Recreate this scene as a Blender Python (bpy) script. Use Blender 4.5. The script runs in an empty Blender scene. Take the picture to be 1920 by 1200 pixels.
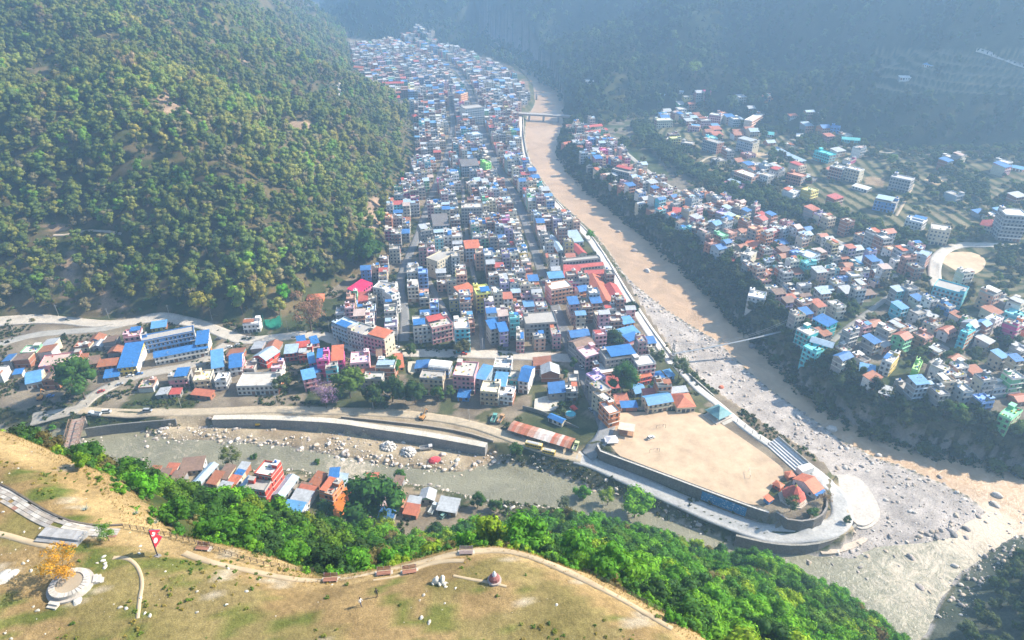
import bpy, math, random
import numpy as np
from mathutils import Vector, Matrix

SC = bpy.context.scene
COL = SC.collection
random.seed(7)
RNG = np.random.default_rng(11)
D2R = math.pi / 180

# ------------------------------------------------------------ camera
CAMH, PITCH, FPX = 250.0, 30.0 * D2R, 1297.0
cam = bpy.data.cameras.new('camera')
cam.sensor_width = 36.0
cam.lens = 36.0 * FPX / 1920.0
cam.clip_start, cam.clip_end = 1.0, 9000.0
camo = bpy.data.objects.new('camera', cam)
camo.location = (0, 0, CAMH)
camo.rotation_euler = (math.pi / 2 - PITCH, 0, 0)
COL.objects.link(camo)
SC.camera = camo

# ------------------------------------------------------------ world and sun
SUN_EL, SUN_AZ = 38.0 * D2R, 14.0 * D2R      # azimuth: angle from +X towards +Y
world = bpy.data.worlds.new('World')
SC.world = world
world.use_nodes = True
wn, wl = world.node_tree.nodes, world.node_tree.links
bg = wn['Background']
sky = wn.new('ShaderNodeTexSky')
sky.sky_type = 'NISHITA'
sky.sun_disc = False
sky.sun_elevation = SUN_EL
sky.sun_rotation = math.pi / 2 - SUN_AZ
sky.altitude = 900
sky.air_density = 1.0
sky.dust_density = 1.5
wl.new(sky.outputs[0], bg.inputs[0])
bg.inputs[1].default_value = 0.105
sun = bpy.data.lights.new('sun', 'SUN')
sun.energy = 5.0
sun.angle = 0.5 * D2R
sun.color = (1.0, 0.90, 0.75)
suno = bpy.data.objects.new('sun', sun)
sdir = Vector((math.cos(SUN_EL) * math.cos(SUN_AZ), math.cos(SUN_EL) * math.sin(SUN_AZ), math.sin(SUN_EL)))
suno.rotation_euler = sdir.to_track_quat('Z', 'Y').to_euler()
suno.location = (300, 100, 600)
COL.objects.link(suno)
SC.view_settings.view_transform = 'Standard'
SC.view_settings.look = 'None'
SC.view_settings.exposure = 1.38
SC.view_settings.gamma = 1.0
SC.view_settings.use_curve_mapping = False
SC.cycles.use_denoising = True
SC.cycles.max_bounces = 5
SC.cycles.diffuse_bounces = 2
SC.cycles.glossy_bounces = 2
SC.cycles.transparent_max_bounces = 4
SC.cycles.volume_bounces = 1
SC.cycles.use_adaptive_sampling = True
SC.cycles.adaptive_threshold = 0.02
HAZE_DENSITY, HAZE_COLOR, HAZE_ANISO = 0.00033, (0.41, 0.68, 1.0), 0.34

# ------------------------------------------------------------ picture <-> place
def rays(px, py):
    u = (np.asarray(px, float) - 960) / FPX
    v = -(np.asarray(py, float) - 600) / FPX
    cp, sp = math.cos(PITCH), math.sin(PITCH)
    return u, cp + v * sp, -sp + v * cp

def PZ(px, py, z=0.0):
    dx, dy, dz = rays(px, py)
    t = (z - CAMH) / dz
    return dx * t, dy * t

def proj(x, y, z):
    cp, sp = math.cos(PITCH), math.sin(PITCH)
    y = np.asarray(y, float); zz = np.asarray(z, float) - CAMH
    dep = y * cp - zz * sp
    up = y * sp + zz * cp
    return 960 + FPX * np.asarray(x) / dep, 600 - FPX * up / dep, dep

def poly(pts, z=0.0):
    a = np.array(pts, float)
    x, y = PZ(a[:, 0], a[:, 1], z)
    return np.stack([x, y], 1)

def inside(P, X, Y):
    c = np.zeros(X.shape, bool)
    n = len(P)
    for i in range(n):
        x1, y1 = P[i]; x2, y2 = P[(i + 1) % n]
        if y1 == y2: continue
        m = ((y1 > Y) != (y2 > Y)) & (X < (x2 - x1) * (Y - y1) / (y2 - y1) + x1)
        c ^= m
    return c

def dist(P, X, Y, closed=False):
    best = np.full(X.shape, 1e9)
    n = len(P)
    for i in range(n if closed else n - 1):
        ax, ay = P[i]; bx, by = P[(i + 1) % n]
        dx, dy = bx - ax, by - ay
        L = dx * dx + dy * dy + 1e-9
        t = np.clip(((X - ax) * dx + (Y - ay) * dy) / L, 0, 1)
        best = np.minimum(best, (X - ax - t * dx) ** 2 + (Y - ay - t * dy) ** 2)
    return np.sqrt(best)

def sdist(P, X, Y):
    d = dist(P, X, Y, True)
    return np.where(inside(P, X, Y), d, -d)          # positive inside

_H = np.random.default_rng(5).random((256, 256))
def vnoise(x, y, s, seed=0):
    x = x / s + seed * 17.3; y = y / s + seed * 9.7
    xi = np.floor(x).astype(int); yi = np.floor(y).astype(int)
    fx = x - xi; fy = y - yi
    fx = fx * fx * (3 - 2 * fx); fy = fy * fy * (3 - 2 * fy)
    g = lambda a, b: _H[a & 255, b & 255]
    return (g(xi, yi) * (1 - fx) + g(xi + 1, yi) * fx) * (1 - fy) + (g(xi, yi + 1) * (1 - fx) + g(xi + 1, yi + 1) * fx) * fy
def fbm(x, y, s, o=4, seed=0):
    r = 0; a = 0.5; t = 0
    for k in range(o):
        r = r + a * vnoise(x, y, s / 2 ** k, seed + k); t += a; a *= 0.55
    return r / t
def sstep(a, b, x):
    t = np.clip((x - a) / (b - a), 0, 1)
    return t * t * (3 - 2 * t)

# ------------------------------------------------------------ outlines of the land (pixel lists lifted to the ground)
WZ = -6.0
LEFT_FOOT = [(-900, 640), (-200, 615), (0, 600), (120, 590), (250, 592), (340, 596), (430, 603), (510, 600), (560, 575), (620, 540),
             (660, 515), (720, 495), (728, 440), (735, 390), (765, 330), (778, 270), (770, 215), (745, 190), (690, 172), (665, 130), (652, 62), (560, 30)]
P_left = np.vstack([poly(LEFT_FOOT, 2), [[-3000, 3000], [-3500, 400]]])
RIGHT_FOOT = [(2500, 420), (2100, 330), (1920, 303), (1760, 290), (1600, 268), (1440, 235), (1330, 200), (1200, 188), (1120, 205), (1075, 190),
              (1040, 140), (1000, 118), (950, 96), (880, 74), (800, 64), (720, 56), (670, 52), (610, 46)]
P_right = np.vstack([poly(RIGHT_FOOT, 25), [[-900, 3500], [4000, 3500], [4000, 600]]])
B_LEFT = [(895, 78), (935, 100), (975, 130), (1000, 160), (1003, 195), (986, 225), (984, 262), (993, 300), (1012, 332), (1042, 372), (1070, 398), (1112, 436), (1143, 474), (1168, 512),
          (1205, 548), (1240, 575), (1290, 608), (1345, 640), (1385, 680), (1432, 722), (1480, 757), (1530, 790), (1580, 828), (1640, 858), (1700, 880), (1760, 905), (1820, 935), (1850, 960)]
B_RIGHT = [(2200, 960), (2060, 925), (1920, 888), (1860, 866), (1800, 852), (1700, 832), (1600, 793), (1520, 742), (1470, 690), (1420, 640),
           (1372, 592), (1330, 545), (1290, 508), (1248, 472), (1200, 430), (1150, 388), (1100, 352), (1062, 312), (1044, 285), (1048, 258), (1058, 225), (1055, 180), (1030, 140), (1000, 112), (955, 88), (905, 70)]
P_B = poly(B_LEFT + [(1920, 985), (2200, 1010)] + B_RIGHT, WZ)
A_UP = [(-300, 760), (0, 800), (100, 806), (180, 806), (250, 800), (290, 818), (340, 824), (400, 824), (480, 830), (540, 836), (600, 846), (660, 856), (720, 866), (800, 873),
        (860, 880), (905, 868), (940, 866), (985, 872), (1040, 888), (1100, 910), (1160, 935), (1230, 962), (1300, 990), (1380, 1018), (1440, 1036),
        (1500, 1036), (1560, 1042), (1600, 1046), (1640, 1025), (1700, 1020), (1780, 1008), (1800, 985), (1850, 960)]
A_LOW = [(2200, 940), (2200, 1000), (1920, 1003), (1880, 1018), (1850, 1040), (1800, 1080), (1770, 1125), (1740, 1190), (1700, 1240), (1640, 1180), (1600, 1130), (1500, 1085), (1400, 1058),
         (1200, 1000), (1100, 968), (1030, 952), (960, 945), (900, 935), (800, 912), (740, 905), (640, 897), (560, 882), (440, 882), (330, 882), (220, 888), (60, 880), (-300, 840)]
P_A = poly(A_UP + A_LOW, WZ)
GRAVEL = [(1045, 380), (1075, 400), (1112, 436), (1143, 470), (1174, 530), (1208, 588), (1240, 635), (1272, 680), (1320, 724), (1380, 772), (1450, 822), (1520, 868), (1545, 892), (1568, 920), (1585, 950), (1590, 975), (1600, 1005), (1570, 1030),
          (1500, 1042), (1560, 1060), (1620, 1070), (1700, 1050), (1800, 1010), (1860, 960)]
P_G = poly(GRAVEL + B_LEFT[::-1][:22], WZ + 1)
BAR = [(285, 800), (400, 796), (520, 800), (640, 812), (760, 826), (860, 843), (925, 850), (936, 860), (905, 868), (860, 880), (800, 874), (720, 866), (660, 854), (600, 842), (540, 831), (480, 824), (400, 818), (340, 819), (295, 816)]
P_bar = poly(BAR, WZ + 1.5)
P_rb = np.vstack([poly(B_RIGHT[2:], 0), [[-900, 3600], [4000, 3600], [4000, 300]]])      # right bank land
FIELD = [(1143, 772), (1300, 768), (1330, 775), (1480, 880), (1440, 915), (1432, 958), (1128, 846), (1118, 835)]
P_plat = poly([(1143, 772), (1300, 764), (1345, 770), (1500, 862), (1545, 900), (1556, 930), (1552, 965), (1520, 985), (1460, 975), (1430, 962), (1128, 848), (1118, 838)], 5)
P_cor = poly([(-400, 740), (60, 776), (150, 772), (400, 764), (560, 762), (700, 765), (800, 775), (900, 790), (960, 806), (1060, 838), (1118, 850), (1132, 866), (1300, 940), (1436, 990), (1500, 1004), (1550, 990),
              (1562, 960), (1556, 925), (1560, 900), (1650, 960), (1630, 1000), (1560, 1060), (1400, 1060), (1200, 1000), (1000, 930), (-400, 900)], 0)
PITCH_PX = [(1757, 487), (1775, 475), (1800, 471), (1830, 474), (1850, 487), (1845, 505), (1822, 517), (1800, 512), (1775, 497)]
P_cor2 = np.vstack([poly([(1110, 834), (1118, 838), (1128, 848), (1430, 962), (1460, 975), (1520, 985), (1552, 965), (1556, 930)], 5), poly([(1600, 930), (1606, 985), (1560, 1016), (1500, 1026), (1430, 1020), (1300, 968), (1200, 920), (1080, 868)], 0)])
BARE = [(208, 98, 15, 12), (312, 195, 16, 18), (340, 205, 14, 12), (200, 572, 9, 20), (225, 570, 14, 10), (128, 520, 14, 50), (105, 425, 22, 8), (560, 235, 20, 8), (455, 110, 10, 6), (700, 400, 14, 30)]
HILL_EDGE = [(-500, 700), (-200, 742), (0, 787), (60, 812), (95, 835), (150, 850), (180, 880), (215, 915), (240, 950), (275, 972), (340, 984), (420, 1000),
             (480, 1018), (530, 1045), (575, 1062), (640, 1052), (720, 1040), (790, 1020), (850, 1003), (930, 1000), (990, 1010), (1050, 1035), (1100, 1050), (1160, 1080),
             (1240, 1125), (1300, 1160), (1400, 1230), (1560, 1340), (1700, 1500)]
HZ = 163.0
P_edge = np.vstack([poly(HILL_EDGE, HZ), [[60, -300], [-400, -300], [-600, 50]]])
HILL_FOOT = [(-600, 960), (-200, 935), (150, 925), (300, 960), (400, 985), (520, 1020), (640, 1025), (800, 1035), (880, 1010), (960, 995), (1060, 975), (1150, 992), (1250, 1020), (1400, 1062), (1500, 1095), (1600, 1140), (1700, 1215), (1900, 1400)]
P_foot = np.vstack([poly(HILL_FOOT, WZ + 4), [[260, -300], [-600, -300]]])
P_seb = poly([(1950, 1000), (1890, 1015), (1850, 1042), (1805, 1080), (1775, 1125), (1740, 1200), (1800, 1500), (2600, 1500), (2600, 1000)], WZ)

xs = np.unique(np.round(np.concatenate([np.arange(-1900, -700, 16), np.arange(-700, -260, 5), np.arange(-260, 420, 2.2), np.arange(420, 760, 3), np.arange(760, 900, 5), np.arange(900, 1200, 8), np.arange(1200, 2100, 20)]), 3))
ys = np.unique(np.round(np.concatenate([np.arange(-60, 40, 4), np.arange(40, 125, 1.1), np.arange(125, 620, 2.2), np.arange(620, 960, 2.8), np.arange(960, 1100, 4), np.arange(1100, 1500, 7), np.arange(1500, 2900, 13)]), 3))
X, Y = np.meshgrid(xs, ys, indexing='ij')

def terrain():
    n1 = fbm(X, Y, 60, 4, 1); n2 = fbm(X, Y, 12, 3, 2)
    H = (n1 - .5) * 1.2 + (n2 - .5) * .5
    TYPE = np.zeros(X.shape, int)                         # 0 town ground
    # right bank: a terrace above the river, then fields rising in steps
    dr = sdist(P_rb, X, Y)
    top = np.interp(Y, [300, 500, 700, 1000], [15, 12, 9, 5])
    hr = -5 + (top + 5) * sstep(0, 17, dr) + 0.085 * np.clip(dr - 90, 0, 2000) + (fbm(X, Y, 160, 2, 7) - .5) * 7 * sstep(60, 160, dr)
    step = .85
    global FR
    FR = (hr / step) % 1
    ht = np.floor(hr / step) * step + step * sstep(.62, 1, (hr / step) % 1)
    hr = np.where(dr > 120, ht, hr)
    H = np.where(dr > 0, hr, H)
    TYPE[dr > 0] = 1                                      # right bank, banks and town
    TYPE[(dr > 105)] = 2                                  # fields
    TYPE[(dr > 0) & (dr < 15)] = 3                        # scrub bank
    # far mountains
    ng = fbm(X, Y, 230, 4, 8) - .5; ngr = fbm(X, Y, 90, 3, 9) - .5
    dm = sdist(P_right, X, Y)
    hm = 520 * (1 - np.exp(-.62 * np.clip(dm, 0, None) / 520)) + (ng * 260 + ngr * 60) * sstep(0, 220, dm)
    m = dm > 0
    H = np.where(m, np.maximum(H, 25 * sstep(0, 900, X + 400)) * 0 + np.where(H > 0, H, 0) + hm, H)
    TYPE[m] = 4
    ppx, ppy, _ = proj(X, Y, H)
    mt = m & (ppx > 1640) & (ppx < 1960) & (ppy > 92) & (ppy < 175)
    H = np.where(mt, np.floor(H / 8) * 8 + 8 * sstep(.6, 1, (H / 8) % 1), H); TYPE[mt] = 11
    dl = sdist(P_left, X, Y)
    hl = 400 * (1 - np.exp(-.70 * np.clip(dl, 0, None) / 400)) + (ng * 120 + ngr * 50) * sstep(0, 150, dl)
    m = dl > 0
    H = np.where(m, np.maximum(hl, 0) + H * (1 - sstep(0, 30, dl)), H)
    TYPE[m] = 5
    pz = 22.0
    for it in range(4):
        Pp = poly(PITCH_PX, pz); dpi = sdist(Pp, X, Y); pz = float(np.median(H[dpi > 0]))
    global PITCH_Z
    PITCH_Z = pz
    H = np.where(dpi > -3, pz, np.where(dpi > -12, H * sstep(3, 12, -dpi) + pz * (1 - sstep(3, 12, -dpi)), H))
    # football ground platform and the low road corridor
    dp = sdist(P_plat, X, Y)
    H = np.maximum(H, np.where(dp > -30, np.minimum(5.0, 5.0 + .2 * dp), H))
    dc = sdist(P_cor, X, Y)
    H = np.where((dc > 0) & (dp < 1.6), np.minimum(H, (n2 - .5) * .5), H)
    dc2 = sdist(P_cor2, X, Y)
    H = np.where((dc2 > -2.5) & (dp < 1.8), np.minimum(H, -.2 + (n2 - .5) * .3), H)
    # rivers
    da, db, dg, dbar = sdist(P_A, X, Y), sdist(P_B, X, Y), sdist(P_G, X, Y), sdist(P_bar, X, Y)
    dw = np.maximum(da, db)
    low = WZ + .7 + np.clip(-dw, 0, 40) * .045 + (fbm(X, Y, 14, 3, 4) - .5) * 1.6
    H = np.where(dg > 0, np.minimum(H, low), H); TYPE[dg > 0] = 6
    m = (dw < 0) & (dw > -26) & (dg < 0)
    H = np.where(m & (dr <= 0), np.minimum(H, WZ + .8 + np.clip(-dw, 0, 99) * .75), H)
    H = np.where((dr <= 0) & (dr > -12) & (db > da - 20) & (db < 0) & (db > -14), np.minimum(H, WZ + 1), H)
    bank = m & (dw > -9) & (dr <= 0) & (TYPE == 0)
    TYPE[bank] = 3
    H = np.where(dw > -.5, np.minimum(H, WZ + .5 - np.clip(dw + .5, 0, 4) * .55 + (fbm(X, Y, 7, 2, 6) - .5) * 1.3), H)
    TYPE[dw > 0] = 6
    m = dbar > -1
    H = np.where(m, WZ + .4 + np.clip(dbar + 1, 0, 6) * .32 + (n2 - .5) * 1.2, H); TYPE[m] = 7
    # grey gravel under the right bank wall and at the confluence
    ds = sdist(P_seb, X, Y)
    H = np.where(ds > 0, WZ + .2 + .45 * ds + (n2 - .5) * 3, H); TYPE[ds > 0] = 8
    # the viewpoint hill
    de, df = sdist(P_edge, X, Y), sdist(P_foot, X, Y)
    t = np.clip(df, 0, None) / (np.clip(df, 0, None) + np.clip(-de, 0, None) + 1e-6)
    base = np.where(H < 0, H, 0)
    hh = base + (HZ - 3 - base) * (0.90 * t + 0.10 * t ** 3) + (fbm(X, Y, 25, 3, 3) - .5) * 10 * sstep(0, 10, df) * sstep(0, 25, -de)
    H = np.where((df > 0) & (de <= 0), np.maximum(H, hh), H); TYPE[(df > 0) & (de <= 0)] = 9
    hp = HZ - 3 * (1 - sstep(0, 9, de)) + (fbm(X, Y, 8, 3, 12) - .5) * .7 + (fbm(X, Y, 2.4, 2, 13) - .5) * .16
    H = np.where(de > 0, hp, H); TYPE[de > 0] = 10
    return H, TYPE, dict(dw=dw, da=da, db=db, dg=dg, dr=dr, dl=dl, dm=dm, de=de, df=df, dbar=dbar, dc=dc, dp=dp, ds=ds)
H, TYPE, DF = terrain()

def bil(F, x, y):
    x = np.asarray(x, float); y = np.asarray(y, float)
    i = np.clip(np.searchsorted(xs, x) - 1, 0, len(xs) - 2); j = np.clip(np.searchsorted(ys, y) - 1, 0, len(ys) - 2)
    fx = np.clip((x - xs[i]) / (xs[i + 1] - xs[i]), 0, 1); fy = np.clip((y - ys[j]) / (ys[j + 1] - ys[j]), 0, 1)
    return (F[i, j] * (1 - fx) + F[i + 1, j] * fx) * (1 - fy) + (F[i, j + 1] * (1 - fx) + F[i + 1, j + 1] * fx) * fy
def gz(x, y): return bil(H, x, y)
def near(F, x, y):
    i = np.clip(np.searchsorted(xs, x), 0, len(xs) - 1); j = np.clip(np.searchsorted(ys, y), 0, len(ys) - 1)
    return F[i, j]

def hit(px, py, lift=0.0):
    """first point where the sight line through a pixel meets the ground raised by lift"""
    px = np.atleast_1d(np.asarray(px, float)); py = np.atleast_1d(np.asarray(py, float))
    lift = np.broadcast_to(np.asarray(lift, float), px.shape)
    dx, dy, dz = rays(px, py)
    t = np.full(px.shape, 60.0); done = np.zeros(px.shape, bool)
    for k in range(900):
        z = CAMH + dz * t
        g = gz(dx * t, dy * t) + lift
        done |= z <= g
        if done.all(): break
        t = np.where(done, t, t + np.clip((z - g) * .35, .4, 9))
    a, b = t - 9, t.copy()
    a = np.maximum(a, 1)
    for k in range(16):
        m = (a + b) / 2
        under = CAMH + dz * m <= gz(dx * m, dy * m) + lift
        b = np.where(under, m, b); a = np.where(under, a, m)
    return dx * b, dy * b, CAMH + dz * b - lift

# ------------------------------------------------------------ materials
def mat(name, rough=.9, spec=.2):
    m = bpy.data.materials.new(name); m.use_nodes = True
    b = m.node_tree.nodes['Principled BSDF']
    b.inputs['Roughness'].default_value = rough
    b.inputs['Specular IOR Level'].default_value = spec
    return m, m.node_tree.nodes, m.node_tree.links, b
def rgb(n, l, v, sock, c):
    pass
def mixc(n, l, a, b, f, mode='MIX'):
    x = n.new('ShaderNodeMix'); x.data_type = 'RGBA'; x.blend_type = mode
    for s, v in ((6, a), (7, b), (0, f)):
        if isinstance(v, (tuple, list)): x.inputs[s].default_value = (*v[:3], 1)
        elif isinstance(v, (int, float)): x.inputs[s].default_value = v
        else: l.new(v, x.inputs[s])
    return x.outputs[2]
def noise(n, l, scale, detail=4, rough=.6, vec=None, dist=0.0):
    t = n.new('ShaderNodeTexNoise'); t.inputs['Scale'].default_value = scale; t.inputs['Detail'].default_value = detail
    t.inputs['Roughness'].default_value = rough; t.inputs['Distortion'].default_value = dist
    if vec is not None: l.new(vec, t.inputs['Vector'])
    return t.outputs['Fac']
def ramp(n, l, fac, stops):
    r = n.new('ShaderNodeValToRGB'); e = r.color_ramp.elements
    while len(e) < len(stops): e.new(.5)
    for k, (p, c) in enumerate(stops):
        e[k].position = p; e[k].color = (*c, 1) if isinstance(c, tuple) else (c, c, c, 1)
    l.new(fac, r.inputs[0]); return r.outputs[0]
def objvec(n, l, scale=(1, 1, 1)):
    t = n.new('ShaderNodeTexCoord'); m = n.new('ShaderNodeMapping'); m.inputs['Scale'].default_value = scale
    l.new(t.outputs['Object'], m.inputs[0]); return m.outputs[0]
def geopos(n, l, scale=(1, 1, 1)):
    t = n.new('ShaderNodeNewGeometry'); m = n.new('ShaderNodeMapping'); m.inputs['Scale'].default_value = scale
    l.new(t.outputs['Position'], m.inputs[0]); return m.outputs[0]
def bump(n, l, b, h, strength=.3, distance=.3):
    t = n.new('ShaderNodeBump'); t.inputs['Strength'].default_value = strength; t.inputs['Distance'].default_value = distance
    l.new(h, t.inputs['Height']); l.new(t.outputs[0], b.inputs['Normal'])
def attr_mat(name, rough=.85, amount=.35, scales=(.6, .08), spec=.2, fine=False):
    """colour from the face attribute 'col', broken up by noise"""
    m, n, l, b = mat(name, rough, spec)
    a = n.new('ShaderNodeAttribute'); a.attribute_name = 'col'
    v = geopos(n, l)
    f1 = ramp(n, l, noise(n, l, scales[0], 5, .7, v), [(.3, 1 - amount), (.7, 1 + amount * .4)])
    f2 = ramp(n, l, noise(n, l, scales[1], 3, .6, v), [(.35, 1 - amount * .6), (.65, 1.0)])
    c = mixc(n, l, a.outputs['Color'], f1, 1.0, 'MULTIPLY')
    c = mixc(n, l, c, f2, 1.0, 'MULTIPLY')
    if fine: c = mixc(n, l, c, ramp(n, l, noise(n, l, 5.5, 4, .75, v), [(.34, .66), (.66, 1.22)]), 1.0, 'MULTIPLY')
    l.new(c, b.inputs['Base Color'])
    return m, n, l, b
def plain(name, c, rough=.8, amount=.3, scale=1.5, spec=.2, metal=0.0, c2=None):
    m, n, l, b = mat(name, rough, spec)
    v = geopos(n, l)
    f = ramp(n, l, noise(n, l, scale, 5, .7, v), [(.3, 0.0), (.7, 1.0)])
    c2 = c2 or tuple(x * (1 - amount) for x in c)
    l.new(mixc(n, l, c2, c, f), b.inputs['Base Color'])
    b.inputs['Metallic'].default_value = metal
    return m
M = {}
def struct(o): o['kind'] = 'structure'; return o
def tag(o, label, cat, group=None, kind=None):
    o['label'] = label; o['category'] = cat
    if group: o['group'] = group
    o['kind'] = kind or 'thing'
    return o

def mesh_np(name, V, F, matl=None, parent=None, cols=None, smooth=False, matidx=None, mats=None):
    me = bpy.data.meshes.new(name)
    V = np.asarray(V, np.float32); F = np.asarray(F, np.int32)
    k = F.shape[1]
    me.vertices.add(len(V)); me.vertices.foreach_set('co', V.ravel())
    me.loops.add(F.size); me.loops.foreach_set('vertex_index', F.ravel())
    me.polygons.add(len(F)); me.polygons.foreach_set('loop_start', np.arange(0, F.size, k, dtype=np.int32))
    me.polygons.foreach_set('loop_total', np.full(len(F), k, np.int32))
    if smooth: me.polygons.foreach_set('use_smooth', np.ones(len(F), bool))
    if matidx is not None: me.polygons.foreach_set('material_index', np.asarray(matidx, np.int32))
    me.update(calc_edges=True)
    if cols is not None:
        dom = 'POINT' if len(cols) == len(V) and len(cols) != len(F) else 'FACE'
        if dom == 'FACE':
            a = me.attributes.new('col', 'FLOAT_COLOR', 'FACE')
        else:
            a = me.attributes.new('col', 'FLOAT_COLOR', 'POINT')
        c4 = np.ones((len(cols), 4), np.float32); c4[:, :3] = cols
        a.data.foreach_set('color', c4.ravel())
    for mm in (mats or [matl]):
        if mm: me.materials.append(mm)
    o = bpy.data.objects.new(name, me); COL.objects.link(o)
    if parent: o.parent = parent
    return o

# ------------------------------------------------------------ the land
def ground_colours():
    n1, n2, n3 = fbm(X, Y, 40, 4, 21), fbm(X, Y, 9, 3, 22), fbm(X, Y, 140, 3, 23)
    n4 = fbm(X, Y, 3.2, 2, 24)
    C = np.zeros(X.shape + (3,))
    def lay(mask, a, b, f):
        f = np.clip(f, 0, 1)[..., None]
        col = np.array(a) * (1 - f) + np.array(b) * f
        C[mask] = col[mask]
    k = np.clip((n2 - .5) * 2.2 + .5, 0, 1)
    k1 = np.clip((n1 - .5) * 3 + .5, 0, 1)
    lay(TYPE == 0, (.20, .16, .115), (.34, .28, .20), k)
    g = (TYPE == 0) & (n1 > .56); lay(g, (.06, .08, .03), (.14, .14, .07), k)
    lay(TYPE == 1, (.18, .155, .12), (.28, .24, .18), k)
    g = (TYPE == 1) & (n1 > .5); lay(g, (.05, .08, .03), (.12, .13, .07), k)
    lay(TYPE == 2, (.07, .10, .035), (.20, .18, .09), k1 * .7 + k * .3)
    g = (TYPE == 2) & (n3 > .57); lay(g, (.16, .13, .08), (.25, .21, .12), k)
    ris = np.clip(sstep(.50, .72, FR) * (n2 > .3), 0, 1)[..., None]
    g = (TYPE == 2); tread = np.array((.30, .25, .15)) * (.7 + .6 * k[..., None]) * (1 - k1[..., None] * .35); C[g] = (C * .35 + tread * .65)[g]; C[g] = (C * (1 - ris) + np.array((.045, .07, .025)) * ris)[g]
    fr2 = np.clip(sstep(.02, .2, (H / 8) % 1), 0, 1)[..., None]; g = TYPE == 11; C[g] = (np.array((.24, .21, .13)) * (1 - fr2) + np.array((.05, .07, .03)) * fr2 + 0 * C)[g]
    lay(TYPE == 3, (.05, .07, .025), (.15, .14, .08), k)
    lay(TYPE == 4, (.04, .055, .025), (.09, .09, .045), k1)
    lay(TYPE == 5, (.10, .085, .04), (.20, .155, .08), k1 * .6 + k * .4)
    g = (TYPE == 5) & (n2 < .47); lay(g, (.05, .07, .025), (.09, .10, .04), k1)
    lay(TYPE == 6, (.38, .335, .30), (.60, .535, .48), k * .6 + np.clip((n4 - .5) * 2 + .5, 0, 1) * .4)
    lay(TYPE == 7, (.36, .27, .17), (.52, .42, .28), k)
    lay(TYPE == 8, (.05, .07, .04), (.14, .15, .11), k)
    lay(TYPE == 9, (.04, .065, .015), (.12, .12, .04), k)
    de = DF['de']
    lay(TYPE == 10, (.27, .185, .08), (.38, .265, .12), k)
    gg = (TYPE == 10) & (fbm(X, Y, 14, 3, 31) > .53); lay(gg, (.19, .165, .05), (.31, .24, .10), k)
    gg = (TYPE == 10) & (fbm(X, Y, 5, 3, 33) > .62); lay(gg, (.11, .14, .03), (.19, .19, .05), k)
    gg = ((TYPE == 10) & (de < 2.5 + 3 * sstep(-25, -60, X))) | ((TYPE == 9) & (de > -5)); lay(gg, (.36, .25, .11), (.50, .36, .17), k)
    gg = (TYPE == 10) & (fbm(X, Y, 4, 3, 34) > .74); lay(gg, (.40, .33, .22), (.52, .44, .32), k)
    ppx, ppy, _ = proj(X, Y, H)
    pp = (ppx, ppy)
    for pts, c in (([(1418, 285), (1445, 288), (1478, 303), (1470, 308), (1440, 300), (1415, 293)], (.6, .45, .28)), ([(1728, 338), (1765, 332), (1800, 342), (1770, 347), (1740, 345)], (.55, .42, .27)), ([(1355, 305), (1385, 318), (1350, 330), (1312, 322)], (.27, .22, .12)), ([(1130, 345), (1160, 350), (1175, 362), (1150, 368), (1125, 356)], (.55, .42, .3)), ([(1270, 290), (1335, 298), (1330, 312), (1285, 306)], (.24, .20, .11)), ([(1625, 330), (1660, 335), (1655, 350), (1620, 345)], (.35, .25, .15)), ([(1555, 300), (1620, 330), (1610, 345), (1570, 330)], (.25, .22, .12)), ([(1805, 288), (1850, 287), (1848, 292), (1810, 294)], (.55, .42, .26))):
        g = inside(np.array(pts, float), ppx, ppy) & (TYPE == 2)
        C[g] = np.array(c) * (.8 + .4 * k[g])[:, None]
    for a, b_, ra, rb in BARE:
        g = (np.hypot((ppx - a) / ra, (ppy - b_) / rb) < .8 + n2 * .6) & (TYPE == 5)
        C[g] = np.array((.40, .28, .19)) * (.75 + .5 * k[g])[:, None]
    # sandy riverside road corridor and works
    dc, dw = DF['dc'], DF['dw']
    gg = (dc > 0) & (DF['dp'] < 0) & (dw < -9) & (TYPE <= 3) & (DF['df'] < 0); lay(gg, (.34, .26, .17), (.50, .41, .28), k)
    # paler gravel beside the footing of the promenade
    return C
def land():
    C = ground_colours()
    nx, ny = len(xs), len(ys)
    V = np.stack([X.ravel(), Y.ravel(), H.ravel()], 1)
    I = np.arange(nx * ny).reshape(nx, ny)
    F = np.stack([I[:-1, :-1], I[1:, :-1], I[1:, 1:], I[:-1, 1:]], -1).reshape(-1, 4)
    m, n, l, b = attr_mat('earth', .95, .38, (.9, .12), .1, True)
    v = geopos(n, l)
    h = noise(n, l, 1.6, 6, .7, v)
    bump(n, l, b, h, .5, .5)
    M['earth'] = m
    # split into sensible pieces of ground by kind
    T = TYPE[:-1, :-1].ravel()
    Cf = C.reshape(-1, 3)
    cx = V[F, 0].mean(1); cy = V[F, 1].mean(1)
    keep = (np.abs(cx) < 420 + cy * .95) & (cy > -60)
    for name, kinds in (('ground', (0, 1, 2, 3, 7)), ('mountain_slope', (4, 11)), ('forest_hillside', (5,)), ('riverbed', (6,)),
                        ('river_bank_slope', (8,)), ('viewpoint_hill', (9, 10))):
        mk = np.isin(T, kinds) & keep
        f = F[mk]
        u, inv = np.unique(f.ravel(), return_inverse=True)
        o = mesh_np(name, V[u], inv.reshape(-1, 4), m, cols=Cf[u], smooth=True)
        struct(o)
land()

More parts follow.
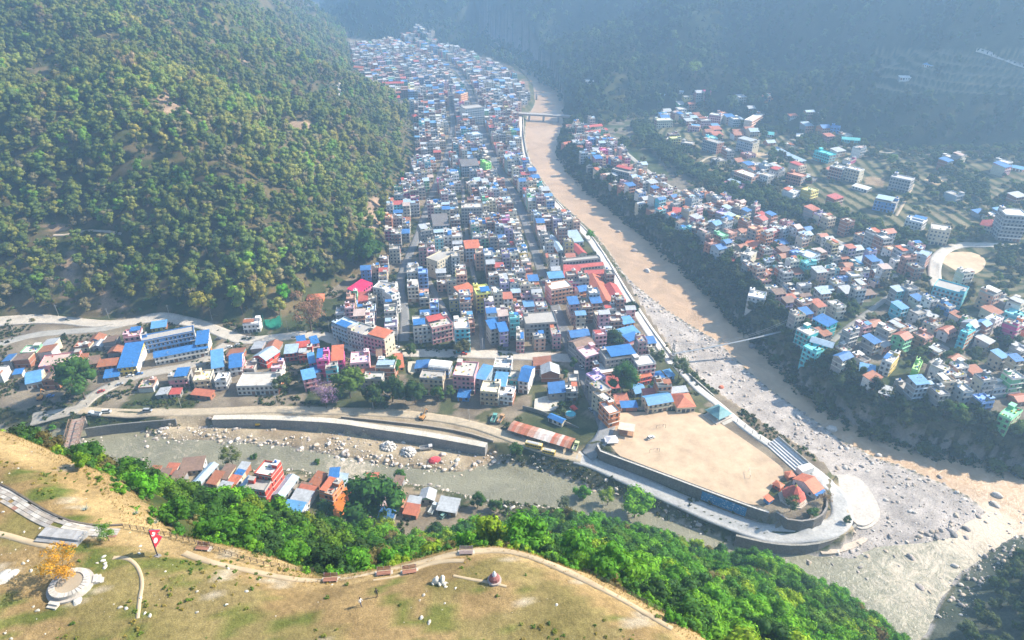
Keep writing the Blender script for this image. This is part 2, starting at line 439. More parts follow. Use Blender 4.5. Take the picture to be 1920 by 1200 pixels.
def haze():
    m = bpy.data.materials.new('haze_air'); m.use_nodes = True
    n, l = m.node_tree.nodes, m.node_tree.links
    n.remove(n['Principled BSDF'])
    p = n.new('ShaderNodeVolumePrincipled')
    p.inputs['Color'].default_value = (*HAZE_COLOR, 1)
    p.inputs['Density'].default_value = HAZE_DENSITY
    p.inputs['Anisotropy'].default_value = HAZE_ANISO
    l.new(p.outputs[0], n['Material Output'].inputs['Volume'])
    x0, x1, y0, y1, z0, z1 = -2300, 2600, -400, 3300, -14, 640
    V = [(x, y, z) for x in (x0, x1) for y in (y0, y1) for z in (z0, z1)]
    F = [(0, 1, 3, 2), (4, 6, 7, 5), (0, 4, 5, 1), (2, 3, 7, 6), (0, 2, 6, 4), (1, 5, 7, 3)]
    o = mesh_np('haze', V, F, m); o['kind'] = 'stuff'
haze()

# ------------------------------------------------------------ water
def water():
    m, n, l, b = mat('river_water', .22, .45)
    a = n.new('ShaderNodeAttribute'); a.attribute_name = 'col'      # r silt, g rapids, b unused
    s = n.new('ShaderNodeSeparateColor'); l.new(a.outputs['Color'], s.inputs[0])
    v = geopos(n, l)
    silt = mixc(n, l, (.225, .21, .14), (.50, .335, .20), s.outputs[0])
    vein = noise(n, l, .035, 5, .6, v, 1.5)
    silt = mixc(n, l, silt, ramp(n, l, vein, [(.3, .74), (.7, 1.15)]), 1.0, 'MULTIPLY')
    fo = noise(n, l, .13, 8, .72, v, 2.2)
    ad = n.new('ShaderNodeMath'); ad.operation = 'MULTIPLY_ADD'; l.new(s.outputs[1], ad.inputs[0]); ad.inputs[1].default_value = .30; l.new(fo, ad.inputs[2])
    fm = ramp(n, l, ad.outputs[0], [(.62, 0.0), (.86, .75)])
    l.new(mixc(n, l, silt, (.62, .52, .40), fm), b.inputs['Base Color'])
    l.new(ramp(n, l, fm, [(0, .3), (1, .8)]), b.inputs['Roughness'])
    bump(n, l, b, noise(n, l, .5, 6, .65, v, 1.2), .9, .6)
    M['water'] = m
    gx = np.arange(-420, 640, 3.5); gy = np.arange(90, 1900, 3.5)
    GX, GY = np.meshgrid(gx, gy, indexing='ij')
    dw = np.maximum(bil(DF['da'], GX, GY), bil(DF['db'], GX, GY))
    da, db = bil(DF['da'], GX, GY), bil(DF['db'], GX, GY)
    s = sstep(-40, 4, db - np.maximum(da * .8, 0) + (fbm(GX, GY, 18, 3, 3) - .5) * 26)
    x1, y1 = PZ(1745, 1040, WZ); x2, y2 = PZ(1850, 985, WZ); x3, y3 = PZ(1560, 1100, WZ)
    rap = np.zeros(GX.shape)
    for px, py, r, w in ((1850, 990, 22, 1.3), (1800, 1015, 22, 1.0), (1760, 1055, 28, .85), (1720, 1095, 26, .85), (650, 878, 14, .9), (670, 885, 12, .8), (1020, 250, 60, .35), (520, 868, 20, .35), (360, 850, 28, .3), (240, 850, 20, .4), (1560, 800, 30, .35), (1700, 860, 30, .35), (1880, 900, 40, .4), (1430, 700, 26, .3)):
        x, y = PZ(px, py, WZ)
        rap = np.maximum(rap, w * np.exp(-((GX - x) ** 2 + (GY - y) ** 2) / (r * r)))
    rap = rap + .12 * s
    I = np.arange(GX.size).reshape(GX.shape)
    F = np.stack([I[:-1, :-1], I[1:, :-1], I[1:, 1:], I[:-1, 1:]], -1).reshape(-1, 4)
    keep = dw.ravel()[F].max(1) > -9
    F = F[keep]; u, inv = np.unique(F.ravel(), return_inverse=True)
    V = np.stack([GX.ravel()[u], GY.ravel()[u], np.full(len(u), WZ)], 1)
    col = np.stack([s.ravel()[u], rap.ravel()[u], 0 * u], 1)
    struct(mesh_np('river', V, inv.reshape(-1, 4), m, cols=col, smooth=True))
water()
# ------------------------------------------------------------ mesh builder
def rot2(x, y, a):
    c, s = math.cos(a), math.sin(a)
    return x * c - y * s, x * s + y * c
class MB:
    def __init__(s): s.V, s.F, s.C, s.M = [], [], [], []
    def face(s, pts, col, m=0):
        i = len(s.V); s.V += pts
        s.F.append(tuple(range(i, i + len(pts)))); s.C.append(col); s.M.append(m)
        return s
    def box(s, x0, x1, y0, y1, z0, z1, col, m=0, rz=0.0, top=None, bottom=False, sides=None):
        cx, cy = (x0 + x1) / 2, (y0 + y1) / 2
        p = []
        for z in (z0, z1):
            for x, y in ((x0, y0), (x1, y0), (x1, y1), (x0, y1)):
                if rz:
                    a, b = rot2(x - cx, y - cy, rz); x, y = cx + a, cy + b
                p.append((x, y, z))
        i = len(s.V); s.V += p
        fs = [(4, 5, 6, 7), (0, 1, 5, 4), (1, 2, 6, 5), (2, 3, 7, 6), (3, 0, 4, 7)]
        if bottom: fs.append((3, 2, 1, 0))
        for k, f in enumerate(fs):
            s.F.append(tuple(i + q for q in f)); s.M.append(m)
            c = col
            if k == 0 and top: c = top
            if sides and k in sides: c = sides[k]
            s.C.append(c)
        return s
    def bar(s, a, b, r, col, m=0, n=4, r2=None):
        a = Vector(a); b = Vector(b); d = b - a
        if d.length < 1e-6: return s
        q = d.to_track_quat('Z', 'Y'); i = len(s.V); r2 = r if r2 is None else r2
        for P, R in ((a, r), (b, r2)):
            for k in range(n):
                t = 2 * math.pi * (k + .5) / n
                v = P + q @ Vector((R * math.cos(t), R * math.sin(t), 0)); s.V.append(tuple(v))
        for k in range(n):
            j = (k + 1) % n
            s.F.append((i + k, i + j, i + n + j, i + n + k)); s.C.append(col); s.M.append(m)
        s.F.append(tuple(i + n + k for k in range(n))); s.C.append(col); s.M.append(m)
        s.F.append(tuple(i + n - 1 - k for k in range(n))); s.C.append(col); s.M.append(m)
        return s
    def lathe(s, prof, cx, cy, col, m=0, n=12, cap=True, rz=0):
        i = len(s.V)
        for r, z in prof:
            for k in range(n):
                t = 2 * math.pi * k / n + rz; s.V.append((cx + r * math.cos(t), cy + r * math.sin(t), z))
        for a in range(len(prof) - 1):
            for k in range(n):
                j = (k + 1) % n
                s.F.append((i + a * n + k, i + a * n + j, i + (a + 1) * n + j, i + (a + 1) * n + k)); s.C.append(col); s.M.append(m)
        if cap:
            s.F.append(tuple(i + (len(prof) - 1) * n + k for k in range(n))); s.C.append(col); s.M.append(m)
        return s
    def add(s, o, x=0, y=0, z=0, rz=0.0):
        i = len(s.V); c, q = math.cos(rz), math.sin(rz)
        s.V += [(a * c - b * q + x, a * q + b * c + y, e + z) for a, b, e in o.V]
        s.F += [tuple(i + k for k in f) for f in o.F]; s.C += o.C; s.M += o.M
        return s
    def build(s, name, parent=None, mats=None, smooth=False):
        me = bpy.data.meshes.new(name); me.from_pydata(s.V, [], s.F)
        a = me.attributes.new('col', 'FLOAT_COLOR', 'FACE')
        c = np.ones((len(s.F), 4), np.float32); c[:, :3] = np.array(s.C, np.float32).reshape(-1, 3); a.data.foreach_set('color', c.ravel())
        mats = mats or BMATS
        if len(set(s.M)) == 1 and len(mats) > 1:
            me.materials.append(mats[s.M[0]])
        else:
            for mm in mats: me.materials.append(mm)
            me.polygons.foreach_set('material_index', np.array(s.M, np.int32))
        if smooth: me.polygons.foreach_set('use_smooth', np.ones(len(s.F), bool))
        me.update()
        o = bpy.data.objects.new(name, me); COL.objects.link(o)
        if parent: o.parent = parent
        return o
def empty(name, loc, rz=0.0):
    o = bpy.data.objects.new(name, None); o.location = loc; o.rotation_euler = (0, 0, rz); COL.objects.link(o)
    o.empty_display_size = .5
    return o

M['plaster'] = attr_mat('painted_plaster', .88, .22, (1.1, .16))[0]
def tin_mat():
    m, n, l, b = attr_mat('sheet_metal', .55, .26, (.8, .2), .35)
    v = objvec(n, l)
    w = n.new('ShaderNodeTexWave'); w.inputs['Scale'].default_value = 1.6; w.inputs['Distortion'].default_value = 0
    l.new(v, w.inputs['Vector']); bump(n, l, b, w.outputs['Fac'], .35, .08)
    return m
M['tin'] = tin_mat()
m, n, l, b = attr_mat('window_glass', .25, .3, (.5, .1), .5); M['glass'] = m
BMATS = [M['plaster'], M['tin'], M['glass']]
M['concrete'] = attr_mat('concrete', .9, .3, (.9, .2))[0]

# ------------------------------------------------------------ roads and paved strips
def lift(pts, z=None):
    a = np.array(pts, float)
    if z is None:
        x, y, g = hit(a[:, 0], a[:, 1])
    else:
        x, y = PZ(a[:, 0], a[:, 1], z)
    return np.stack([x, y], 1)
def resample(P, step, smooth=2):
    P = np.asarray(P, float)
    for k in range(smooth):
        Q = [P[0]]
        for a, b in zip(P[:-1], P[1:]): Q += [a * .75 + b * .25, a * .25 + b * .75]
        Q.append(P[-1]); P = np.array(Q)
    d = np.r_[0, np.cumsum(np.hypot(*np.diff(P, axis=0).T))]
    s = np.linspace(0, d[-1], max(2, int(d[-1] / step) + 1))
    return np.stack([np.interp(s, d, P[:, 0]), np.interp(s, d, P[:, 1])], 1)
def normals(P):
    T = np.gradient(P, axis=0); T /= np.hypot(T[:, 0], T[:, 1])[:, None] + 1e-9
    return np.stack([-T[:, 1], T[:, 0]], 1)
ROADS = []
def road(name, pts, w, col, z=None, off=.14, matl='concrete', step=2.0, kind='structure', block=True, wvar=.06, zfix=None, world=False):
    P = resample(np.array(pts, float) if world else lift(pts, z), step); N = normals(P)
    k = max(3, int(w / 2) + 2)
    rows = []
    wv = w * (1 + wvar * (fbm(P[:, 0], P[:, 1], 15, 2, 5) - .5) * 2)
    for t in np.linspace(-.5, .5, k):
        Q = P + N * (wv * t)[:, None]
        g = gz(Q[:, 0], Q[:, 1]) if zfix is None else np.full(len(Q), zfix)
        rows.append(np.stack([Q[:, 0], Q[:, 1], g], 1))
    A = np.stack(rows, 1)
    if zfix is None:
        mid = A[:, :, 2].mean(1); mid = np.convolve(np.pad(mid, 3, 'edge'), np.ones(7) / 7, 'valid')
        A[:, :, 2] = np.maximum(A[:, :, 2], mid[:, None]) + off
    n0 = len(P)
    # a shoulder that drops into the ground so the sheet has real thickness
    L = A[:, :1].copy(); R = A[:, -1:].copy(); L[:, :, 2] -= .6; R[:, :, 2] -= .6
    A = np.concatenate([L, A, R], 1); k += 2
    I = np.arange(n0 * k).reshape(n0, k)
    F = np.stack([I[:-1, :-1], I[:-1, 1:], I[1:, 1:], I[1:, :-1]], -1).reshape(-1, 4)[:, ::-1]
    C = np.tile(np.array(col), (len(F), 1))
    o = mesh_np(name, A.reshape(-1, 3), F, M[matl], cols=C)
    if kind: o['kind'] = kind
    if block: ROADS.append((P, w))
    return o, P
PALE, DUST, GREY, SAND = (.50, .47, .42), (.42, .36, .28), (.22, .22, .22), (.50, .41, .29)
S1 = [(1135, 800), (1112, 745), (1087, 690), (1065, 640), (1046, 590), (1022, 530), (1002, 470), (986, 420), (968, 370), (945, 335), (925, 300), (905, 247), (890, 200), (878, 160), (850, 125), (800, 95), (745, 78)]
road('main_street', S1, 8, (.20, .20, .205))
road('lower_main_street', [(1140, 790), (1136, 812), (1122, 835), (1100, 856)], 9, (.30, .30, .30), block=True)
road('hill_street', [(757, 640), (760, 585), (747, 532), (762, 490), (782, 445), (798, 400), (806, 372), (822, 335), (840, 285), (850, 240), (845, 200)], 7, (.22, .22, .22))
road('lane', [(850, 640), (848, 607), (830, 575), (815, 550), (800, 520), (785, 500)], 4.5, (.24, .23, .22))
road('lane', [(905, 655), (902, 600), (893, 540), (880, 480), (872, 420), (868, 360), (866, 310)], 3.5, (.24, .23, .22))
road('west_road', [(-80, 612), (0, 606), (60, 601), (120, 600), (165, 606), (215, 608), (255, 602), (290, 598), (335, 602), (385, 610), (425, 628), (460, 640), (520, 633), (570, 627), (605, 628), (640, 645), (690, 658), (740, 662), (800, 662), (900, 664), (1000, 668), (1085, 672)], 10, (.56, .50, .42))
road('upper_branch_road', [(-80, 668), (0, 645), (60, 628), (120, 622), (180, 619), (230, 608)], 8, (.40, .38, .34))
road('bridge_road', [(60, 790), (110, 775), (150, 766), (165, 748), (200, 727), (240, 708), (290, 697), (350, 688), (395, 668), (425, 645)], 9, (.44, .40, .34))
road('riverside_road', [(150, 770), (210, 774), (290, 774), (400, 772), (480, 768), (560, 769), (660, 772), (760, 776), (840, 786), (900, 800), (950, 818), (1000, 836), (1050, 852), (1090, 860)], 7, SAND)
road('ring_road', [(1080, 857), (1112, 866), (1150, 884), (1220, 914), (1300, 949), (1380, 982), (1440, 1001), (1500, 1004), (1550, 996), (1577, 980), (1581, 955), (1568, 930), (1548, 905), (1520, 884), (1490, 862)], 10, (.47, .46, .44))
road('footpath', [(100, 441), (125, 441), (150, 434), (180, 431), (228, 439)], 1.8, (.55, .46, .36), block=False)
road('footpath', [(655, 143), (645, 155), (634, 168), (640, 182), (643, 194)], 5, (.75, .68, .58), block=False)
road('east_road', [(1960, 655), (1920, 640), (1868, 620), (1800, 592), (1740, 560), (1690, 530), (1640, 492), (1570, 452), (1500, 425), (1400, 393), (1320, 375), (1260, 355), (1210, 318), (1165, 280), (1130, 245), (1100, 228)], 6, (.42, .40, .36))
road('east_lane', [(1920, 745), (1850, 702), (1790, 660), (1720, 628), (1640, 605), (1600, 590), (1540, 560), (1490, 530)], 4, (.33, .31, .28))
road('east_lane', [(1560, 640), (1600, 605), (1660, 560), (1700, 535)], 4, (.30, .29, .26))
road('east_lane', [(1770, 570), (1750, 520), (1755, 480), (1790, 457), (1860, 460), (1950, 465)], 9, (.58, .53, .45))
road('east_lane', [(1680, 405), (1700, 370), (1712, 345)], 3, (.42, .34, .24), block=False)
road('east_lane', [(1310, 305), (1335, 290), (1370, 305), (1400, 325)], 3.5, (.52, .44, .32), block=False)
road('east_lane', [(1480, 262), (1560, 272), (1640, 285), (1720, 290), (1800, 292), (1860, 290)], 3.5, (.45, .40, .33), block=False)
road('mountain_track', [(1830, 95), (1860, 104), (1890, 115), (1935, 130)], 3.5, (.6, .54, .47), block=False)
PROM, PP = road('riverside_promenade', [(1040, 380), (1062, 404), (1085, 424), (1104, 444), (1130, 482), (1160, 532), (1190, 580), (1220, 625), (1248, 662), (1262, 682)], 8, (.72, .68, .62))
road('riverside_promenade', [(975, 215), (976, 245), (982, 285), (996, 325), (1020, 358), (1042, 382)], 5, (.55, .50, .44))
road('riverside_promenade', [(1262, 680), (1292, 712), (1330, 746), (1372, 782), (1410, 812), (1450, 838), (1500, 868), (1535, 892)], 5.5, (.60, .57, .52))

def sheet(name, pts, z, col, matl='concrete', px=True, thick=.5, kind='structure'):
    P = poly(pts, z) if px else np.array(pts, float)
    P = resample(np.vstack([P, P[:1]]), 3, 1)[:-1]
    if sum(P[i][0] * P[(i + 1) % len(P)][1] - P[(i + 1) % len(P)][0] * P[i][1] for i in range(len(P))) < 0: P = P[::-1]
    b = MB(); n = len(P)
    b.V = [(x, y, z) for x, y in P] + [(x, y, z - thick) for x, y in P]
    b.F = [tuple(range(n))] + [(i, i + n, (i + 1) % n + n, (i + 1) % n) for i in range(n)]
    b.C = [col] * (n + 1); b.M = [0] * (n + 1)
    o = b.build(name, mats=[M[matl]])
    if kind: o['kind'] = kind
    return o, P
m, n, l, b = attr_mat('packed_sand', .95, .24, (.16, .035), .1)
M['sand'] = m
sheet('football_ground', [(1146, 774), (1298, 770), (1330, 780), (1382, 815), (1440, 855), (1478, 886), (1442, 916), (1431, 955), (1340, 922), (1240, 884), (1134, 844)], 5.12, (.57, .42, .28), 'sand')
sheet('sand_pitch', PITCH_PX, PITCH_Z + .1, (.62, .47, .31), 'sand', thick=3)
sheet('bathing_ghat_terrace', [(1541, 895), (1560, 890), (1590, 889), (1612, 900), (1632, 930), (1646, 955), (1642, 975), (1620, 988), (1600, 980), (1590, 955), (1570, 925)], -3.2, (.60, .54, .47), thick=4)
sheet('ghat_step', [(1545, 893), (1575, 887), (1600, 889), (1622, 905), (1642, 935), (1652, 962), (1645, 982), (1620, 994), (1598, 985), (1600, 965), (1580, 925)], -4.0, (.58, .52, .45), thick=3)
sheet('river_steps', [(1535, 1030), (1570, 1024), (1600, 1016), (1622, 1004), (1630, 1012), (1605, 1026), (1575, 1036), (1540, 1040)], -4.6, (.60, .50, .40), thick=3)
sheet('orange_earth_yard', [(625, 965), (624, 940), (632, 922), (648, 912), (664, 913), (660, 930), (646, 948), (643, 972)], 1.2, (.62, .20, .045), 'sand', thick=2)
sheet('paved_courtyard', [(1003, 748), (1030, 740), (1048, 745), (1050, 762), (1030, 772), (1000, 770)], .9, (.62, .57, .48), thick=1.5)
sheet('paved_courtyard', [(765, 678), (785, 676), (783, 694), (768, 702), (764, 694)], 1.0, (.60, .54, .42), thick=1.5)

# ------------------------------------------------------------ river walls
def wall(name, pts, z, zt, zb, th, col, label=None, cat='wall', world=False, lean=0.0, rail=False, step=6, group=None, top=None):
    P = resample(np.array(pts, float) if world else poly(pts, z), step, 1); N = normals(P)
    b = MB(); n = len(P)
    for i in range(n - 1):
        p, q = P[i], P[i + 1]; a, c = N[i] * th / 2, N[i + 1] * th / 2
        zt0 = zt if not callable(zt) else zt(p); zt1 = zt if not callable(zt) else zt(q)
        e, f = N[i] * lean, N[i + 1] * lean
        A = [(*(p - a - e), zb), (*(q - c - f), zb), (*(q - c), zt1), (*(p - a), zt0), (*(p + a + e), zb), (*(q + c + f), zb), (*(q + c), zt1), (*(p + a), zt0)]
        j = len(b.V); b.V += [tuple(map(float, v)) for v in A]
        for k, fc in enumerate(((0, 1, 2, 3), (5, 4, 7, 6), (3, 2, 6, 7))):
            b.F.append(tuple(j + t for t in fc)); b.C.append(top if (k == 2 and top) else col); b.M.append(0)
    for i0, fc in ((0, (0, 3, 7, 4)), (len(b.V) - 8, (1, 5, 6, 2))):
        b.F.append(tuple(i0 + t for t in fc)); b.C.append(col); b.M.append(0)
    if rail:
        root = empty(name, (0, 0, 0)); b.build('masonry', root, [M['stonewall']])
        L = resample(P, 2.5, 0)
        pb, rb = MB(), MB()
        for v in L: pb.bar((v[0], v[1], zt), (v[0], v[1], zt + 1.1), .06, (.62, .62, .6))
        o = pb.build('railing_posts', root, [M['concrete']]); o['kind'] = 'stuff'
        for hgt in (.55, 1.08):
            for u, v in zip(L[:-1], L[1:]): rb.bar((u[0], u[1], zt + hgt), (v[0], v[1], zt + hgt), .04, (.62, .62, .6))
        rb.build('railing', root, [M['concrete']])
    else:
        root = b.build(name, None, [M['stonewall']])
    tag(root, label, cat, group)
    return root, P
def stone_mat():
    m, n, l, b = attr_mat('stone_masonry', .95, .35, (1.2, .15), .1)
    v = geopos(n, l)
    br = n.new('ShaderNodeTexVoronoi'); br.inputs['Scale'].default_value = 1.6; br.feature = 'DISTANCE_TO_EDGE'; l.new(v, br.inputs['Vector'])
    bump(n, l, b, br.outputs['Distance'], .8, .15)
    return m
M['stonewall'] = stone_mat()
wall('retaining_wall', [(1120, 836), (1116, 843), (1128, 849), (1240, 890), (1340, 928), (1432, 961), (1441, 963)], 5, 5.9, -1.5, 1.0, (.22, .20, .18), 'long dark stone retaining wall with railing below the football ground', rail=True, lean=.6, top=(.62, .58, .52))
wall('retaining_wall', [(1455, 963), (1470, 975), (1495, 980), (1525, 978), (1546, 965), (1552, 945), (1548, 925), (1535, 905)], 5, 6.1, -1.5, .9, (.20, .18, .16), 'curved stone retaining wall around the temple compound', lean=.5, top=(.35, .32, .29))
wall('river_wall', [(1380, 1005), (1440, 1020), (1500, 1024), (1545, 1018), (1590, 1000), (1604, 985)], -1, -.4, -8, 1.2, (.20, .18, .16), 'dark stone river wall below the curve of the ring road', lean=.8, top=(.34, .32, .28))
wall('embankment_wall', [(400, 786), (470, 785), (560, 788), (640, 793), (700, 803), (780, 814), (860, 828), (912, 838)], 0, 1.4, -7.0, 4.2, (.33, .32, .31), 'long new concrete embankment wall between riverside road and boulder heap', lean=.5, top=(.66, .60, .50))
wall('embankment_wall', [(640, 783), (720, 791), (800, 800), (870, 811), (925, 828)], .5, 1.6, -2, 1.0, (.30, .26, .22), 'low rough stone wall behind the new concrete embankment', top=(.42, .36, .28))
wall('river_wall', [(1150, 372), (1200, 413), (1250, 452), (1300, 495), (1340, 535), (1380, 578), (1430, 628), (1480, 680), (1522, 716)], -2, -.8, -8, 1.6, (.26, .25, .24), 'long grey concrete river wall under the right bank trees', lean=1.0, top=(.50, .47, .42))
wall('river_wall', [(1056, 300), (1075, 320), (1110, 350), (1152, 378)], -2, -1.0, -8, 1.4, (.26, .25, .24), 'short upstream river wall below the far right bank houses', lean=1.0, top=(.42, .40, .36))
wall('promenade_wall', [(1042, 376), (1064, 400), (1088, 420), (1108, 441), (1134, 479), (1164, 529), (1194, 577), (1224, 622), (1252, 660), (1266, 679)], 0, .9, -8, .7, (.40, .37, .33), 'pale river wall along the wide white promenade', lean=.8, top=(.75, .70, .62))
wall('promenade_wall', [(1266, 679), (1300, 710), (1340, 745), (1380, 780), (1450, 828), (1500, 860), (1543, 893)], 0, .9, -8, .7, (.38, .35, .31), 'pale river wall along the narrow promenade beside the football ground', lean=.8, top=(.60, .56, .50))
wall('river_wall', [(981, 222), (982, 255), (989, 297), (1006, 330), (1036, 372)], -1, 0.6, -8, .8, (.36, .33, .30), 'upstream river wall behind the town near the concrete bridge', lean=.6, top=(.60, .55, .48))
wall('stone_wall', [(160, 806), (200, 800), (260, 794), (330, 788)], -1, 0.0, -7, 1.0, (.22, .21, .19), 'old stone bank wall right of the small truss bridge', lean=.6)
wall('boundary_wall', [(636, 642), (618, 616), (640, 592), (664, 566), (672, 556)], 2, 4, 0, .4, (.55, .47, .40), 'pale boundary wall curving up behind the terrace of white flats')
wall('boundary_wall', [(1143, 768), (1240, 768), (1300, 764)], 5, 7, 3, .4, (.45, .40, .34), 'straight boundary wall along the top of the football ground')
wall('boundary_wall', [(980, 765), (1010, 772), (1050, 790), (1085, 806)], 1, 2.8, 0, .35, (.30, .29, .27), 'grey boundary wall behind the rusty bus shed')

def mural():
    a, b_ = poly([(1325, 923), (1380, 944)], 5)[0:2]
    # hangs on the river side face of the retaining wall
    P = poly([(1120, 836), (1128, 849), (1240, 890), (1340, 928), (1432, 961)], 5)
    d = P[3] - P[2]; d /= np.hypot(*d); nn = np.array([d[1], -d[0]])
    o = P[3] - d * 6 + nn * .86
    m, n, l, b = mat('painted_mural', .8, .2)
    v = geopos(n, l, (1, 1, 2.2))
    f = ramp(n, l, noise(n, l, .9, 3, .6, v), [(.56, 0.0), (.62, 1.0)])
    l.new(mixc(n, l, (.03, .20, .42), (.45, .55, .60), f), b.inputs['Base Color'])
    q = MB()
    e = o + d * 22
    q.V = [(*(o + nn * .46), -.5 + .6), (*(e + nn * .46), .1), (*e, 4.9), (*o, 4.9), (*(o - nn * .3), .1), (*(e - nn * .3), .1), (*(e - nn * .3), 4.9), (*(o - nn * .3), 4.9)]
    q.V = [tuple(map(float, t)) for t in q.V]
    q.F = [(0, 1, 2, 3), (3, 2, 6, 7), (1, 5, 6, 2), (4, 0, 3, 7)]; q.C = [(1, 1, 1)] * 4; q.M = [0] * 4
    tag(q.build('mural_panel', None, [m]), 'blue painted mural panel with pale writing on the retaining wall', 'mural')
mural()
# ------------------------------------------------------------ houses
WALLC = dict(cream=(.66, .58, .42), white=(.74, .72, .68), pink=(.72, .33, .36), salmon=(.70, .36, .22), magenta=(.72, .10, .30), teal=(.06, .48, .50), cyan=(.12, .55, .66),
             green=(.18, .52, .26), yellow=(.74, .55, .12), lilac=(.48, .36, .62), grey=(.33, .32, .31), brick=(.40, .17, .10), orange=(.72, .26, .10), red=(.60, .08, .05),
             blue=(.12, .28, .60), beige=(.58, .45, .30), lime=(.30, .72, .16), bluegrey=(.36, .44, .50))
ROOFC = dict(concrete=(.46, .42, .37), pale=(.64, .59, .51), cream=(.68, .60, .46), pinkish=(.56, .42, .36), dark=(.20, .18, .17), blue=(.045, .19, .48), skyblue=(.13, .34, .60), lightblue=(.40, .52, .62),
             red=(.52, .10, .08), orangered=(.60, .18, .09), rust=(.40, .15, .075), rustred=(.50, .16, .09), tin=(.46, .48, .50), teal=(.10, .42, .42), magenta=(.68, .03, .12), brown=(.27, .17, .12), white=(.76, .75, .72))
RNAME = dict(concrete='flat grey concrete roof', pale='flat pale roof', cream='flat cream roof', pinkish='flat pinkish roof', dark='flat dark roof')
FL = 3.1

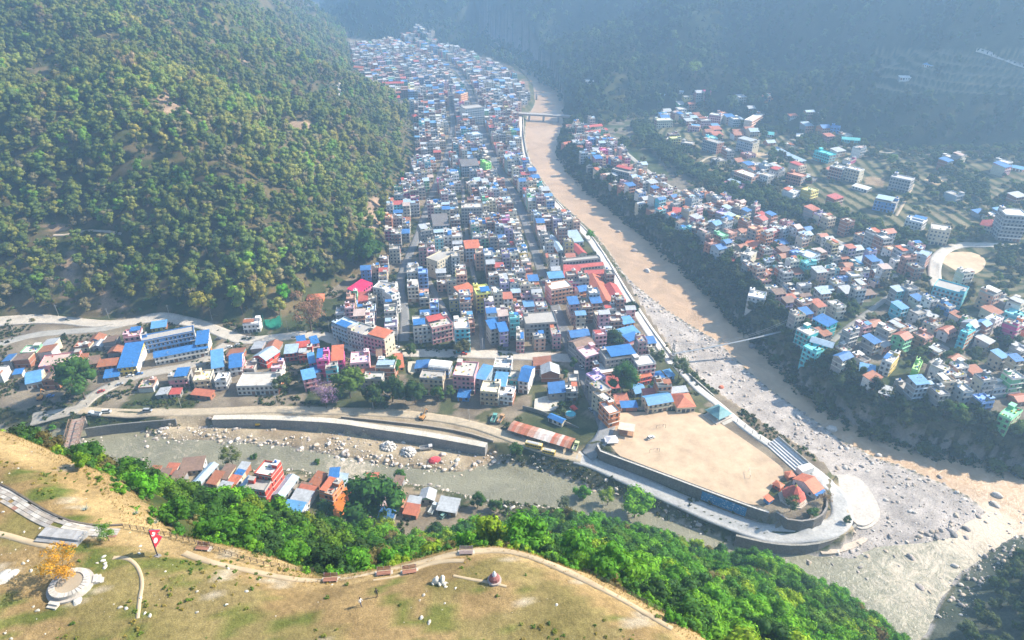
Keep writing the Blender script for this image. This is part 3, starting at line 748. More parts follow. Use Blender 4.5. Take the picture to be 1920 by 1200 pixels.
def desat(c, s):
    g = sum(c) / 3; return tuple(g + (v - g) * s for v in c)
def house(w, d, st, wall, roof, rc, rng, lod=0, side=None, fh=FL, clutter=1.0, shed=None, sat=1.0):
    """parts of one house in its own frame, the front on -y; returns name -> list of MB"""
    W = desat(WALLC[wall], sat); R = desat(ROOFC[rc], .5 + sat * .5); h = st * fh
    S = WALLC[side] if side else (WALLC[rng.choice(['grey', 'brick', 'grey', wall, wall, 'cream', 'white'])])
    P = {}
    def part(n): P.setdefault(n, []); q = MB(); P[n].append(q); return q
    hw, hd = w / 2, d / 2
    flat = roof == 'flat'
    part('wall').box(-hw, hw, -hd, hd, -6, h, W, 0, sides={2: S, 4: S, 3: S}, top=R)
    T = [(.72, .69, .64), (.56, .52, .46), (.44, .41, .37)][rng.integers(3)] if rng.random() < .7 else tuple(min(.8, c * 1.3 + .1) for c in W)
    if st > 1:
        q = part('floor_slabs'); q.kind = 'stuff'
        for k in range(1, st + (1 if flat else 0)):
            o = .55 if (k < st and rng.random() < .6) else .22
            q.box(-hw - .12, hw + .12, -hd - o, hd + .12, k * fh - .16, k * fh + .1, T, 0, bottom=True)
    # windows: frame, dark pane
    q = part('windows'); q.kind = 'stuff'
    FR = (.68, .66, .62) if rng.random() < .5 else (.22, .12, .08)
    if lod < 2:
        for k in range(st):
            z0 = k * fh + .95; z1 = z0 + 1.35
            n = max(1, int(w / 2.6)); sp = w / n
            for i in range(n):
                if rng.random() < .06: continue
                x = -hw + sp * (i + .5); a = .62
                if k == 0 and rng.random() < .5:
                    q.box(x - 1.0, x + 1.0, -hd - .05, -hd, .1, 2.5, (.10, .10, .11) if rng.random() < .5 else (.30, .18, .12), 0); continue
                if lod == 0: q.box(x - a - .12, x + a + .12, -hd - .05, -hd, z0 - .12, z1 + .12, FR, 0)
                q.box(x - a, x + a, -hd - .09, -hd, z0, z1, (.035, .045, .06), 2)
            if st > 0 and rng.random() < .75:
                for sgn in ((1, -1) if lod == 0 else (1,)):
                    n = max(1, int(d / 3.6)); sp = d / n
                    for i in range(n):
                        if rng.random() < .25: continue
                        y = -hd + sp * (i + .5)
                        x0, x1 = (hw, hw + .08) if sgn > 0 else (-hw - .08, -hw)
                        q.box(x0, x1, y - .6, y + .6, z0, z1, (.035, .045, .06), 2)
    else:
        for k in range(st):
            n = max(1, int(w / 3.4)); sp = w / n
            for i in range(n):
                x = -hw + sp * (i + .5)
                q.box(x - .75, x + .75, -hd - .08, -hd, k * fh + .9, k * fh + 2.3, (.04, .05, .06), 2)
    if not q.F: P.pop('windows')
    if flat:
        q = part('parapet'); t = .16; ph = .95; c = T if rng.random() < .6 else W
        q.box(-hw, hw, -hd, -hd + t, h, h + ph, c); q.box(-hw, hw, hd - t, hd, h, h + ph, c)
        q.box(-hw, -hw + t, -hd + t, hd - t, h, h + ph, c); q.box(hw - t, hw, -hd + t, hd - t, h, h + ph, c)
        if lod < 2 or rng.random() < .5:
            sw, sd = min(3.0, w * .42), min(3.6, d * .36)
            x0 = -hw + .2 if rng.random() < .5 else hw - .2 - sw
            y1 = hd - .2 if rng.random() < .7 else -hd + sd + .4
            q = part('stair_cover')
            q.box(x0, x0 + sw, y1 - sd, y1, h, h + 2.5, W if rng.random() < .6 else S, 0, top=R)
            q.box(x0 - .2, x0 + sw + .2, y1 - sd - .3, y1 + .2, h + 2.5, h + 2.65, T, 0, bottom=True)
            if rng.random() < .75:
                q = part('water_tank'); tc = [(.03, .03, .035), (.03, .03, .035), (.04, .16, .5), (.7, .7, .68)][rng.integers(4)]
                cx, cy = x0 + sw / 2, y1 - sd / 2
                q.lathe([(.62, h + 2.65), (.62, h + 3.7), (.35, h + 3.95)], cx, cy, tc, 0, 8)
            rx = x0 + sw if x0 < 0 else -hw + .3
            if shed or rng.random() < .30 * clutter:
                c = shed or ['blue', 'blue', 'skyblue', 'pale', 'red', 'tin', 'rust', 'tin', 'lightblue', 'orangered', 'pinkish', 'white'][rng.integers(12)]
                q = part('shed_roof')
                a, e = (-hw + .2, x0 - .3) if x0 > 0 else (x0 + sw + .3, hw - .2)
                if e - a < 1.5: a, e = -hw, hw
                yy = [-hd + .3, hd - .3] if rng.random() < .35 else ([-.3, hd - .3] if rng.random() < .5 else [-hd + .3, .3])
                z = h + 2.3
                q.V += [(a, yy[0], z - .35), (e, yy[0], z - .35), (e, yy[1], z + .2), (a, yy[1], z + .2), (a, yy[0], z - .47), (e, yy[0], z - .47), (e, yy[1], z + .08), (a, yy[1], z + .08)]
                q.F += [(0, 1, 2, 3), (7, 6, 5, 4), (0, 4, 5, 1), (1, 5, 6, 2), (2, 6, 7, 3), (3, 7, 4, 0)]; q.C += [ROOFC[c]] * 6; q.M += [1] * 6
                q = part('roof_posts'); q.kind = 'stuff'
                for px_ in (a + .15, e - .15):
                    for py_, zz in ((yy[0] + .15, z - .4), (yy[1] - .15, z + .1)): q.bar((px_, py_, h), (px_, py_, zz), .06, (.3, .3, .3))
            elif lod == 0 and rng.random() < .5 * clutter:
                q = part('roof_posts'); q.kind = 'stuff'
                for px_ in np.linspace(-hw + .3, hw - .3, 3):
                    for py_ in (-hd + .3, hd - .3): q.bar((px_, py_, h + .5), (px_, py_, h + 1.9), .14, (.42, .38, .34))
            if lod < 2 and rng.random() < .75 * clutter:
                q = part('rooftop_things'); q.kind = 'stuff'
                for k in range(rng.integers(4, 12 if lod == 0 else 7)):
                    x = rng.uniform(-hw + .5, hw - .5); y = rng.uniform(-hd + .5, hd - .5); a = rng.uniform(.25, .8)
                    c = [(.10, .22, .05), (.08, .18, .04), (.66, .62, .56), (.5, .12, .08), (.05, .2, .55), (.55, .5, .4), (.3, .3, .32), (.6, .5, .1)][rng.integers(8)]
                    q.box(x - a, x + a, y - .3, y + .3, h, h + rng.uniform(.3, 1.0), c, 0, rz=rng.uniform(0, 3))
    else:
        ov = .45; q = part('roof'); z0 = h - .05
        if roof == 'gable' or roof == 'ridge_y':
            rx = roof == 'gable'
            rise = (d if rx else w) * .22 + .3
            if rx:
                V = [(-hw - ov, -hd - ov, z0), (hw + ov, -hd - ov, z0), (hw + ov, 0, z0 + rise), (-hw - ov, 0, z0 + rise), (hw + ov, hd + ov, z0), (-hw - ov, hd + ov, z0)]
                ends = [[(-hw, -hd, h), (-hw, hd, h), (-hw, 0, h + rise * .86)], [(hw, hd, h), (hw, -hd, h), (hw, 0, h + rise * .86)]]
            else:
                V = [(hw + ov, -hd - ov, z0), (hw + ov, hd + ov, z0), (0, hd + ov, z0 + rise), (0, -hd - ov, z0 + rise), (-hw - ov, hd + ov, z0), (-hw - ov, -hd - ov, z0)]
                ends = [[(-hw, -hd, h), (hw, -hd, h), (0, -hd, h + rise * .86)], [(hw, hd, h), (-hw, hd, h), (0, hd, h + rise * .86)]]
            V2 = [(x, y, z - .12) for x, y, z in V]; q.V = V + V2
            q.F = [(0, 1, 2, 3), (3, 2, 4, 5), (9, 8, 7, 6), (11, 10, 8, 9), (0, 6, 7, 1), (1, 7, 8, 2), (2, 8, 10, 4), (4, 10, 11, 5), (5, 11, 9, 3), (3, 9, 6, 0)]
            q.C = [R] * 10; q.M = [1] * 10
            for e in ends: part('gable_wall').face(e, W, 0)
        elif roof == 'mono':
            ri = d * .13 + .15
            V = [(-hw - ov, -hd - ov, z0), (hw + ov, -hd - ov, z0), (hw + ov, hd + ov, z0 + ri), (-hw - ov, hd + ov, z0 + ri)]
            q.V = V + [(x, y, z - .12) for x, y, z in V]
            q.F = [(0, 1, 2, 3), (7, 6, 5, 4), (0, 4, 5, 1), (1, 5, 6, 2), (2, 6, 7, 3), (3, 7, 4, 0)]; q.C = [R] * 6; q.M = [1] * 6
            g = part('gable_wall')
            g.face([(-hw, -hd, h), (-hw, hd, h), (-hw, hd, h + ri * .9)], W); g.face([(hw, hd, h), (hw, -hd, h), (hw, hd, h + ri * .9)], W); g.face([(hw, hd, h), (hw, hd, h + ri * .9), (-hw, hd, h + ri * .9), (-hw, hd, h)], W)
        elif roof == 'hip':
            rise = min(w, d) * .32; k = max(0, (w - d) / 2) if w > d else 0; ky = max(0, (d - w) / 2)
            V = [(-hw - ov, -hd - ov, z0), (hw + ov, -hd - ov, z0), (hw + ov, hd + ov, z0), (-hw - ov, hd + ov, z0), (-k - .1, -ky - .1, z0 + rise), (k + .1, -ky - .1, z0 + rise), (k + .1, ky + .1, z0 + rise), (-k - .1, ky + .1, z0 + rise)]
            q.V = V; q.F = [(0, 1, 5, 4), (1, 2, 6, 5), (2, 3, 7, 6), (3, 0, 4, 7), (4, 5, 6, 7), (3, 2, 1, 0)]; q.C = [R] * 6; q.M = [1] * 6
        elif roof == 'vault':
            n = 8; pts = [(-hw - .3, 0, 0)]
            for k in range(n + 1):
                t = math.pi * k / n
                q.V += [(-hw - .2, -math.cos(t) * (hd + .2), z0 + math.sin(t) * hd * .55), (hw + .2, -math.cos(t) * (hd + .2), z0 + math.sin(t) * hd * .55)]
            q.F = [(2 * k, 2 * k + 1, 2 * k + 3, 2 * k + 2) for k in range(n)] + [tuple(range(0, 2 * n + 2, 2))[::-1], tuple(range(1, 2 * n + 2, 2))]
            q.C = [R] * (n + 2); q.M = [1] * (n + 2)
        if lod < 2 and rng.random() < .5 and d > 6:
            q = part('rooftop_things'); q.kind = 'stuff'
            if roof == 'mono':
                for k in range(rng.integers(1, 6)):
                    x = rng.uniform(-hw + .5, hw - .5); y = rng.uniform(-hd + .5, hd - .5); z = h + (y + hd) / d * (d * .13 + .15)
                    q.box(x - .15, x + .15, y - .15, y + .15, z - .1, z + .35, (.35, .33, .3))
    if lod == 0 and st >= 2 and rng.random() < .8:
        for k in range(1, st):
            if rng.random() < .7:
                q = part('balcony'); z = k * fh; ow = hw * rng.uniform(.55, 1.0); c = T if rng.random() < .5 else W
                q.box(-ow, ow, -hd - 1.0, -hd, z - .15, z - .0, T, 0, bottom=True)
                q.box(-ow, ow, -hd - 1.02, -hd - .94, z, z + .85, c, 0)
                q.box(-ow, -ow + .08, -hd - .94, -hd, z, z + .85, c, 0); q.box(ow - .08, ow, -hd - .94, -hd, z, z + .85, c, 0)
    return P

HOUSES = []            # spec dicts
gcell = 1.0
OX0, OY0 = -500, 150
OCC = np.zeros((1400, 2100), bool)
def footprint(cx, cy, w, d, a, m=.0, n=None):
    kx = max(2, int(w / .8) + 1); ky = max(2, int(d / .8) + 1)
    u, v = np.meshgrid(np.linspace(-w / 2 - m, w / 2 + m, kx), np.linspace(-d / 2 - m, d / 2 + m, ky))
    c, s = math.cos(a), math.sin(a)
    return (cx + u * c - v * s).ravel(), (cy + u * s + v * c).ravel()
def occ_idx(x, y):
    return np.clip((x - OX0).astype(int), 0, 1399), np.clip((y - OY0).astype(int), 0, 2099)
for P, w in ROADS:
    for t in np.linspace(-.5, .5, int(w) + 2):
        q = P + normals(P) * w * t
        i, j = occ_idx(q[:, 0], q[:, 1]); OCC[i, j] = True
        i, j = occ_idx(q[:, 0] + .7, q[:, 1]); OCC[i, j] = True
        i, j = occ_idx(q[:, 0], q[:, 1] + .7); OCC[i, j] = True

BELT = resample(lift([(1195, 235), (1235, 285), (1290, 318), (1350, 345), (1420, 378), (1500, 398), (1580, 412), (1650, 440), (1730, 462)]), 4, 2)
for t in np.linspace(-11, 11, 30):
    q = BELT + normals(BELT) * t
    i, j = occ_idx(q[:, 0], q[:, 1]); OCC[i, j] = True
    i, j = occ_idx(q[:, 0] + 2, q[:, 1] + 1); OCC[i, j] = True
def add_house(cx, cy, w, d, a, st, wall, roof, rc, label=None, side=None, fh=FL, shed=None, hero=False, name='house', clutter=1.0, gzv=None):
    fx, fy = footprint(cx, cy, w, d, a)
    g = float(gz(cx, cy)) if gzv is None else gzv
    HOUSES.append(dict(cx=cx, cy=cy, w=w, d=d, a=a, st=st, wall=wall, roof=roof, rc=rc, label=label, side=side, fh=fh, shed=shed, hero=hero, name=name, z=g, clutter=clutter))
    i, j = occ_idx(fx, fy); OCC[i, j] = True

def B(x1, y1, x2, y2, d, st, wall, roof, rc, label=None, **k):
    """front eave (or parapet foot) corners seen in the photograph, d = depth in metres or the back left corner"""
    fh = k.get('fh', FL); h = st * fh
    pts = [(x1, y1), (x2, y2)] + ([d] if isinstance(d, tuple) else [])
    x, y, g = hit([p[0] for p in pts], [p[1] for p in pts], h)
    g0 = float(min(g[:2].mean(), g.max()))
    if y1 > 858 and x1 < 860: g0 = min(g0, .6)
    z = g0 + h
    x, y = PZ([p[0] for p in pts], [p[1] for p in pts], z)
    u = np.array([x[1] - x[0], y[1] - y[0]]); w = float(np.hypot(*u)); u /= w; nrm = np.array([-u[1], u[0]])
    if isinstance(d, tuple):
        d = float(abs(np.dot(np.array([x[2] - x[0], y[2] - y[0]]), nrm)))
    mid = np.array([x[:2].mean(), y[:2].mean()]) + nrm * d / 2
    add_house(float(mid[0]), float(mid[1]), max(w, 2.0), max(d, 2.0), math.atan2(u[1], u[0]), st, wall, roof, rc, label, hero=True, gzv=g0, **k)

# --- the district left of the junction
B(289, 671, 389, 652, 8, 2, 'white', 'gable', 'blue', 'long two-storey white block with bright blue roof facing the courtyard', side='white')
B(266, 641, 364, 622, 8, 3, 'blue', 'flat', 'dark', 'long three-storey blue and white wing behind the courtyard', side='white', clutter=.3)
B(367, 646, 389, 643, (367, 626), 3, 'cream', 'mono', 'blue', 'tall blue-roofed end block joining the two long wings', side='white')
B(283, 616, 311, 612, 8, 1, 'yellow', 'mono', 'skyblue', 'small yellow house with light blue roof above the long wings')
B(231, 634, 262, 630, 10, 3, 'pink', 'flat', 'pale', 'pinkish house with blue shed on its roof at the left end of the long wings', side='white', shed='blue')
B(220, 690, 255, 686, (234, 652), 2, 'yellow', 'mono', 'blue', 'large bright blue sloping roof over yellow walls beside the bridge road', side='white')
B(72, 690, 143, 681, (78, 669), 1, 'pink', 'flat', 'pinkish', 'wide low pinkish building with flat pale roof behind the big round tree', fh=4.2)
B(48, 720, 77, 714, (54, 697), 1, 'white', 'gable', 'skyblue', 'white house with blue gable roof left of the big round tree', fh=4.5)
B(24, 702, 40, 700, 5, 1, 'cream', 'mono', 'blue', 'tiny cream hut with blue roof at the left edge')
B(145, 674, 164, 671, 5, 1, 'brick', 'mono', 'rust', 'small rust roofed shed beside the wide pinkish building')
B(166, 683, 184, 680, 8, 1, 'brick', 'mono', 'brown', 'brown roofed shed between rust shed and long rust roof')
B(182, 688, 218, 684, 7, 2, 'brick', 'mono', 'rust', 'rust roofed building left of the large blue sloping roof')
B(194, 709, 222, 705, 8, 1, 'grey', 'mono', 'blue', 'blue canopy shed on the street corner by the big round tree')
B(397, 691, 419, 687, (404, 662), 2, 'white', 'mono', 'skyblue', 'tall white house with blue roof left of the pair near the junction', side='cream')
B(430, 690, 453, 687, (440, 663), 2, 'white', 'gable', 'blue', 'white house with vivid blue roof, right of the pair near the junction', side='pink')
B(475, 668, 499, 676, (490, 648), 2, 'red', 'ridge_y', 'lightblue', 'red walled building with grey-blue gable roof', side='red')
B(315, 713, 352, 710, 10, 2, 'pink', 'flat', 'pale', 'pinkish two-storey house with blue rooftop shed above the riverside garden', shed='blue')
B(318, 739, 337, 738, 5, 1, 'white', 'mono', 'red', 'tiny white hut with bright red roof above the riverside road')
B(362, 716, 394, 713, 11, 2, 'beige', 'flat', 'pinkish', 'beige unfinished two-storey house with flat roof', side='grey')
B(358, 739, 394, 743, 5, 1, 'brick', 'mono', 'rustred', 'low striped rust lean-to below the beige unfinished house')
B(402, 716, 424, 715, 9, 2, 'white', 'flat', 'concrete', 'white frame building with bare columns on its roof', side='grey')
B(443, 726, 520, 724, (452, 701), 2, 'white', 'flat', 'cream', 'very wide low white building with flat cream roof and red bands', side='orange', fh=3.0)
B(508, 692, 529, 691, 8, 2, 'pink', 'flat', 'pinkish', 'small pink house right of the wide cream roof', shed='orangered')
B(533, 663, 557, 661, 9, 2, 'red', 'mono', 'lightblue', 'red and white house with pale blue roof on the west road')
B(556, 652, 580, 649, 6, 2, 'white', 'mono', 'red', 'white house with bright red roof on the west road')
B(558, 641, 573, 638, 6, 2, 'white', 'mono', 'blue', 'white house with blue roof close to the west road')
B(585, 645, 598, 642, 8, 2, 'pink', 'mono', 'blue', 'pink house with narrow blue roof close to the west road')
B(560, 667, 586, 664, 9, 2, 'red', 'flat', 'pale', 'white and red house in front of the red roofed house', side='white')
B(580, 681, 591, 679, 10, 3, 'magenta', 'mono', 'skyblue', 'narrow magenta wing with sky blue roof')
B(593, 677, 616, 675, 11, 4, 'magenta', 'flat', 'dark', 'magenta four-storey block with dark flat roof', side='magenta')
B(622, 676, 643, 674, (624, 653), 3, 'magenta', 'mono', 'orangered', 'magenta block with big orange-red roof', side='magenta')
B(569, 712, 592, 707, 9, 3, 'pink', 'mono', 'skyblue', 'pinkish house with sky blue roof behind the purple flowering tree', side='pink')
B(584, 700, 600, 697, 7, 2, 'bluegrey', 'mono', 'blue', 'small blue roof in front of the magenta block')
B(610, 694, 632, 692, 8, 3, 'cyan', 'flat', 'white', 'pale cyan modern house in front of the magenta block', side='cyan')
B(657, 683, 692, 680, 13, 3, 'pink', 'flat', 'pinkish', 'pink and white house with columned roof terrace', side='pink')
B(668, 705, 701, 703, 9, 1, 'cream', 'gable', 'rustred', 'low hall with terracotta tiled roof among the riverside trees')
B(740, 690, 757, 688, 14, 1, 'yellow', 'mono', 'orangered', 'salmon red roofed hall with yellow side wall by the courtyard')
B(706, 668, 716, 667, 9, 2, 'brick', 'mono', 'brown', 'narrow brown roofed house beside the pink columned house')
B(786, 710, 830, 713, (794, 695), 4, 'beige', 'flat', 'cream', 'beige four-storey hotel above the riverside trees', side='beige')
B(803, 690, 841, 694, 9, 2, 'blue', 'vault', 'white', 'white arched tunnel roof over blue walls behind the beige hotel')
B(849, 705, 889, 708, (853, 678), 4, 'pink', 'flat', 'pinkish', 'square pink four-storey building with roof terrace', side='pink')
B(891, 708, 909, 712, 13, 3, 'bluegrey', 'mono', 'skyblue', 'blue-roofed block right of the square pink building')
B(925, 722, 947, 724, 12, 3, 'cream', 'mono', 'skyblue', 'cream block with light blue roof', side='white')
B(900, 735, 934, 738, 11, 3, 'beige', 'flat', 'pinkish', 'cream three-storey school-like block above the river bank', side='white')
B(936, 742, 961, 745, 10, 2, 'white', 'flat', 'white', 'low white block at the edge of the river bank scrub')
B(858, 744, 880, 745, 7, 1, 'blue', 'mono', 'blue', 'small bright blue shed below the square pink building')
B(925, 690, 958, 692, 11, 3, 'bluegrey', 'flat', 'concrete', 'bluish three-storey house with roof terrace south of the junction road')
B(972, 713, 990, 716, (985, 685), 3, 'white', 'gable', 'blue', 'white house with long blue roof above the small courtyard', side='white')
B(948, 712, 970, 714, 10, 2, 'teal', 'flat', 'concrete', 'teal and grey house left of the white blue-roofed house')
B(1061, 736, 1084, 736, 8, 2, 'grey', 'flat', 'cream', 'square cream-roofed house left of the wide street')
B(1028, 782, 1054, 793, 4, 1, 'white', 'gable', 'blue', 'small blue roofed shed by the playground')
# --- right of the main street, around the football ground
B(1142, 778, 1163, 772, 11, 3, 'orange', 'flat', 'pinkish', 'orange brick corner house at the top left of the football ground', side='orange')
B(1136, 757, 1152, 750, 12, 3, 'beige', 'flat', 'concrete', 'unfinished house behind the orange corner house')
B(1126, 738, 1146, 730, 11, 3, 'brick', 'flat', 'dark', 'dark roofed brick house on the wide street')
B(1116, 716, 1136, 708, 9, 3, 'lilac', 'flat', 'concrete', 'lilac-grey house on the wide street bend')
B(1071, 633, 1106, 629, 9, 3, 'bluegrey', 'gable', 'blue', 'bright blue roofed block beside the main street')
B(1098, 672, 1128, 664, 12, 3, 'pink', 'flat', 'pinkish', 'pinkish flat-roofed block on the main street', side='grey')
B(1084, 655, 1115, 645, 11, 3, 'grey', 'gable', 'brown', 'big brown pitched roof beside the main street')
B(1136, 676, 1194, 668, 12, 4, 'grey', 'flat', 'pale', 'long bare grey wall building with cluttered roof', side='grey', shed='blue')
B(1124, 703, 1164, 696, 12, 2, 'brick', 'flat', 'cream', 'wide cream-roofed building left of the large round tree')
B(1171, 697, 1196, 708, 13, 2, 'cream', 'flat', 'pale', 'pale roofed building right of the large round tree', side='red')
B(1194, 710, 1222, 704, 9, 2, 'red', 'mono', 'orangered', 'red walled house with orange roof')
B(1196, 687, 1230, 682, 10, 4, 'pink', 'flat', 'pinkish', 'dark pink apartment block with balconies near the promenade', side='grey')
B(1192, 738, 1211, 734, (1188, 721), 1, 'blue', 'gable', 'skyblue', 'narrow sky blue roofed shed beside the small round tree')
B(1216, 760, 1262, 752, (1211, 742), 2, 'cream', 'gable', 'skyblue', 'cream school building with long light blue roof above the football ground', side='cream')
B(1270, 764, 1304, 762, (1263, 739), 1, 'cream', 'hip', 'orangered', 'cream hall with rusty orange hip roof above the football ground', fh=4)
B(1166, 764, 1195, 763, 5, 1, 'brick', 'mono', 'blue', 'low blue shed at the top edge of the football ground')
B(1226, 735, 1242, 731, 7, 1, 'cream', 'vault', 'lightblue', 'light blue round-topped hall by the small round tree', fh=4)
B(1233, 712, 1248, 709, 7, 1, 'blue', 'mono', 'blue', 'blue shed among trees near the promenade')
B(1253, 706, 1265, 703, 6, 1, 'blue', 'mono', 'skyblue', 'small sky blue shed next to the promenade trees')
B(1260, 737, 1290, 734, 5, 1, 'grey', 'mono', 'tin', 'grey tin shed behind the rusty hip roof')
B(1148, 664, 1169, 658, 7, 1, 'blue', 'gable', 'blue', 'small blue roof standing behind the long bare grey wall')
B(1170, 632, 1200, 624, 9, 2, 'cream', 'mono', 'skyblue', 'light blue roof close to the promenade')
B(1170, 608, 1190, 604, 8, 2, 'orange', 'mono', 'skyblue', 'square sky blue roof over orange walls')
B(1180, 640, 1202, 632, 7, 2, 'pink', 'mono', 'blue', 'blue roof beside the promenade south of the orange house')
# --- red roofed school and market in the middle
B(1057, 505, 1132, 497, 6, 2, 'cream', 'gable', 'red', 'long thin red roof at the top of the red market')
B(1057, 520, 1088, 521, (1080, 502), 2, 'pink', 'mono', 'red', 'wide red roof at the left of the red market')
B(1098, 514, 1143, 512, 7, 2, 'pink', 'gable', 'red', 'red gable roof at the right of the red market')
B(1121, 570, 1152, 568, (1087, 520), 1, 'brick', 'ridge_y', 'rustred', 'very long rusty market roof running towards the promenade', fh=4)
B(1148, 565, 1174, 563, (1137, 535), 1, 'pink', 'ridge_y', 'red', 'bright red hall roof at the lower end of the rusty market roof', fh=4)
B(1085, 477, 1100, 475, (1079, 459), 1, 'cream', 'ridge_y', 'red', 'small red gable roof beside the school yard', fh=4)
B(1073, 454, 1094, 452, (1069, 437), 1, 'white', 'mono', 'lightblue', 'pale blue school roof beside the promenade', fh=4)
B(1046, 472, 1058, 471, (1028, 443), 1, 'white', 'ridge_y', 'lightblue', 'long pale grey-blue school roof along the yard', fh=4)
B(1056, 492, 1126, 485, 6, 2, 'grey', 'flat', 'concrete', 'long grey block behind the red market roofs', side='grey', clutter=.3)
B(1034, 545, 1074, 538, 12, 4, 'salmon', 'flat', 'pinkish', 'salmon red hotel with balconies beside the main street', side='pink')
B(1030, 522, 1058, 520, 9, 2, 'bluegrey', 'mono', 'skyblue', 'bright sky blue roof beside the main street and the market')
B(1087, 547, 1104, 544, 9, 3, 'orange', 'gable', 'blue', 'dark blue roof standing left of the long rusty market roof')
# --- town centre
B(853, 618, 881, 616, (858, 598), 6, 'cyan', 'flat', 'concrete', 'tall turquoise and black striped tower by the west road', side='white')
B(622, 609, 650, 620, 12, 4, 'bluegrey', 'flat', 'concrete', 'westernmost block of the curved white apartment terrace', side='white', shed='blue')
B(651, 620, 680, 629, 12, 4, 'white', 'flat', 'concrete', 'middle block of the curved white apartment terrace', side='cream')
B(681, 629, 721, 640, 11, 4, 'pink', 'flat', 'pinkish', 'easternmost pinkish block of the curved apartment terrace', side='cream', shed='orangered')
B(775, 615, 808, 612, 15, 4, 'white', 'flat', 'pale', 'white block with broad roof terrace left of the turquoise tower', side='white', shed='blue')
B(810, 617, 849, 608, 14, 4, 'pink', 'flat', 'pinkish', 'pinkish corner block directly left of the turquoise tower', side='grey')
B(672, 549, 698, 531, 10, 2, 'magenta', 'mono', 'magenta', 'magenta-red roof with a pale square mark near the forest edge', side='pink')
B(699, 540, 733, 546, 11, 4, 'white', 'flat', 'concrete', 'white and blue horizontal-banded building beside the magenta roof', side='white')
B(734, 556, 749, 550, 12, 5, 'white', 'flat', 'white', 'bright white narrow building by the hill street', side='white')
B(820, 492, 856, 474, 12, 5, 'cream', 'flat', 'pale', 'large cream hotel stepping down beside the hill street', side='cream')
B(789, 434, 811, 431, 11, 6, 'grey', 'flat', 'concrete', 'tall bare grey tower right of the hill street', side='grey')
B(813, 424, 842, 422, (812, 407), 3, 'bluegrey', 'mono', 'dark', 'big dark sloping roof behind the light blue roof', side='cream')
B(814, 436, 843, 434, 5, 3, 'bluegrey', 'mono', 'lightblue', 'light blue roof in front of the big dark roof')
B(865, 391, 904, 390, 12, 5, 'grey', 'flat', 'dark', 'wide bare grey concrete block in the centre', side='grey', clutter=.2)
B(872, 205, 908, 201, 18, 7, 'bluegrey', 'flat', 'concrete', 'largest grey hotel in the upper town', side='white')
B(882, 255, 905, 252, 14, 6, 'bluegrey', 'flat', 'concrete', 'bluish grey slab between the two upper streets', side='white', clutter=.2)
B(864, 178, 877, 174, 12, 7, 'salmon', 'flat', 'pale', 'salmon pink tower in the upper town', side='salmon')
B(911, 308, 921, 306, 12, 6, 'lime', 'flat', 'pale', 'lime green tall house beside the tree in mid town', side='lime')
B(866, 312, 898, 310, 18, 4, 'bluegrey', 'mono', 'dark', 'big dark blue-grey hall roof left of the lime green house')
B(717, 157, 757, 156, 9, 3, 'cream', 'gable', 'red', 'long bright red school roof near the forest edge', side='yellow')
B(661, 126, 682, 128, 10, 1, 'cream', 'gable', 'orangered', 'orange-red hall roof at the top of the valley town, left', fh=4)
B(683, 132, 706, 134, 10, 1, 'white', 'gable', 'orangered', 'orange-red hall roof at the top of the valley town, right', fh=4)
B(689, 122, 712, 125, 8, 1, 'white', 'gable', 'blue', 'bright blue hall roof behind the orange-red halls', fh=4)
B(792, 207, 803, 206, 12, 3, 'pink', 'hip', 'red', 'bright red hip roof near the upper hill street')
B(775, 219, 785, 218, 11, 2, 'cream', 'hip', 'red', 'dark red roof at the forest edge in the upper town')
B(733, 184, 750, 183, 10, 2, 'cream', 'gable', 'red', 'red roof below the long red school roof')
B(866, 553, 893, 545, 12, 3, 'salmon', 'mono', 'orangered', 'square orange-red roof in the middle of the lower town')
B(893, 553, 920, 550, 14, 5, 'yellow', 'flat', 'cream', 'yellow apartment block beside the square orange-red roof', side='cream')
B(846, 483, 862, 482, 9, 5, 'white', 'flat', 'pale', 'slim white apartment tower with balconies', side='white')
B(873, 466, 900, 464, 13, 4, 'bluegrey', 'mono', 'orangered', 'house with orange-red front roof band above a blue-grey facade')
B(905, 478, 930, 474, 9, 2, 'blue', 'mono', 'blue', 'low vivid blue roof in mid town')
B(920, 617, 936, 614, 10, 4, 'grey', 'mono', 'blue', 'blue roof left of a twin above the lower town road', side='grey')
B(937, 622, 953, 620, 10, 4, 'lilac', 'mono', 'blue', 'blue roof on a purple house above the lower town road', side='grey')
B(986, 609, 1045, 605, 15, 4, 'grey', 'flat', 'pale', 'wide grey blank-walled block with pale roofs beside the main street', side='grey', clutter=.3)
B(1036, 633, 1052, 632, 20, 3, 'pink', 'flat', 'cream', 'narrow pink house with red shed beside the main street', shed='orangered')
B(968, 640, 983, 640, 15, 3, 'pink', 'flat', 'pale', 'pink house with blue rooftop shed in the lower town', shed='blue')
# --- near bank strip
B(477, 889, 509, 895, (491, 864), 4, 'red', 'flat', 'concrete', 'red four-storey building with grey flat roof on the near bank', side='red')
B(458, 917, 497, 922, (476, 900), 3, 'red', 'flat', 'pinkish', 'lower front half of the red building on the near bank', side='red')
B(512, 927, 533, 931, (531, 890), 1, 'bluegrey', 'ridge_y', 'lightblue', 'pale blue metal roof right of the red building')
B(356, 909, 371, 912, (390, 868), 1, 'white', 'ridge_y', 'lightblue', 'long pale blue metal roof near the olive tree')
B(337, 884, 378, 880, 9, 1, 'beige', 'mono', 'brown', 'brown flat-topped shed left of the long pale blue roof')
B(518, 975, 552, 981, 12, 1, 'white', 'mono', 'skyblue', 'patched sky blue roof at the lower end of the long tin shed')
B(533, 956, 566, 962, 13, 1, 'white', 'mono', 'tin', 'patched grey and rust roof in the middle of the long tin shed')
B(548, 938, 578, 943, 10, 1, 'brick', 'mono', 'rustred', 'rust coloured upper section of the long tin shed')
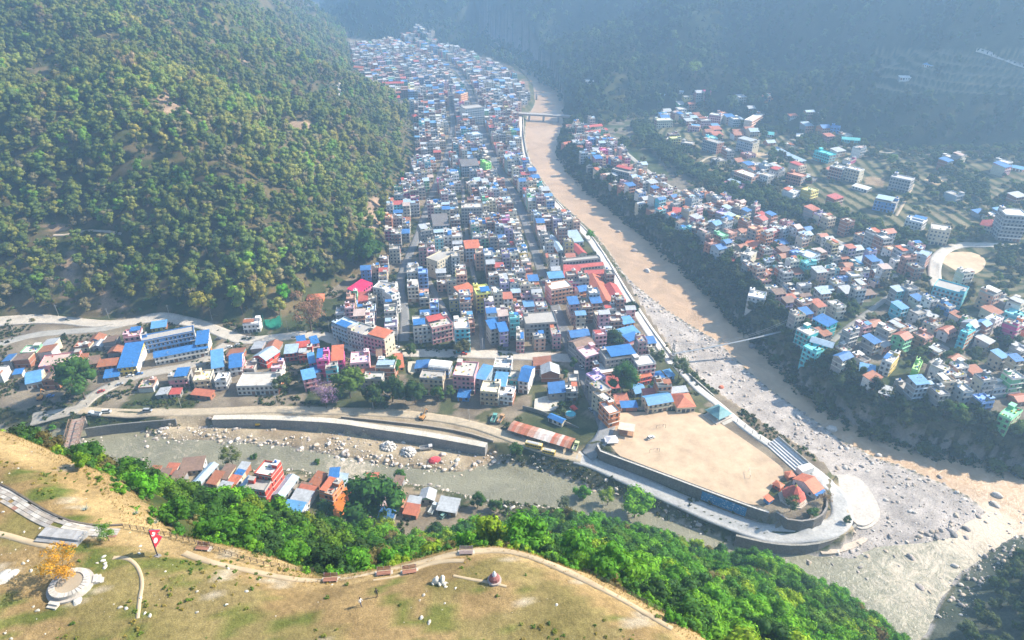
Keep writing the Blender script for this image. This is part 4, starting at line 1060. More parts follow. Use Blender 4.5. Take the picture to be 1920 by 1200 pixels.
B(553, 924, 572, 928, 7, 1, 'grey', 'mono', 'brown', 'small brown-grey roof beside the long tin shed')
B(580, 905, 597, 910, (590, 884), 1, 'brick', 'mono', 'rust', 'rusty striped roof near the river on the near bank')
B(598, 924, 624, 931, (616, 898), 2, 'orange', 'flat', 'concrete', 'grey-brown flat-roofed house with orange end wall', side='orange')
B(617, 895, 634, 894, 6, 2, 'bluegrey', 'mono', 'blue', 'small bright blue roof beside the river on the near bank')
B(625, 913, 640, 915, 9, 1, 'bluegrey', 'mono', 'lightblue', 'narrow pale blue lean-to beside the orange end wall')
B(686, 905, 708, 904, 6, 1, 'brick', 'mono', 'rustred', 'rust red roof at the river edge behind the big tree')
B(735, 912, 750, 914, 7, 1, 'brick', 'mono', 'brown', 'dark brown roof on the river edge right of the big tree')
B(756, 962, 780, 966, 6, 1, 'brick', 'mono', 'rustred', 'red striped tin roof of the small yard shed')
B(762, 948, 784, 951, 6, 1, 'grey', 'mono', 'tin', 'grey tin roof behind the red striped one in the yard')
B(819, 955, 854, 961, 8, 1, 'grey', 'mono', 'tin', 'wide grey metal roof over parked vehicles in the yard')
for (x1, y1, x2, y2, d, wl, rf) in ((238, 888, 262, 888, 6, 'white', 'tin'), (275, 893, 290, 894, 7, 'brick', 'rust'), (293, 898, 310, 899, 7, 'brick', 'brown'), (306, 888, 325, 889, 7, 'grey', 'rustred'), (315, 905, 336, 907, 8, 'beige', 'brown'),
                                    (388, 905, 404, 908, 8, 'brick', 'rust'), (407, 895, 424, 898, 9, 'brick', 'brown'), (420, 913, 436, 916, 8, 'orange', 'orangered'), (432, 899, 444, 902, 7, 'blue', 'blue'), (400, 925, 420, 929, 8, 'grey', 'tin'), (440, 888, 455, 890, 8, 'white', 'tin'), (446, 918, 458, 921, 9, 'grey', 'lightblue')):
    B(x1, y1, x2, y2, d, 1, wl, 'mono', rf)
# --- right bank landmarks
B(1402, 556, 1434, 562, 11, 3, 'white', 'flat', 'white', 'white cube house alone above the right bank trees', side='white')
B(1519, 486, 1538, 478, 11, 4, 'bluegrey', 'flat', 'pale', 'house with bright lime green balconied end wall', side='lime')
B(1377, 322, 1410, 334, 13, 4, 'salmon', 'flat', 'pale', 'pink salmon apartment block at the edge of the fields', side='salmon')
B(1357, 342, 1388, 352, 10, 2, 'pink', 'flat', 'pinkish', 'low pink house left of the salmon apartment block')
B(1886, 404, 1930, 407, 16, 7, 'grey', 'flat', 'pale', 'tall unfinished grey tower at the right edge', side='grey', clutter=.2)
B(1838, 421, 1872, 428, 13, 2, 'beige', 'hip', 'red', 'red hip-roofed mansion beside the unfinished tower')
B(1750, 537, 1808, 553, 14, 4, 'cyan', 'flat', 'pale', 'large turquoise apartment block below the sand pitch', side='teal')
B(1493, 618, 1516, 630, 10, 4, 'teal', 'flat', 'concrete', 'turquoise house above the river cliff', side='teal')
B(1506, 650, 1530, 664, 11, 4, 'cyan', 'flat', 'pale', 'bright cyan house on the cliff edge', side='cyan')
B(1524, 597, 1552, 612, 9, 3, 'teal', 'mono', 'blue', 'teal house with blue roof behind the cliff edge')
B(1519, 640, 1560, 652, 7, 2, 'cyan', 'gable', 'lightblue', 'long pale blue metal roof behind the cyan cliff house')
B(1612, 697, 1640, 703, 9, 1, 'grey', 'mono', 'skyblue', 'square blue roof above the right bank trees')
B(1653, 676, 1672, 683, 14, 3, 'white', 'flat', 'pale', 'white house with blue shed and yellow end wall', side='yellow', shed='blue')
B(1709, 693, 1722, 697, 13, 3, 'lime', 'flat', 'concrete', 'green fronted house with plain brown end wall', side='salmon')
B(1648, 736, 1668, 742, 8, 1, 'brick', 'mono', 'tin', 'pale tin roof with rusty edge by the right bank trees')
B(1872, 778, 1896, 789, 14, 3, 'green', 'flat', 'cream', 'mint green house with cream side wall at the right edge', side='cream')
B(1393, 462, 1415, 467, 13, 1, 'cream', 'mono', 'orangered', 'wide orange-red roof amid the right bank town')
B(1261, 396, 1285, 398, 8, 2, 'white', 'mono', 'red', 'white house with red front roof on the right bank')
B(1390, 477, 1408, 482, 12, 4, 'white', 'flat', 'white', 'tall white apartment house on the right bank', side='cream')
B(1845, 598, 1865, 606, 12, 3, 'white', 'flat', 'white', 'white box house beside the east road', side='white')
B(1800, 622, 1815, 628, 10, 4, 'cyan', 'flat', 'pale', 'bright blue-cyan house in the right bank town', side='salmon')
B(1735, 568, 1757, 574, 10, 2, 'white', 'flat', 'white', 'small white-roofed house in the right bank centre', side='white')
B(1558, 238, 1575, 240, 8, 3, 'blue', 'flat', 'concrete', 'dark blue house against the shaded hillside', side='blue')
B(1579, 261, 1613, 264, 8, 2, 'teal', 'mono', 'teal', 'long teal building against the shaded hillside', side='teal')
B(1449, 277, 1478, 292, 6, 1, 'white', 'mono', 'lightblue', 'upper of two long pale blue farm roofs in the fields')
B(1473, 290, 1503, 303, 6, 1, 'white', 'mono', 'lightblue', 'lower of two long pale blue farm roofs in the fields')
B(1730, 120, 1754, 124, 12, 1, 'white', 'mono', 'skyblue', 'lone blue-roofed farmhouse on the high terraces')
B(1598, 348, 1626, 356, 7, 1, 'white', 'mono', 'white', 'white tin shed among the terraced fields')
B(1881, 310, 1918, 318, 7, 1, 'white', 'mono', 'skyblue', 'pale blue roof at the right edge of the fields')
B(1094, 240, 1130, 236, 8, 1, 'cream', 'gable', 'red', 'back red roof of the pair near the concrete bridge', fh=4)
B(1100, 250, 1130, 247, 8, 1, 'cream', 'gable', 'red', 'front red roof of the pair near the concrete bridge', fh=4)
B(1060, 272, 1098, 266, 10, 1, 'cream', 'gable', 'rustred', 'faded red roof by the river on the right bank', fh=4)
B(1146, 299, 1175, 300, 10, 2, 'white', 'hip', 'red', 'white house with curved red roof on the far right bank')
B(1147, 318, 1180, 326, 14, 3, 'grey', 'flat', 'dark', 'big dark square building on the far right bank', side='grey')
for (x1, y1, x2, y2, d, st, wl, sd) in ((1104, 0, 0, 0, 0, 0, 0, 0),):
    pass
FH = [(1232, 227, 1262, 226, 12, 3, 'cream'), (1318, 262, 1345, 270, 12, 4, 'grey'), (1382, 262, 1412, 270, 12, 4, 'bluegrey'), (1330, 215, 1352, 218, 10, 4, 'pink'), (1527, 283, 1556, 292, 10, 3, 'teal'),
      (1556, 312, 1580, 318, 11, 4, 'brick'), (1580, 314, 1612, 322, 10, 4, 'beige'), (1475, 326, 1503, 333, 11, 3, 'brick'), (1442, 318, 1460, 324, 10, 3, 'white'), (1418, 325, 1440, 332, 10, 4, 'white'), (1670, 332, 1708, 340, 12, 4, 'grey'),
      (1640, 375, 1680, 383, 12, 3, 'blue'), (1698, 412, 1730, 420, 12, 3, 'white'), (1745, 430, 1782, 436, 14, 4, 'cream'), (1712, 476, 1738, 483, 12, 4, 'bluegrey'), (1410, 228, 1434, 214, 10, 3, 'salmon'), (1240, 215, 1256, 216, 9, 3, 'cyan'), (1290, 237, 1312, 239, 9, 2, 'pink'), (1250, 262, 1275, 264, 9, 1, 'white'), (1276, 268, 1298, 271, 10, 2, 'grey')]
for x1, y1, x2, y2, d, st, wl in FH:
    B(x1, y1, x2, y2, d, st, wl, 'flat', ['pale', 'concrete', 'pinkish'][st % 3], side=['brick', 'cream', 'grey', wl][(x1 // 7) % 4])
# --- the rest of the town, lot by lot along the streets
WPAL = ['cream'] * 9 + ['white'] * 6 + ['pink'] * 9 + ['salmon'] * 8 + ['teal'] * 2 + ['cyan'] * 3 + ['green'] * 3 + ['yellow'] * 4 + ['lilac'] * 2 + ['grey'] * 20 + ['brick'] * 20 + ['orange'] * 4 + ['blue'] * 4 + ['beige'] * 15 + ['bluegrey'] * 7 + ['magenta'] * 2 + ['red'] * 1
def fill(district, axis, z0, us, vs, st_range, seed, tin=.3, gap=.12, pxgrid=None, hmul=1.0, rust=.1, voff=0.0, umin=None):
    rng = np.random.default_rng(seed)
    D = poly(district, z0)
    P = resample(lift(axis), 3, 2) if len(axis) else None
    N = normals(P); seg = np.r_[0, np.cumsum(np.hypot(*np.diff(P, axis=0).T))]
    def at(s, t):
        x = np.interp(s, seg, P[:, 0]); y = np.interp(s, seg, P[:, 1])
        nx = np.interp(s, seg, N[:, 0]); ny = np.interp(s, seg, N[:, 1]); L = math.hypot(nx, ny)
        return x + nx / L * t, y + ny / L * t, math.atan2(-nx, ny)   # tangent direction
    v = -260 + voff
    cnt = 0
    while v < 320:
        dv = rng.uniform(*vs)
        s = -0.0
        while s < seg[-1]:
            du = rng.uniform(*us)
            x, y, ta = at(s + du / 2, v + dv / 2)
            s += du
            if rng.random() < gap: continue
            if not inside(D, np.array([x]), np.array([y]))[0]: continue
            # width across the view, the front turned to -y
            a = ta - math.pi / 2
            w, d = dv - rng.uniform(.1, .7), du - rng.uniform(.1, .8)
            if rng.random() < .12: d *= .75
            fx, fy = footprint(x, y, w, d, a, -.35)
            i, j = occ_idx(fx, fy)
            if OCC[i, j].mean() > .03: continue
            st = int(rng.integers(st_range[0], st_range[1] + 1))
            wall = WPAL[rng.integers(len(WPAL))]
            r = rng.random()
            if r < rust and st <= 3:
                st = min(st, 2); roof, rc = ('mono', 'gable')[rng.integers(2)], ['rust', 'rustred', 'brown', 'tin', 'rust'][rng.integers(5)]
            elif r < rust + tin:
                roof = ['mono', 'gable', 'mono'][rng.integers(3)]; rc = ['blue', 'blue', 'skyblue', 'blue', 'lightblue', 'tin', 'tin', 'red', 'pinkish', 'rustred', 'lightblue'][rng.integers(11)]
            else:
                roof, rc = 'flat', ['concrete', 'pale', 'concrete', 'cream', 'pinkish', 'pinkish', 'brown', 'dark'][rng.integers(8)]
            add_house(float(x), float(y), w, d, a, st, wall, roof, rc, fh=FL * hmul)
            cnt += 1
        v += dv
    return cnt
MAIN = [(628, 612), (640, 600), (660, 570), (652, 545), (690, 520), (728, 505), (728, 470), (733, 400), (765, 345), (778, 300), (783, 230), (768, 205), (800, 190), (880, 170), (960, 175), (975, 210), (976, 270), (986, 322), (1012, 362), (1040, 392), (1070, 425),
        (1100, 455), (1130, 505), (1158, 552), (1185, 600), (1214, 645), (1225, 672), (1140, 690), (1090, 668), (1050, 652), (950, 652), (870, 648), (770, 646), (722, 650), (650, 634)]
FAR = [(800, 190), (745, 185), (700, 172), (668, 130), (655, 68), (700, 56), (740, 66), (800, 78), (850, 95), (900, 112), (940, 128), (970, 148), (992, 175), (990, 200), (960, 178), (880, 172)]
S1x = [(1160, 850), (1135, 800)] + S1[1:]
c1 = fill(MAIN, S1x, 0, (6.2, 9.5), (6.0, 9.0), (2, 5), 3, tin=.17, gap=.05, rust=.07)
c2 = fill(FAR, S1x, 0, (8, 12), (8, 12.0), (2, 4), 4, tin=.12, gap=.34)
LOWER = [(500, 655), (700, 672), (900, 678), (1070, 682), (1090, 700), (1100, 760), (1060, 770), (960, 755), (860, 745), (800, 735), (700, 722), (520, 705)]
WESTAX = [(0, 700), (200, 690), (420, 680), (640, 685), (860, 690), (1085, 690)]
c3 = fill(LOWER, WESTAX, 0, (8, 13), (8, 12), (1, 3), 5, tin=.45, gap=.55)
c4 = fill([(150, 640), (220, 640), (230, 690), (300, 690), (390, 665), (480, 640), (520, 650), (480, 735), (300, 745), (180, 700), (60, 740), (0, 720), (0, 680)], WESTAX, 0, (7, 11), (7, 10), (1, 2), 6, tin=.3, gap=.42, rust=.35)
EASTP = [(1092, 690), (1125, 688), (1225, 678), (1262, 706), (1300, 744), (1290, 762), (1150, 765), (1135, 770)]
c5 = fill(EASTP, S1x, 3, (8, 12), (7, 10), (1, 4), 8, tin=.4, gap=.25)
RB1 = [(1064, 228), (1118, 226), (1165, 280), (1215, 322), (1262, 358), (1320, 378), (1400, 396), (1460, 418), (1500, 428), (1570, 454), (1640, 494), (1690, 532), (1740, 562), (1800, 594), (1868, 622), (1960, 660), (1960, 830), (1905, 812), (1850, 790),
       (1790, 770), (1720, 765), (1660, 755), (1600, 720), (1550, 690), (1500, 660), (1490, 630), (1470, 590), (1415, 540), (1350, 490), (1300, 455), (1240, 405), (1200, 385), (1140, 345), (1090, 300)]
EAX = [(2100, 740), (1960, 655), (1868, 620), (1740, 560), (1640, 492), (1500, 425), (1320, 375), (1210, 318), (1130, 245), (1100, 228), (1075, 190)]
c6 = fill(RB1, EAX, 12, (6.5, 10), (6.5, 10), (1, 4), 9, tin=.14, gap=.20, rust=.22)
RB2 = [(1400, 390), (1480, 395), (1600, 440), (1700, 470), (1760, 520), (1850, 560), (1960, 620), (1960, 660), (1868, 618), (1740, 556), (1640, 488), (1500, 420)]
c7 = fill(RB2, EAX, 16, (7, 11), (7, 11), (2, 4), 10, tin=.12, gap=.28)
RB3 = [(1220, 205), (1300, 185), (1420, 205), (1560, 250), (1700, 300), (1900, 330), (1900, 420), (1700, 400), (1560, 390), (1400, 350), (1300, 330), (1240, 290)]
c8 = fill(RB3, EAX, 25, (9, 14), (9, 14), (1, 3), 12, tin=.3, gap=.90)
c10 = fill([(640, 885), (860, 925), (900, 950), (880, 985), (760, 985), (660, 960)], [(600, 930), (700, 935), (800, 940), (900, 950)], 0, (7, 10), (6, 8), (1, 1), 17, tin=.3, gap=.35, rust=.6)
c9 = fill([(1230, 190), (1300, 182), (1440, 215), (1430, 250), (1340, 250), (1240, 225)], EAX, 25, (9, 14), (9, 14), (1, 3), 13, tin=.5, gap=.7)
def strays():
    for (x, y, w, rc, st) in ((490, 88, 9, 'lightblue', 1), (518, 90, 8, 'blue', 1), (515, 104, 7, 'white', 1), (455, 610, 0, 0, 0), (1115, 155, 0, 0, 0), (30, 655, 0, 0, 0), (1240, 178, 8, 'lightblue', 1), (1275, 172, 8, 'lightblue', 1), (1500, 255, 9, 'white', 1), (1445, 252, 9, 'teal', 1), (1108, 152, 22, 'white', 1), (1705, 145, 24, 'white', 1)):
        if w: B(x - w * .7, y, x + w * .7, y + 1, w * 1.0 if w < 15 else 7, st, 'white', 'mono', rc)
strays()
B(455, 610, 486, 608, 8, 2, 'white', 'flat', 'lightblue', 'white building with pale blue roof by the west road bend', side='white')
B(575, 562, 606, 560, 8, 1, 'orange', 'hip', 'orangered', 'orange-red roof hidden among forest edge trees')

# --- rank by size in the picture
def project_house(h):
    z = h['z'] + h['st'] * h['fh'] * .6
    px, py, dep = proj(h['cx'], h['cy'], z)
    k = FPX / dep
    area = k * k * (h['w'] * h['d'] * .5 + h['w'] * h['st'] * h['fh'] * .8)
    return float(px), float(py), float(k), float(area)
for h in HOUSES:
    h['px'], h['py'], h['k'], h['area'] = project_house(h)
vis = [h for h in HOUSES if -40 < h['px'] < 1960 and -30 < h['py'] < 1230]
vis.sort(key=lambda h: -h['area'] * (1 if 0 < h['px'] < 1920 else .2) * (1.0 if not (h['label']) else 50))
INDIV = vis[:300]; REST = vis[300:]
print('houses', len(HOUSES), 'visible', len(vis), c1, c2, c3, c4, c5, c6, c7, c8, c9)

# --- labels that single out one house each
ST = {1: 'single-storey', 2: 'two-storey', 3: 'three-storey', 4: 'four-storey', 5: 'five-storey', 6: 'six-storey', 7: 'seven-storey'}
WN = dict(cream='cream', white='white', pink='pink', salmon='salmon', magenta='magenta', teal='teal', cyan='turquoise', green='green', yellow='yellow', lilac='lilac', grey='bare grey', brick='brown brick', orange='orange', red='red', blue='blue', beige='beige', lime='lime green', bluegrey='blue-grey')
def roofname(h):
    if h['roof'] == 'flat':
        return RNAME.get(h['rc'], 'flat ' + h['rc'] + ' roof')
    return {'skyblue': 'sky blue', 'lightblue': 'pale blue', 'rust': 'rusty', 'rustred': 'rust red', 'orangered': 'orange-red', 'tin': 'grey tin', 'teal': 'teal', 'white': 'white', 'brown': 'brown', 'dark': 'dark'}.get(h['rc'], h['rc']) + {'gable': ' gable roof', 'ridge_y': ' gable roof', 'mono': ' sloping roof', 'hip': ' hip roof', 'vault': ' arched roof'}[h['roof']]
LM = [('the concrete bridge', 1020, 212), ('the riverside promenade', 1150, 525), ('the football ground', 1230, 775), ('the red market roofs', 1110, 530), ('the turquoise striped tower', 868, 630), ('the curved white terrace', 670, 630), ('the beige hotel', 810, 710), ('the square pink building', 870, 700),
      ('the magenta block', 610, 680), ('the courtyard wings', 330, 650), ('the big roadside tree', 147, 718), ('the suspension footbridge', 1480, 625), ('the sand pitch', 1800, 495), ('the lime green wall', 1530, 475), ('the salmon block', 1395, 330), ('the unfinished tower', 1900, 420),
      ('the cliff-edge cyan house', 1518, 660), ('the large turquoise block', 1780, 550), ('the red hip roof', 1855, 420), ('the cream stepped hotel', 835, 480), ('the bare grey tower', 800, 430), ('the largest grey hotel', 890, 210), ('the lime green house', 916, 310), ('the main street', 1000, 460), ('the upper main street', 930, 310), ('the hill street', 760, 520),
      ('the forest edge', 720, 430), ('the mint green house', 1885, 785), ('the white cube house', 1418, 558), ('the school yard', 1060, 460), ('the bend of the east road', 1700, 535), ('the east road', 1860, 615), ('the pale blue farm roofs', 1475, 290), ('the red building', 490, 895), ('the bus shed', 1010, 815), ('the yellow-walled house', 1665, 690)]
def relation(h, lms=None):
    best = sorted(lms or LM, key=lambda t: (t[1] - h['px']) ** 2 + (1.3 * (t[2] - h['py'])) ** 2)[0]
    dx, dy = h['px'] - best[1], h['py'] - best[2]
    far = math.hypot(dx, dy) > 70
    if abs(dx) > abs(dy) * 1.2: r = 'right of' if dx > 0 else 'left of'
    else: r = 'behind' if dy < 0 else 'in front of'
    return ('well ' if far and r in ('right of', 'left of', 'behind') else '') + r + ' ' + best[0]
ORD = ['', 'second', 'third', 'fourth', 'fifth', 'sixth', 'seventh', 'eighth', 'ninth', 'tenth']
todo = {}
for h in INDIV:
    if h['label']: continue
    base = (ST[h['st']] + ' ' if h['st'] > 1 else 'low ') + WN[h['wall']] + ' house with ' + roofname(h)
    h['label'] = base + ' ' + relation(h)
    todo.setdefault(h['label'], []).append(h)
for lab, hs in todo.items():
    if len(hs) > 1:
        hs.sort(key=lambda h: h['px'])
        for k, h in enumerate(hs):
            h['label'] = ('leftmost ' if k == 0 else ('rightmost ' if k == len(hs) - 1 else ORD[k] + '-from-left ')) + lab
for h in INDIV:
    while len(h['label'].split()) > 16:
        w_ = h['label'].split(); h['label'] = ' '.join(w for w in w_ if w not in ('well',)) if 'well' in w_ else ' '.join(w_[:1] + w_[2:])
def group_of(h):
    if h['py'] > 860: return 'buildings of the near bank strip'
    if h['px'] > 1050 and h['px'] > 1050 + (h['py'] - 230) * .82: return 'houses of the right bank town'
    if h['py'] > 650 and h['px'] < 1095: return 'houses below the west road'
    return 'houses of the valley town'
def build_house(h, k):
    rng = np.random.default_rng(1000 + k)
    lod = 0 if h['k'] > 2.1 else (1 if h['k'] > 1.35 else 2)
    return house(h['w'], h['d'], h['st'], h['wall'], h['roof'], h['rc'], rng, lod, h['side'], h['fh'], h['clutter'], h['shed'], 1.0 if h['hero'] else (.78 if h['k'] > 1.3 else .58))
for k, h in enumerate(INDIV):
    P = build_house(h, k)
    root = empty(h['name'], (h['cx'], h['cy'], h['z']), h['a'])
    tag(root, h['label'], 'house', group_of(h))
    for nm, ms in P.items():
        for q in ms:
            o = q.build(nm, root)
            if getattr(q, 'kind', None): o['kind'] = 'stuff'
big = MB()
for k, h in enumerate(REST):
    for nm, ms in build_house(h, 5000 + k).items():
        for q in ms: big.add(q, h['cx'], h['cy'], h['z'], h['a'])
if big.F:
    o = big.build('distant_houses'); o['kind'] = 'stuff'; o['label'] = 'dense far houses of the valley and right bank towns'; o['category'] = 'houses'
print('rest faces', len(big.F))
# ------------------------------------------------------------ trees and plants
def leaf_mat(name):
    m, n, l, b = mat(name, .75, .15)
    a = n.new('ShaderNodeAttribute'); a.attribute_name = 'col'
    t = n.new('ShaderNodeAttribute'); t.attribute_type = 'INSTANCER'; t.attribute_name = 'tint'
    c = mixc(n, l, a.outputs['Color'], t.outputs['Color'], 1.0, 'MULTIPLY')
    l.new(c, b.inputs['Base Color'])
    tr = n.new('ShaderNodeBsdfTranslucent'); l.new(mixc(n, l, c, (1.0, 1.0, .35), 1.0, 'MULTIPLY'), tr.inputs[0])
    mx = n.new('ShaderNodeMixShader'); mx.inputs[0].default_value = .36
    l.new(b.outputs[0], mx.inputs[1]); l.new(tr.outputs[0], mx.inputs[2]); l.new(mx.outputs[0], n['Material Output'].inputs[0])
    return m
M['leaf'] = leaf_mat('foliage')
M['bark'] = attr_mat('bark', .95, .3, (3, .5), .1)[0]
ICO = None
def ico():
    t = (1 + 5 ** .5) / 2
    V = np.array([(-1, t, 0), (1, t, 0), (-1, -t, 0), (1, -t, 0), (0, -1, t), (0, 1, t), (0, -1, -t), (0, 1, -t), (t, 0, -1), (t, 0, 1), (-t, 0, -1), (-t, 0, 1)], float)
    V /= np.linalg.norm(V[0])
    F = np.array([(0, 11, 5), (0, 5, 1), (0, 1, 7), (0, 7, 10), (0, 10, 11), (1, 5, 9), (5, 11, 4), (11, 10, 2), (10, 7, 6), (7, 1, 8), (3, 9, 4), (3, 4, 2), (3, 2, 6), (3, 6, 8), (3, 8, 9), (4, 9, 5), (2, 4, 11), (6, 2, 10), (8, 6, 7), (9, 8, 1)])
    return V, F
IV, IF = ico()
def crown_data(seed, kind):
    """unit crown: width about 2, base at z=0 -> list V, F, C"""
    r = np.random.default_rng(seed)
    nl, nleaf, ls, hgt, flat = dict(broad=(16, 780, .15, 1.5, .8), round=(14, 1000, .11, 1.7, .95), pine=(9, 190, .18, 1.9, .8), shrub=(7, 120, .22, 1.0, .8), fine=(0, 2600, .075, 1.7, .8), airy=(13, 900, .10, 2.0, .8), bare=(0, 0, .1, 1.6, 1))[kind]
    V, F, C = [], [], []
    L = []
    for k in range(nl):
        if kind == 'pine':
            z = .35 + 1.3 * (k + .5) / nl; R = (1 - ((z - .85) / 1.25) ** 2) ** .5 * .62 if abs(z - .85) < 1.2 else .2
            a = r.uniform(0, 6.28); rad = R * r.uniform(.2, .9); L.append((rad * math.cos(a), rad * math.sin(a), z, r.uniform(.36, .52)))
        else:
            a = r.uniform(0, 6.28); q = r.random() ** .5; z = r.uniform(.25, 1) * hgt * (1 - .28 * q)
            q *= .72 * math.sqrt(max(.1, 1 - ((z / hgt - .5) / .62) ** 2))
            L.append((q * math.cos(a), q * math.sin(a), z * .85, r.uniform(.26, .44)))
    if kind == 'fine':
        for k in range(26):
            a = r.uniform(0, 6.28); z = r.uniform(.2, 1.5); q = r.random() ** .5 * .8 * math.sqrt(max(.1, 1 - ((z - .85) / 1.0) ** 2)); L.append((q * math.cos(a), q * math.sin(a), z, r.uniform(.16, .34)))
    for x, y, z, s in (L if kind != 'fine' else []):
        s0 = s * (.55 if kind == 'airy' else .78)
        i = len(V)
        for v in IV:
            w = s0 * r.uniform(.8, 1.15)
            V.append((x + v[0] * w, y + v[1] * w, z + v[2] * w * flat))
        c = r.uniform(.75, 1.05)
        for f in IF: F.append(tuple(i + int(t) for t in f)); C.append((c, c * r.uniform(.95, 1.05), c))
    tot = sum(s * s for *_, s in L)
    for x, y, z, s in L:
        for q in range(int(nleaf * s * s / max(tot, 1e-6))):
            d = r.normal(size=3); d /= np.linalg.norm(d)
            if d[2] < -.3: d[2] *= -1
            p = np.array([x, y, z]) + d * s * r.uniform(.78, 1.12) * np.array([1, 1, flat])
            u = np.cross(d, r.normal(size=3)); u /= np.linalg.norm(u) + 1e-9; w = np.cross(d, u) * .8 + d * r.uniform(-.5, .5)
            e = ls * r.uniform(.5, 1.15); i = len(V)
            V += [tuple(p - u * e * .5 - w * e * .3), tuple(p + u * e * .5 - w * e * .3), tuple(p + w * e * .7)]
            F.append((i, i + 1, i + 2))
            c = r.uniform(.7, 1.45); C.append((c * r.uniform(.9, 1.15), c, c * .9))
    return V, F, C
def trunk_mb(h, r0, seed, kind):
    r = random.Random(seed); b = MB(); c = (.16, .12, .085) if kind != 'bare' else (.30, .26, .22)
    top = (r.uniform(-.04, .04), r.uniform(-.04, .04), h)
    b.bar((0, 0, -.6), top, r0, c, n=6, r2=r0 * .6)
    nb = 4 if kind != 'bare' else 16
    for k in range(nb):
        a = 6.28 * k / nb + r.uniform(-.3, .3); z = h * (.7 + .3 * (k % 3) / 3); q = .45 if kind != 'bare' else r.uniform(.5, .9); zz = h + (.55 if kind != 'bare' else r.uniform(.3, 1.2))
        e = (math.cos(a) * q, math.sin(a) * q, zz)
        b.bar((0, 0, z), e, r0 * .5, c, n=4, r2=r0 * .15)
        if kind == 'bare':
            for t in range(5):
                a2 = a + r.uniform(-.9, .9); f = r.uniform(.3, .8)
                s = tuple(f * v if i < 2 else z + (zz - z) * f for i, v in enumerate(e))
                b.bar(s, (s[0] + math.cos(a2) * .4, s[1] + math.sin(a2) * .4, s[2] + r.uniform(.1, .5)), r0 * .3, c, n=3, r2=.01)
    return b
TREEK = {}
def tree_kind(kind, nvar, th, r0, seed):
    out = []
    for k in range(nvar):
        V, F, C = crown_data(seed + k, kind)
        me = None
        if F:
            o = mesh_np('crown', np.array(V) + np.array([0, 0, th * .75]), np.array(F), M['leaf'], cols=np.array(C)); me = o.data; bpy.data.objects.remove(o)
        t = trunk_mb(th, r0, seed + k, kind).build('trunk', None, [M['bark']]); tm = t.data; bpy.data.objects.remove(t)
        out.append((me, tm))
    TREEK[kind] = out
tree_kind('broad', 6, .55, .055, 100); tree_kind('round', 4, .6, .06, 200); tree_kind('pine', 6, .7, .05, 300)
tree_kind('shrub', 4, .12, .04, 400); tree_kind('airy', 4, .8, .05, 500); tree_kind('bare', 3, .6, .05, 600); tree_kind('fine', 4, .75, .05, 700)
def tree_obj(name, x, y, z, s, kind, tint, label, cat, group, sz=1.0, var=None):
    v = TREEK[kind]; k = random.randrange(len(v)) if var is None else var
    root = empty(name, (x, y, z), random.uniform(0, 6.28)); root.scale = (s, s, s * sz)
    tag(root, label, cat, group)
    for nm, me in (('crown', v[k][0]), ('trunk', v[k][1])):
        if me is None: continue
        o = bpy.data.objects.new(nm, me); COL.objects.link(o); o.parent = root
        if nm == 'crown': o['tint'] = (*[float(c) for c in tint], 1.0)
    return root
def scatter_group():
    g = bpy.data.node_groups.new('scatter', 'GeometryNodeTree')
    g.interface.new_socket('Geometry', in_out='INPUT', socket_type='NodeSocketGeometry')
    g.interface.new_socket('Collection', in_out='INPUT', socket_type='NodeSocketCollection')
    g.interface.new_socket('Geometry', in_out='OUTPUT', socket_type='NodeSocketGeometry')
    n, l = g.nodes, g.links
    gi, go = n.new('NodeGroupInput'), n.new('NodeGroupOutput')
    ci = n.new('GeometryNodeCollectionInfo'); ci.inputs['Separate Children'].default_value = True; ci.inputs['Reset Children'].default_value = True
    ip = n.new('GeometryNodeInstanceOnPoints'); ip.inputs['Pick Instance'].default_value = True
    def na(nm, t):
        a = n.new('GeometryNodeInputNamedAttribute'); a.data_type = t; a.inputs['Name'].default_value = nm; return a.outputs[0]
    l.new(gi.outputs[0], ip.inputs['Points']); l.new(gi.outputs[1], ci.inputs[0]); l.new(ci.outputs[0], ip.inputs['Instance'])
    l.new(na('vi', 'INT'), ip.inputs['Instance Index']); l.new(na('rot', 'FLOAT_VECTOR'), ip.inputs['Rotation']); l.new(na('scl', 'FLOAT_VECTOR'), ip.inputs['Scale'])
    l.new(ip.outputs[0], go.inputs[0])
    return g
SG = scatter_group()
PROTO = {}
def proto_coll(kind, meshes=None):
    if kind in PROTO: return PROTO[kind]
    c = bpy.data.collections.new('kinds_of_' + kind)
    if meshes is None:
        meshes = []
        for me, tm in TREEK[kind]:
            b = MB()
            nv = len(me.vertices); V = np.zeros(nv * 3, np.float32); me.vertices.foreach_get('co', V)
            F = np.zeros(len(me.loops), np.int32); me.loops.foreach_get('vertex_index', F)
            cc = np.zeros(len(me.polygons) * 4, np.float32); me.attributes['col'].data.foreach_get('color', cc)
            o = mesh_np('crown', V.reshape(-1, 3), F.reshape(-1, 3), M['leaf'], cols=cc.reshape(-1, 4)[:, :3]); meshes.append(o.data); bpy.data.objects.remove(o)
    for k, me in enumerate(meshes):
        c.objects.link(bpy.data.objects.new('%s_%02d' % (kind, k), me))
    PROTO[kind] = (c, len(meshes)); return PROTO[kind]
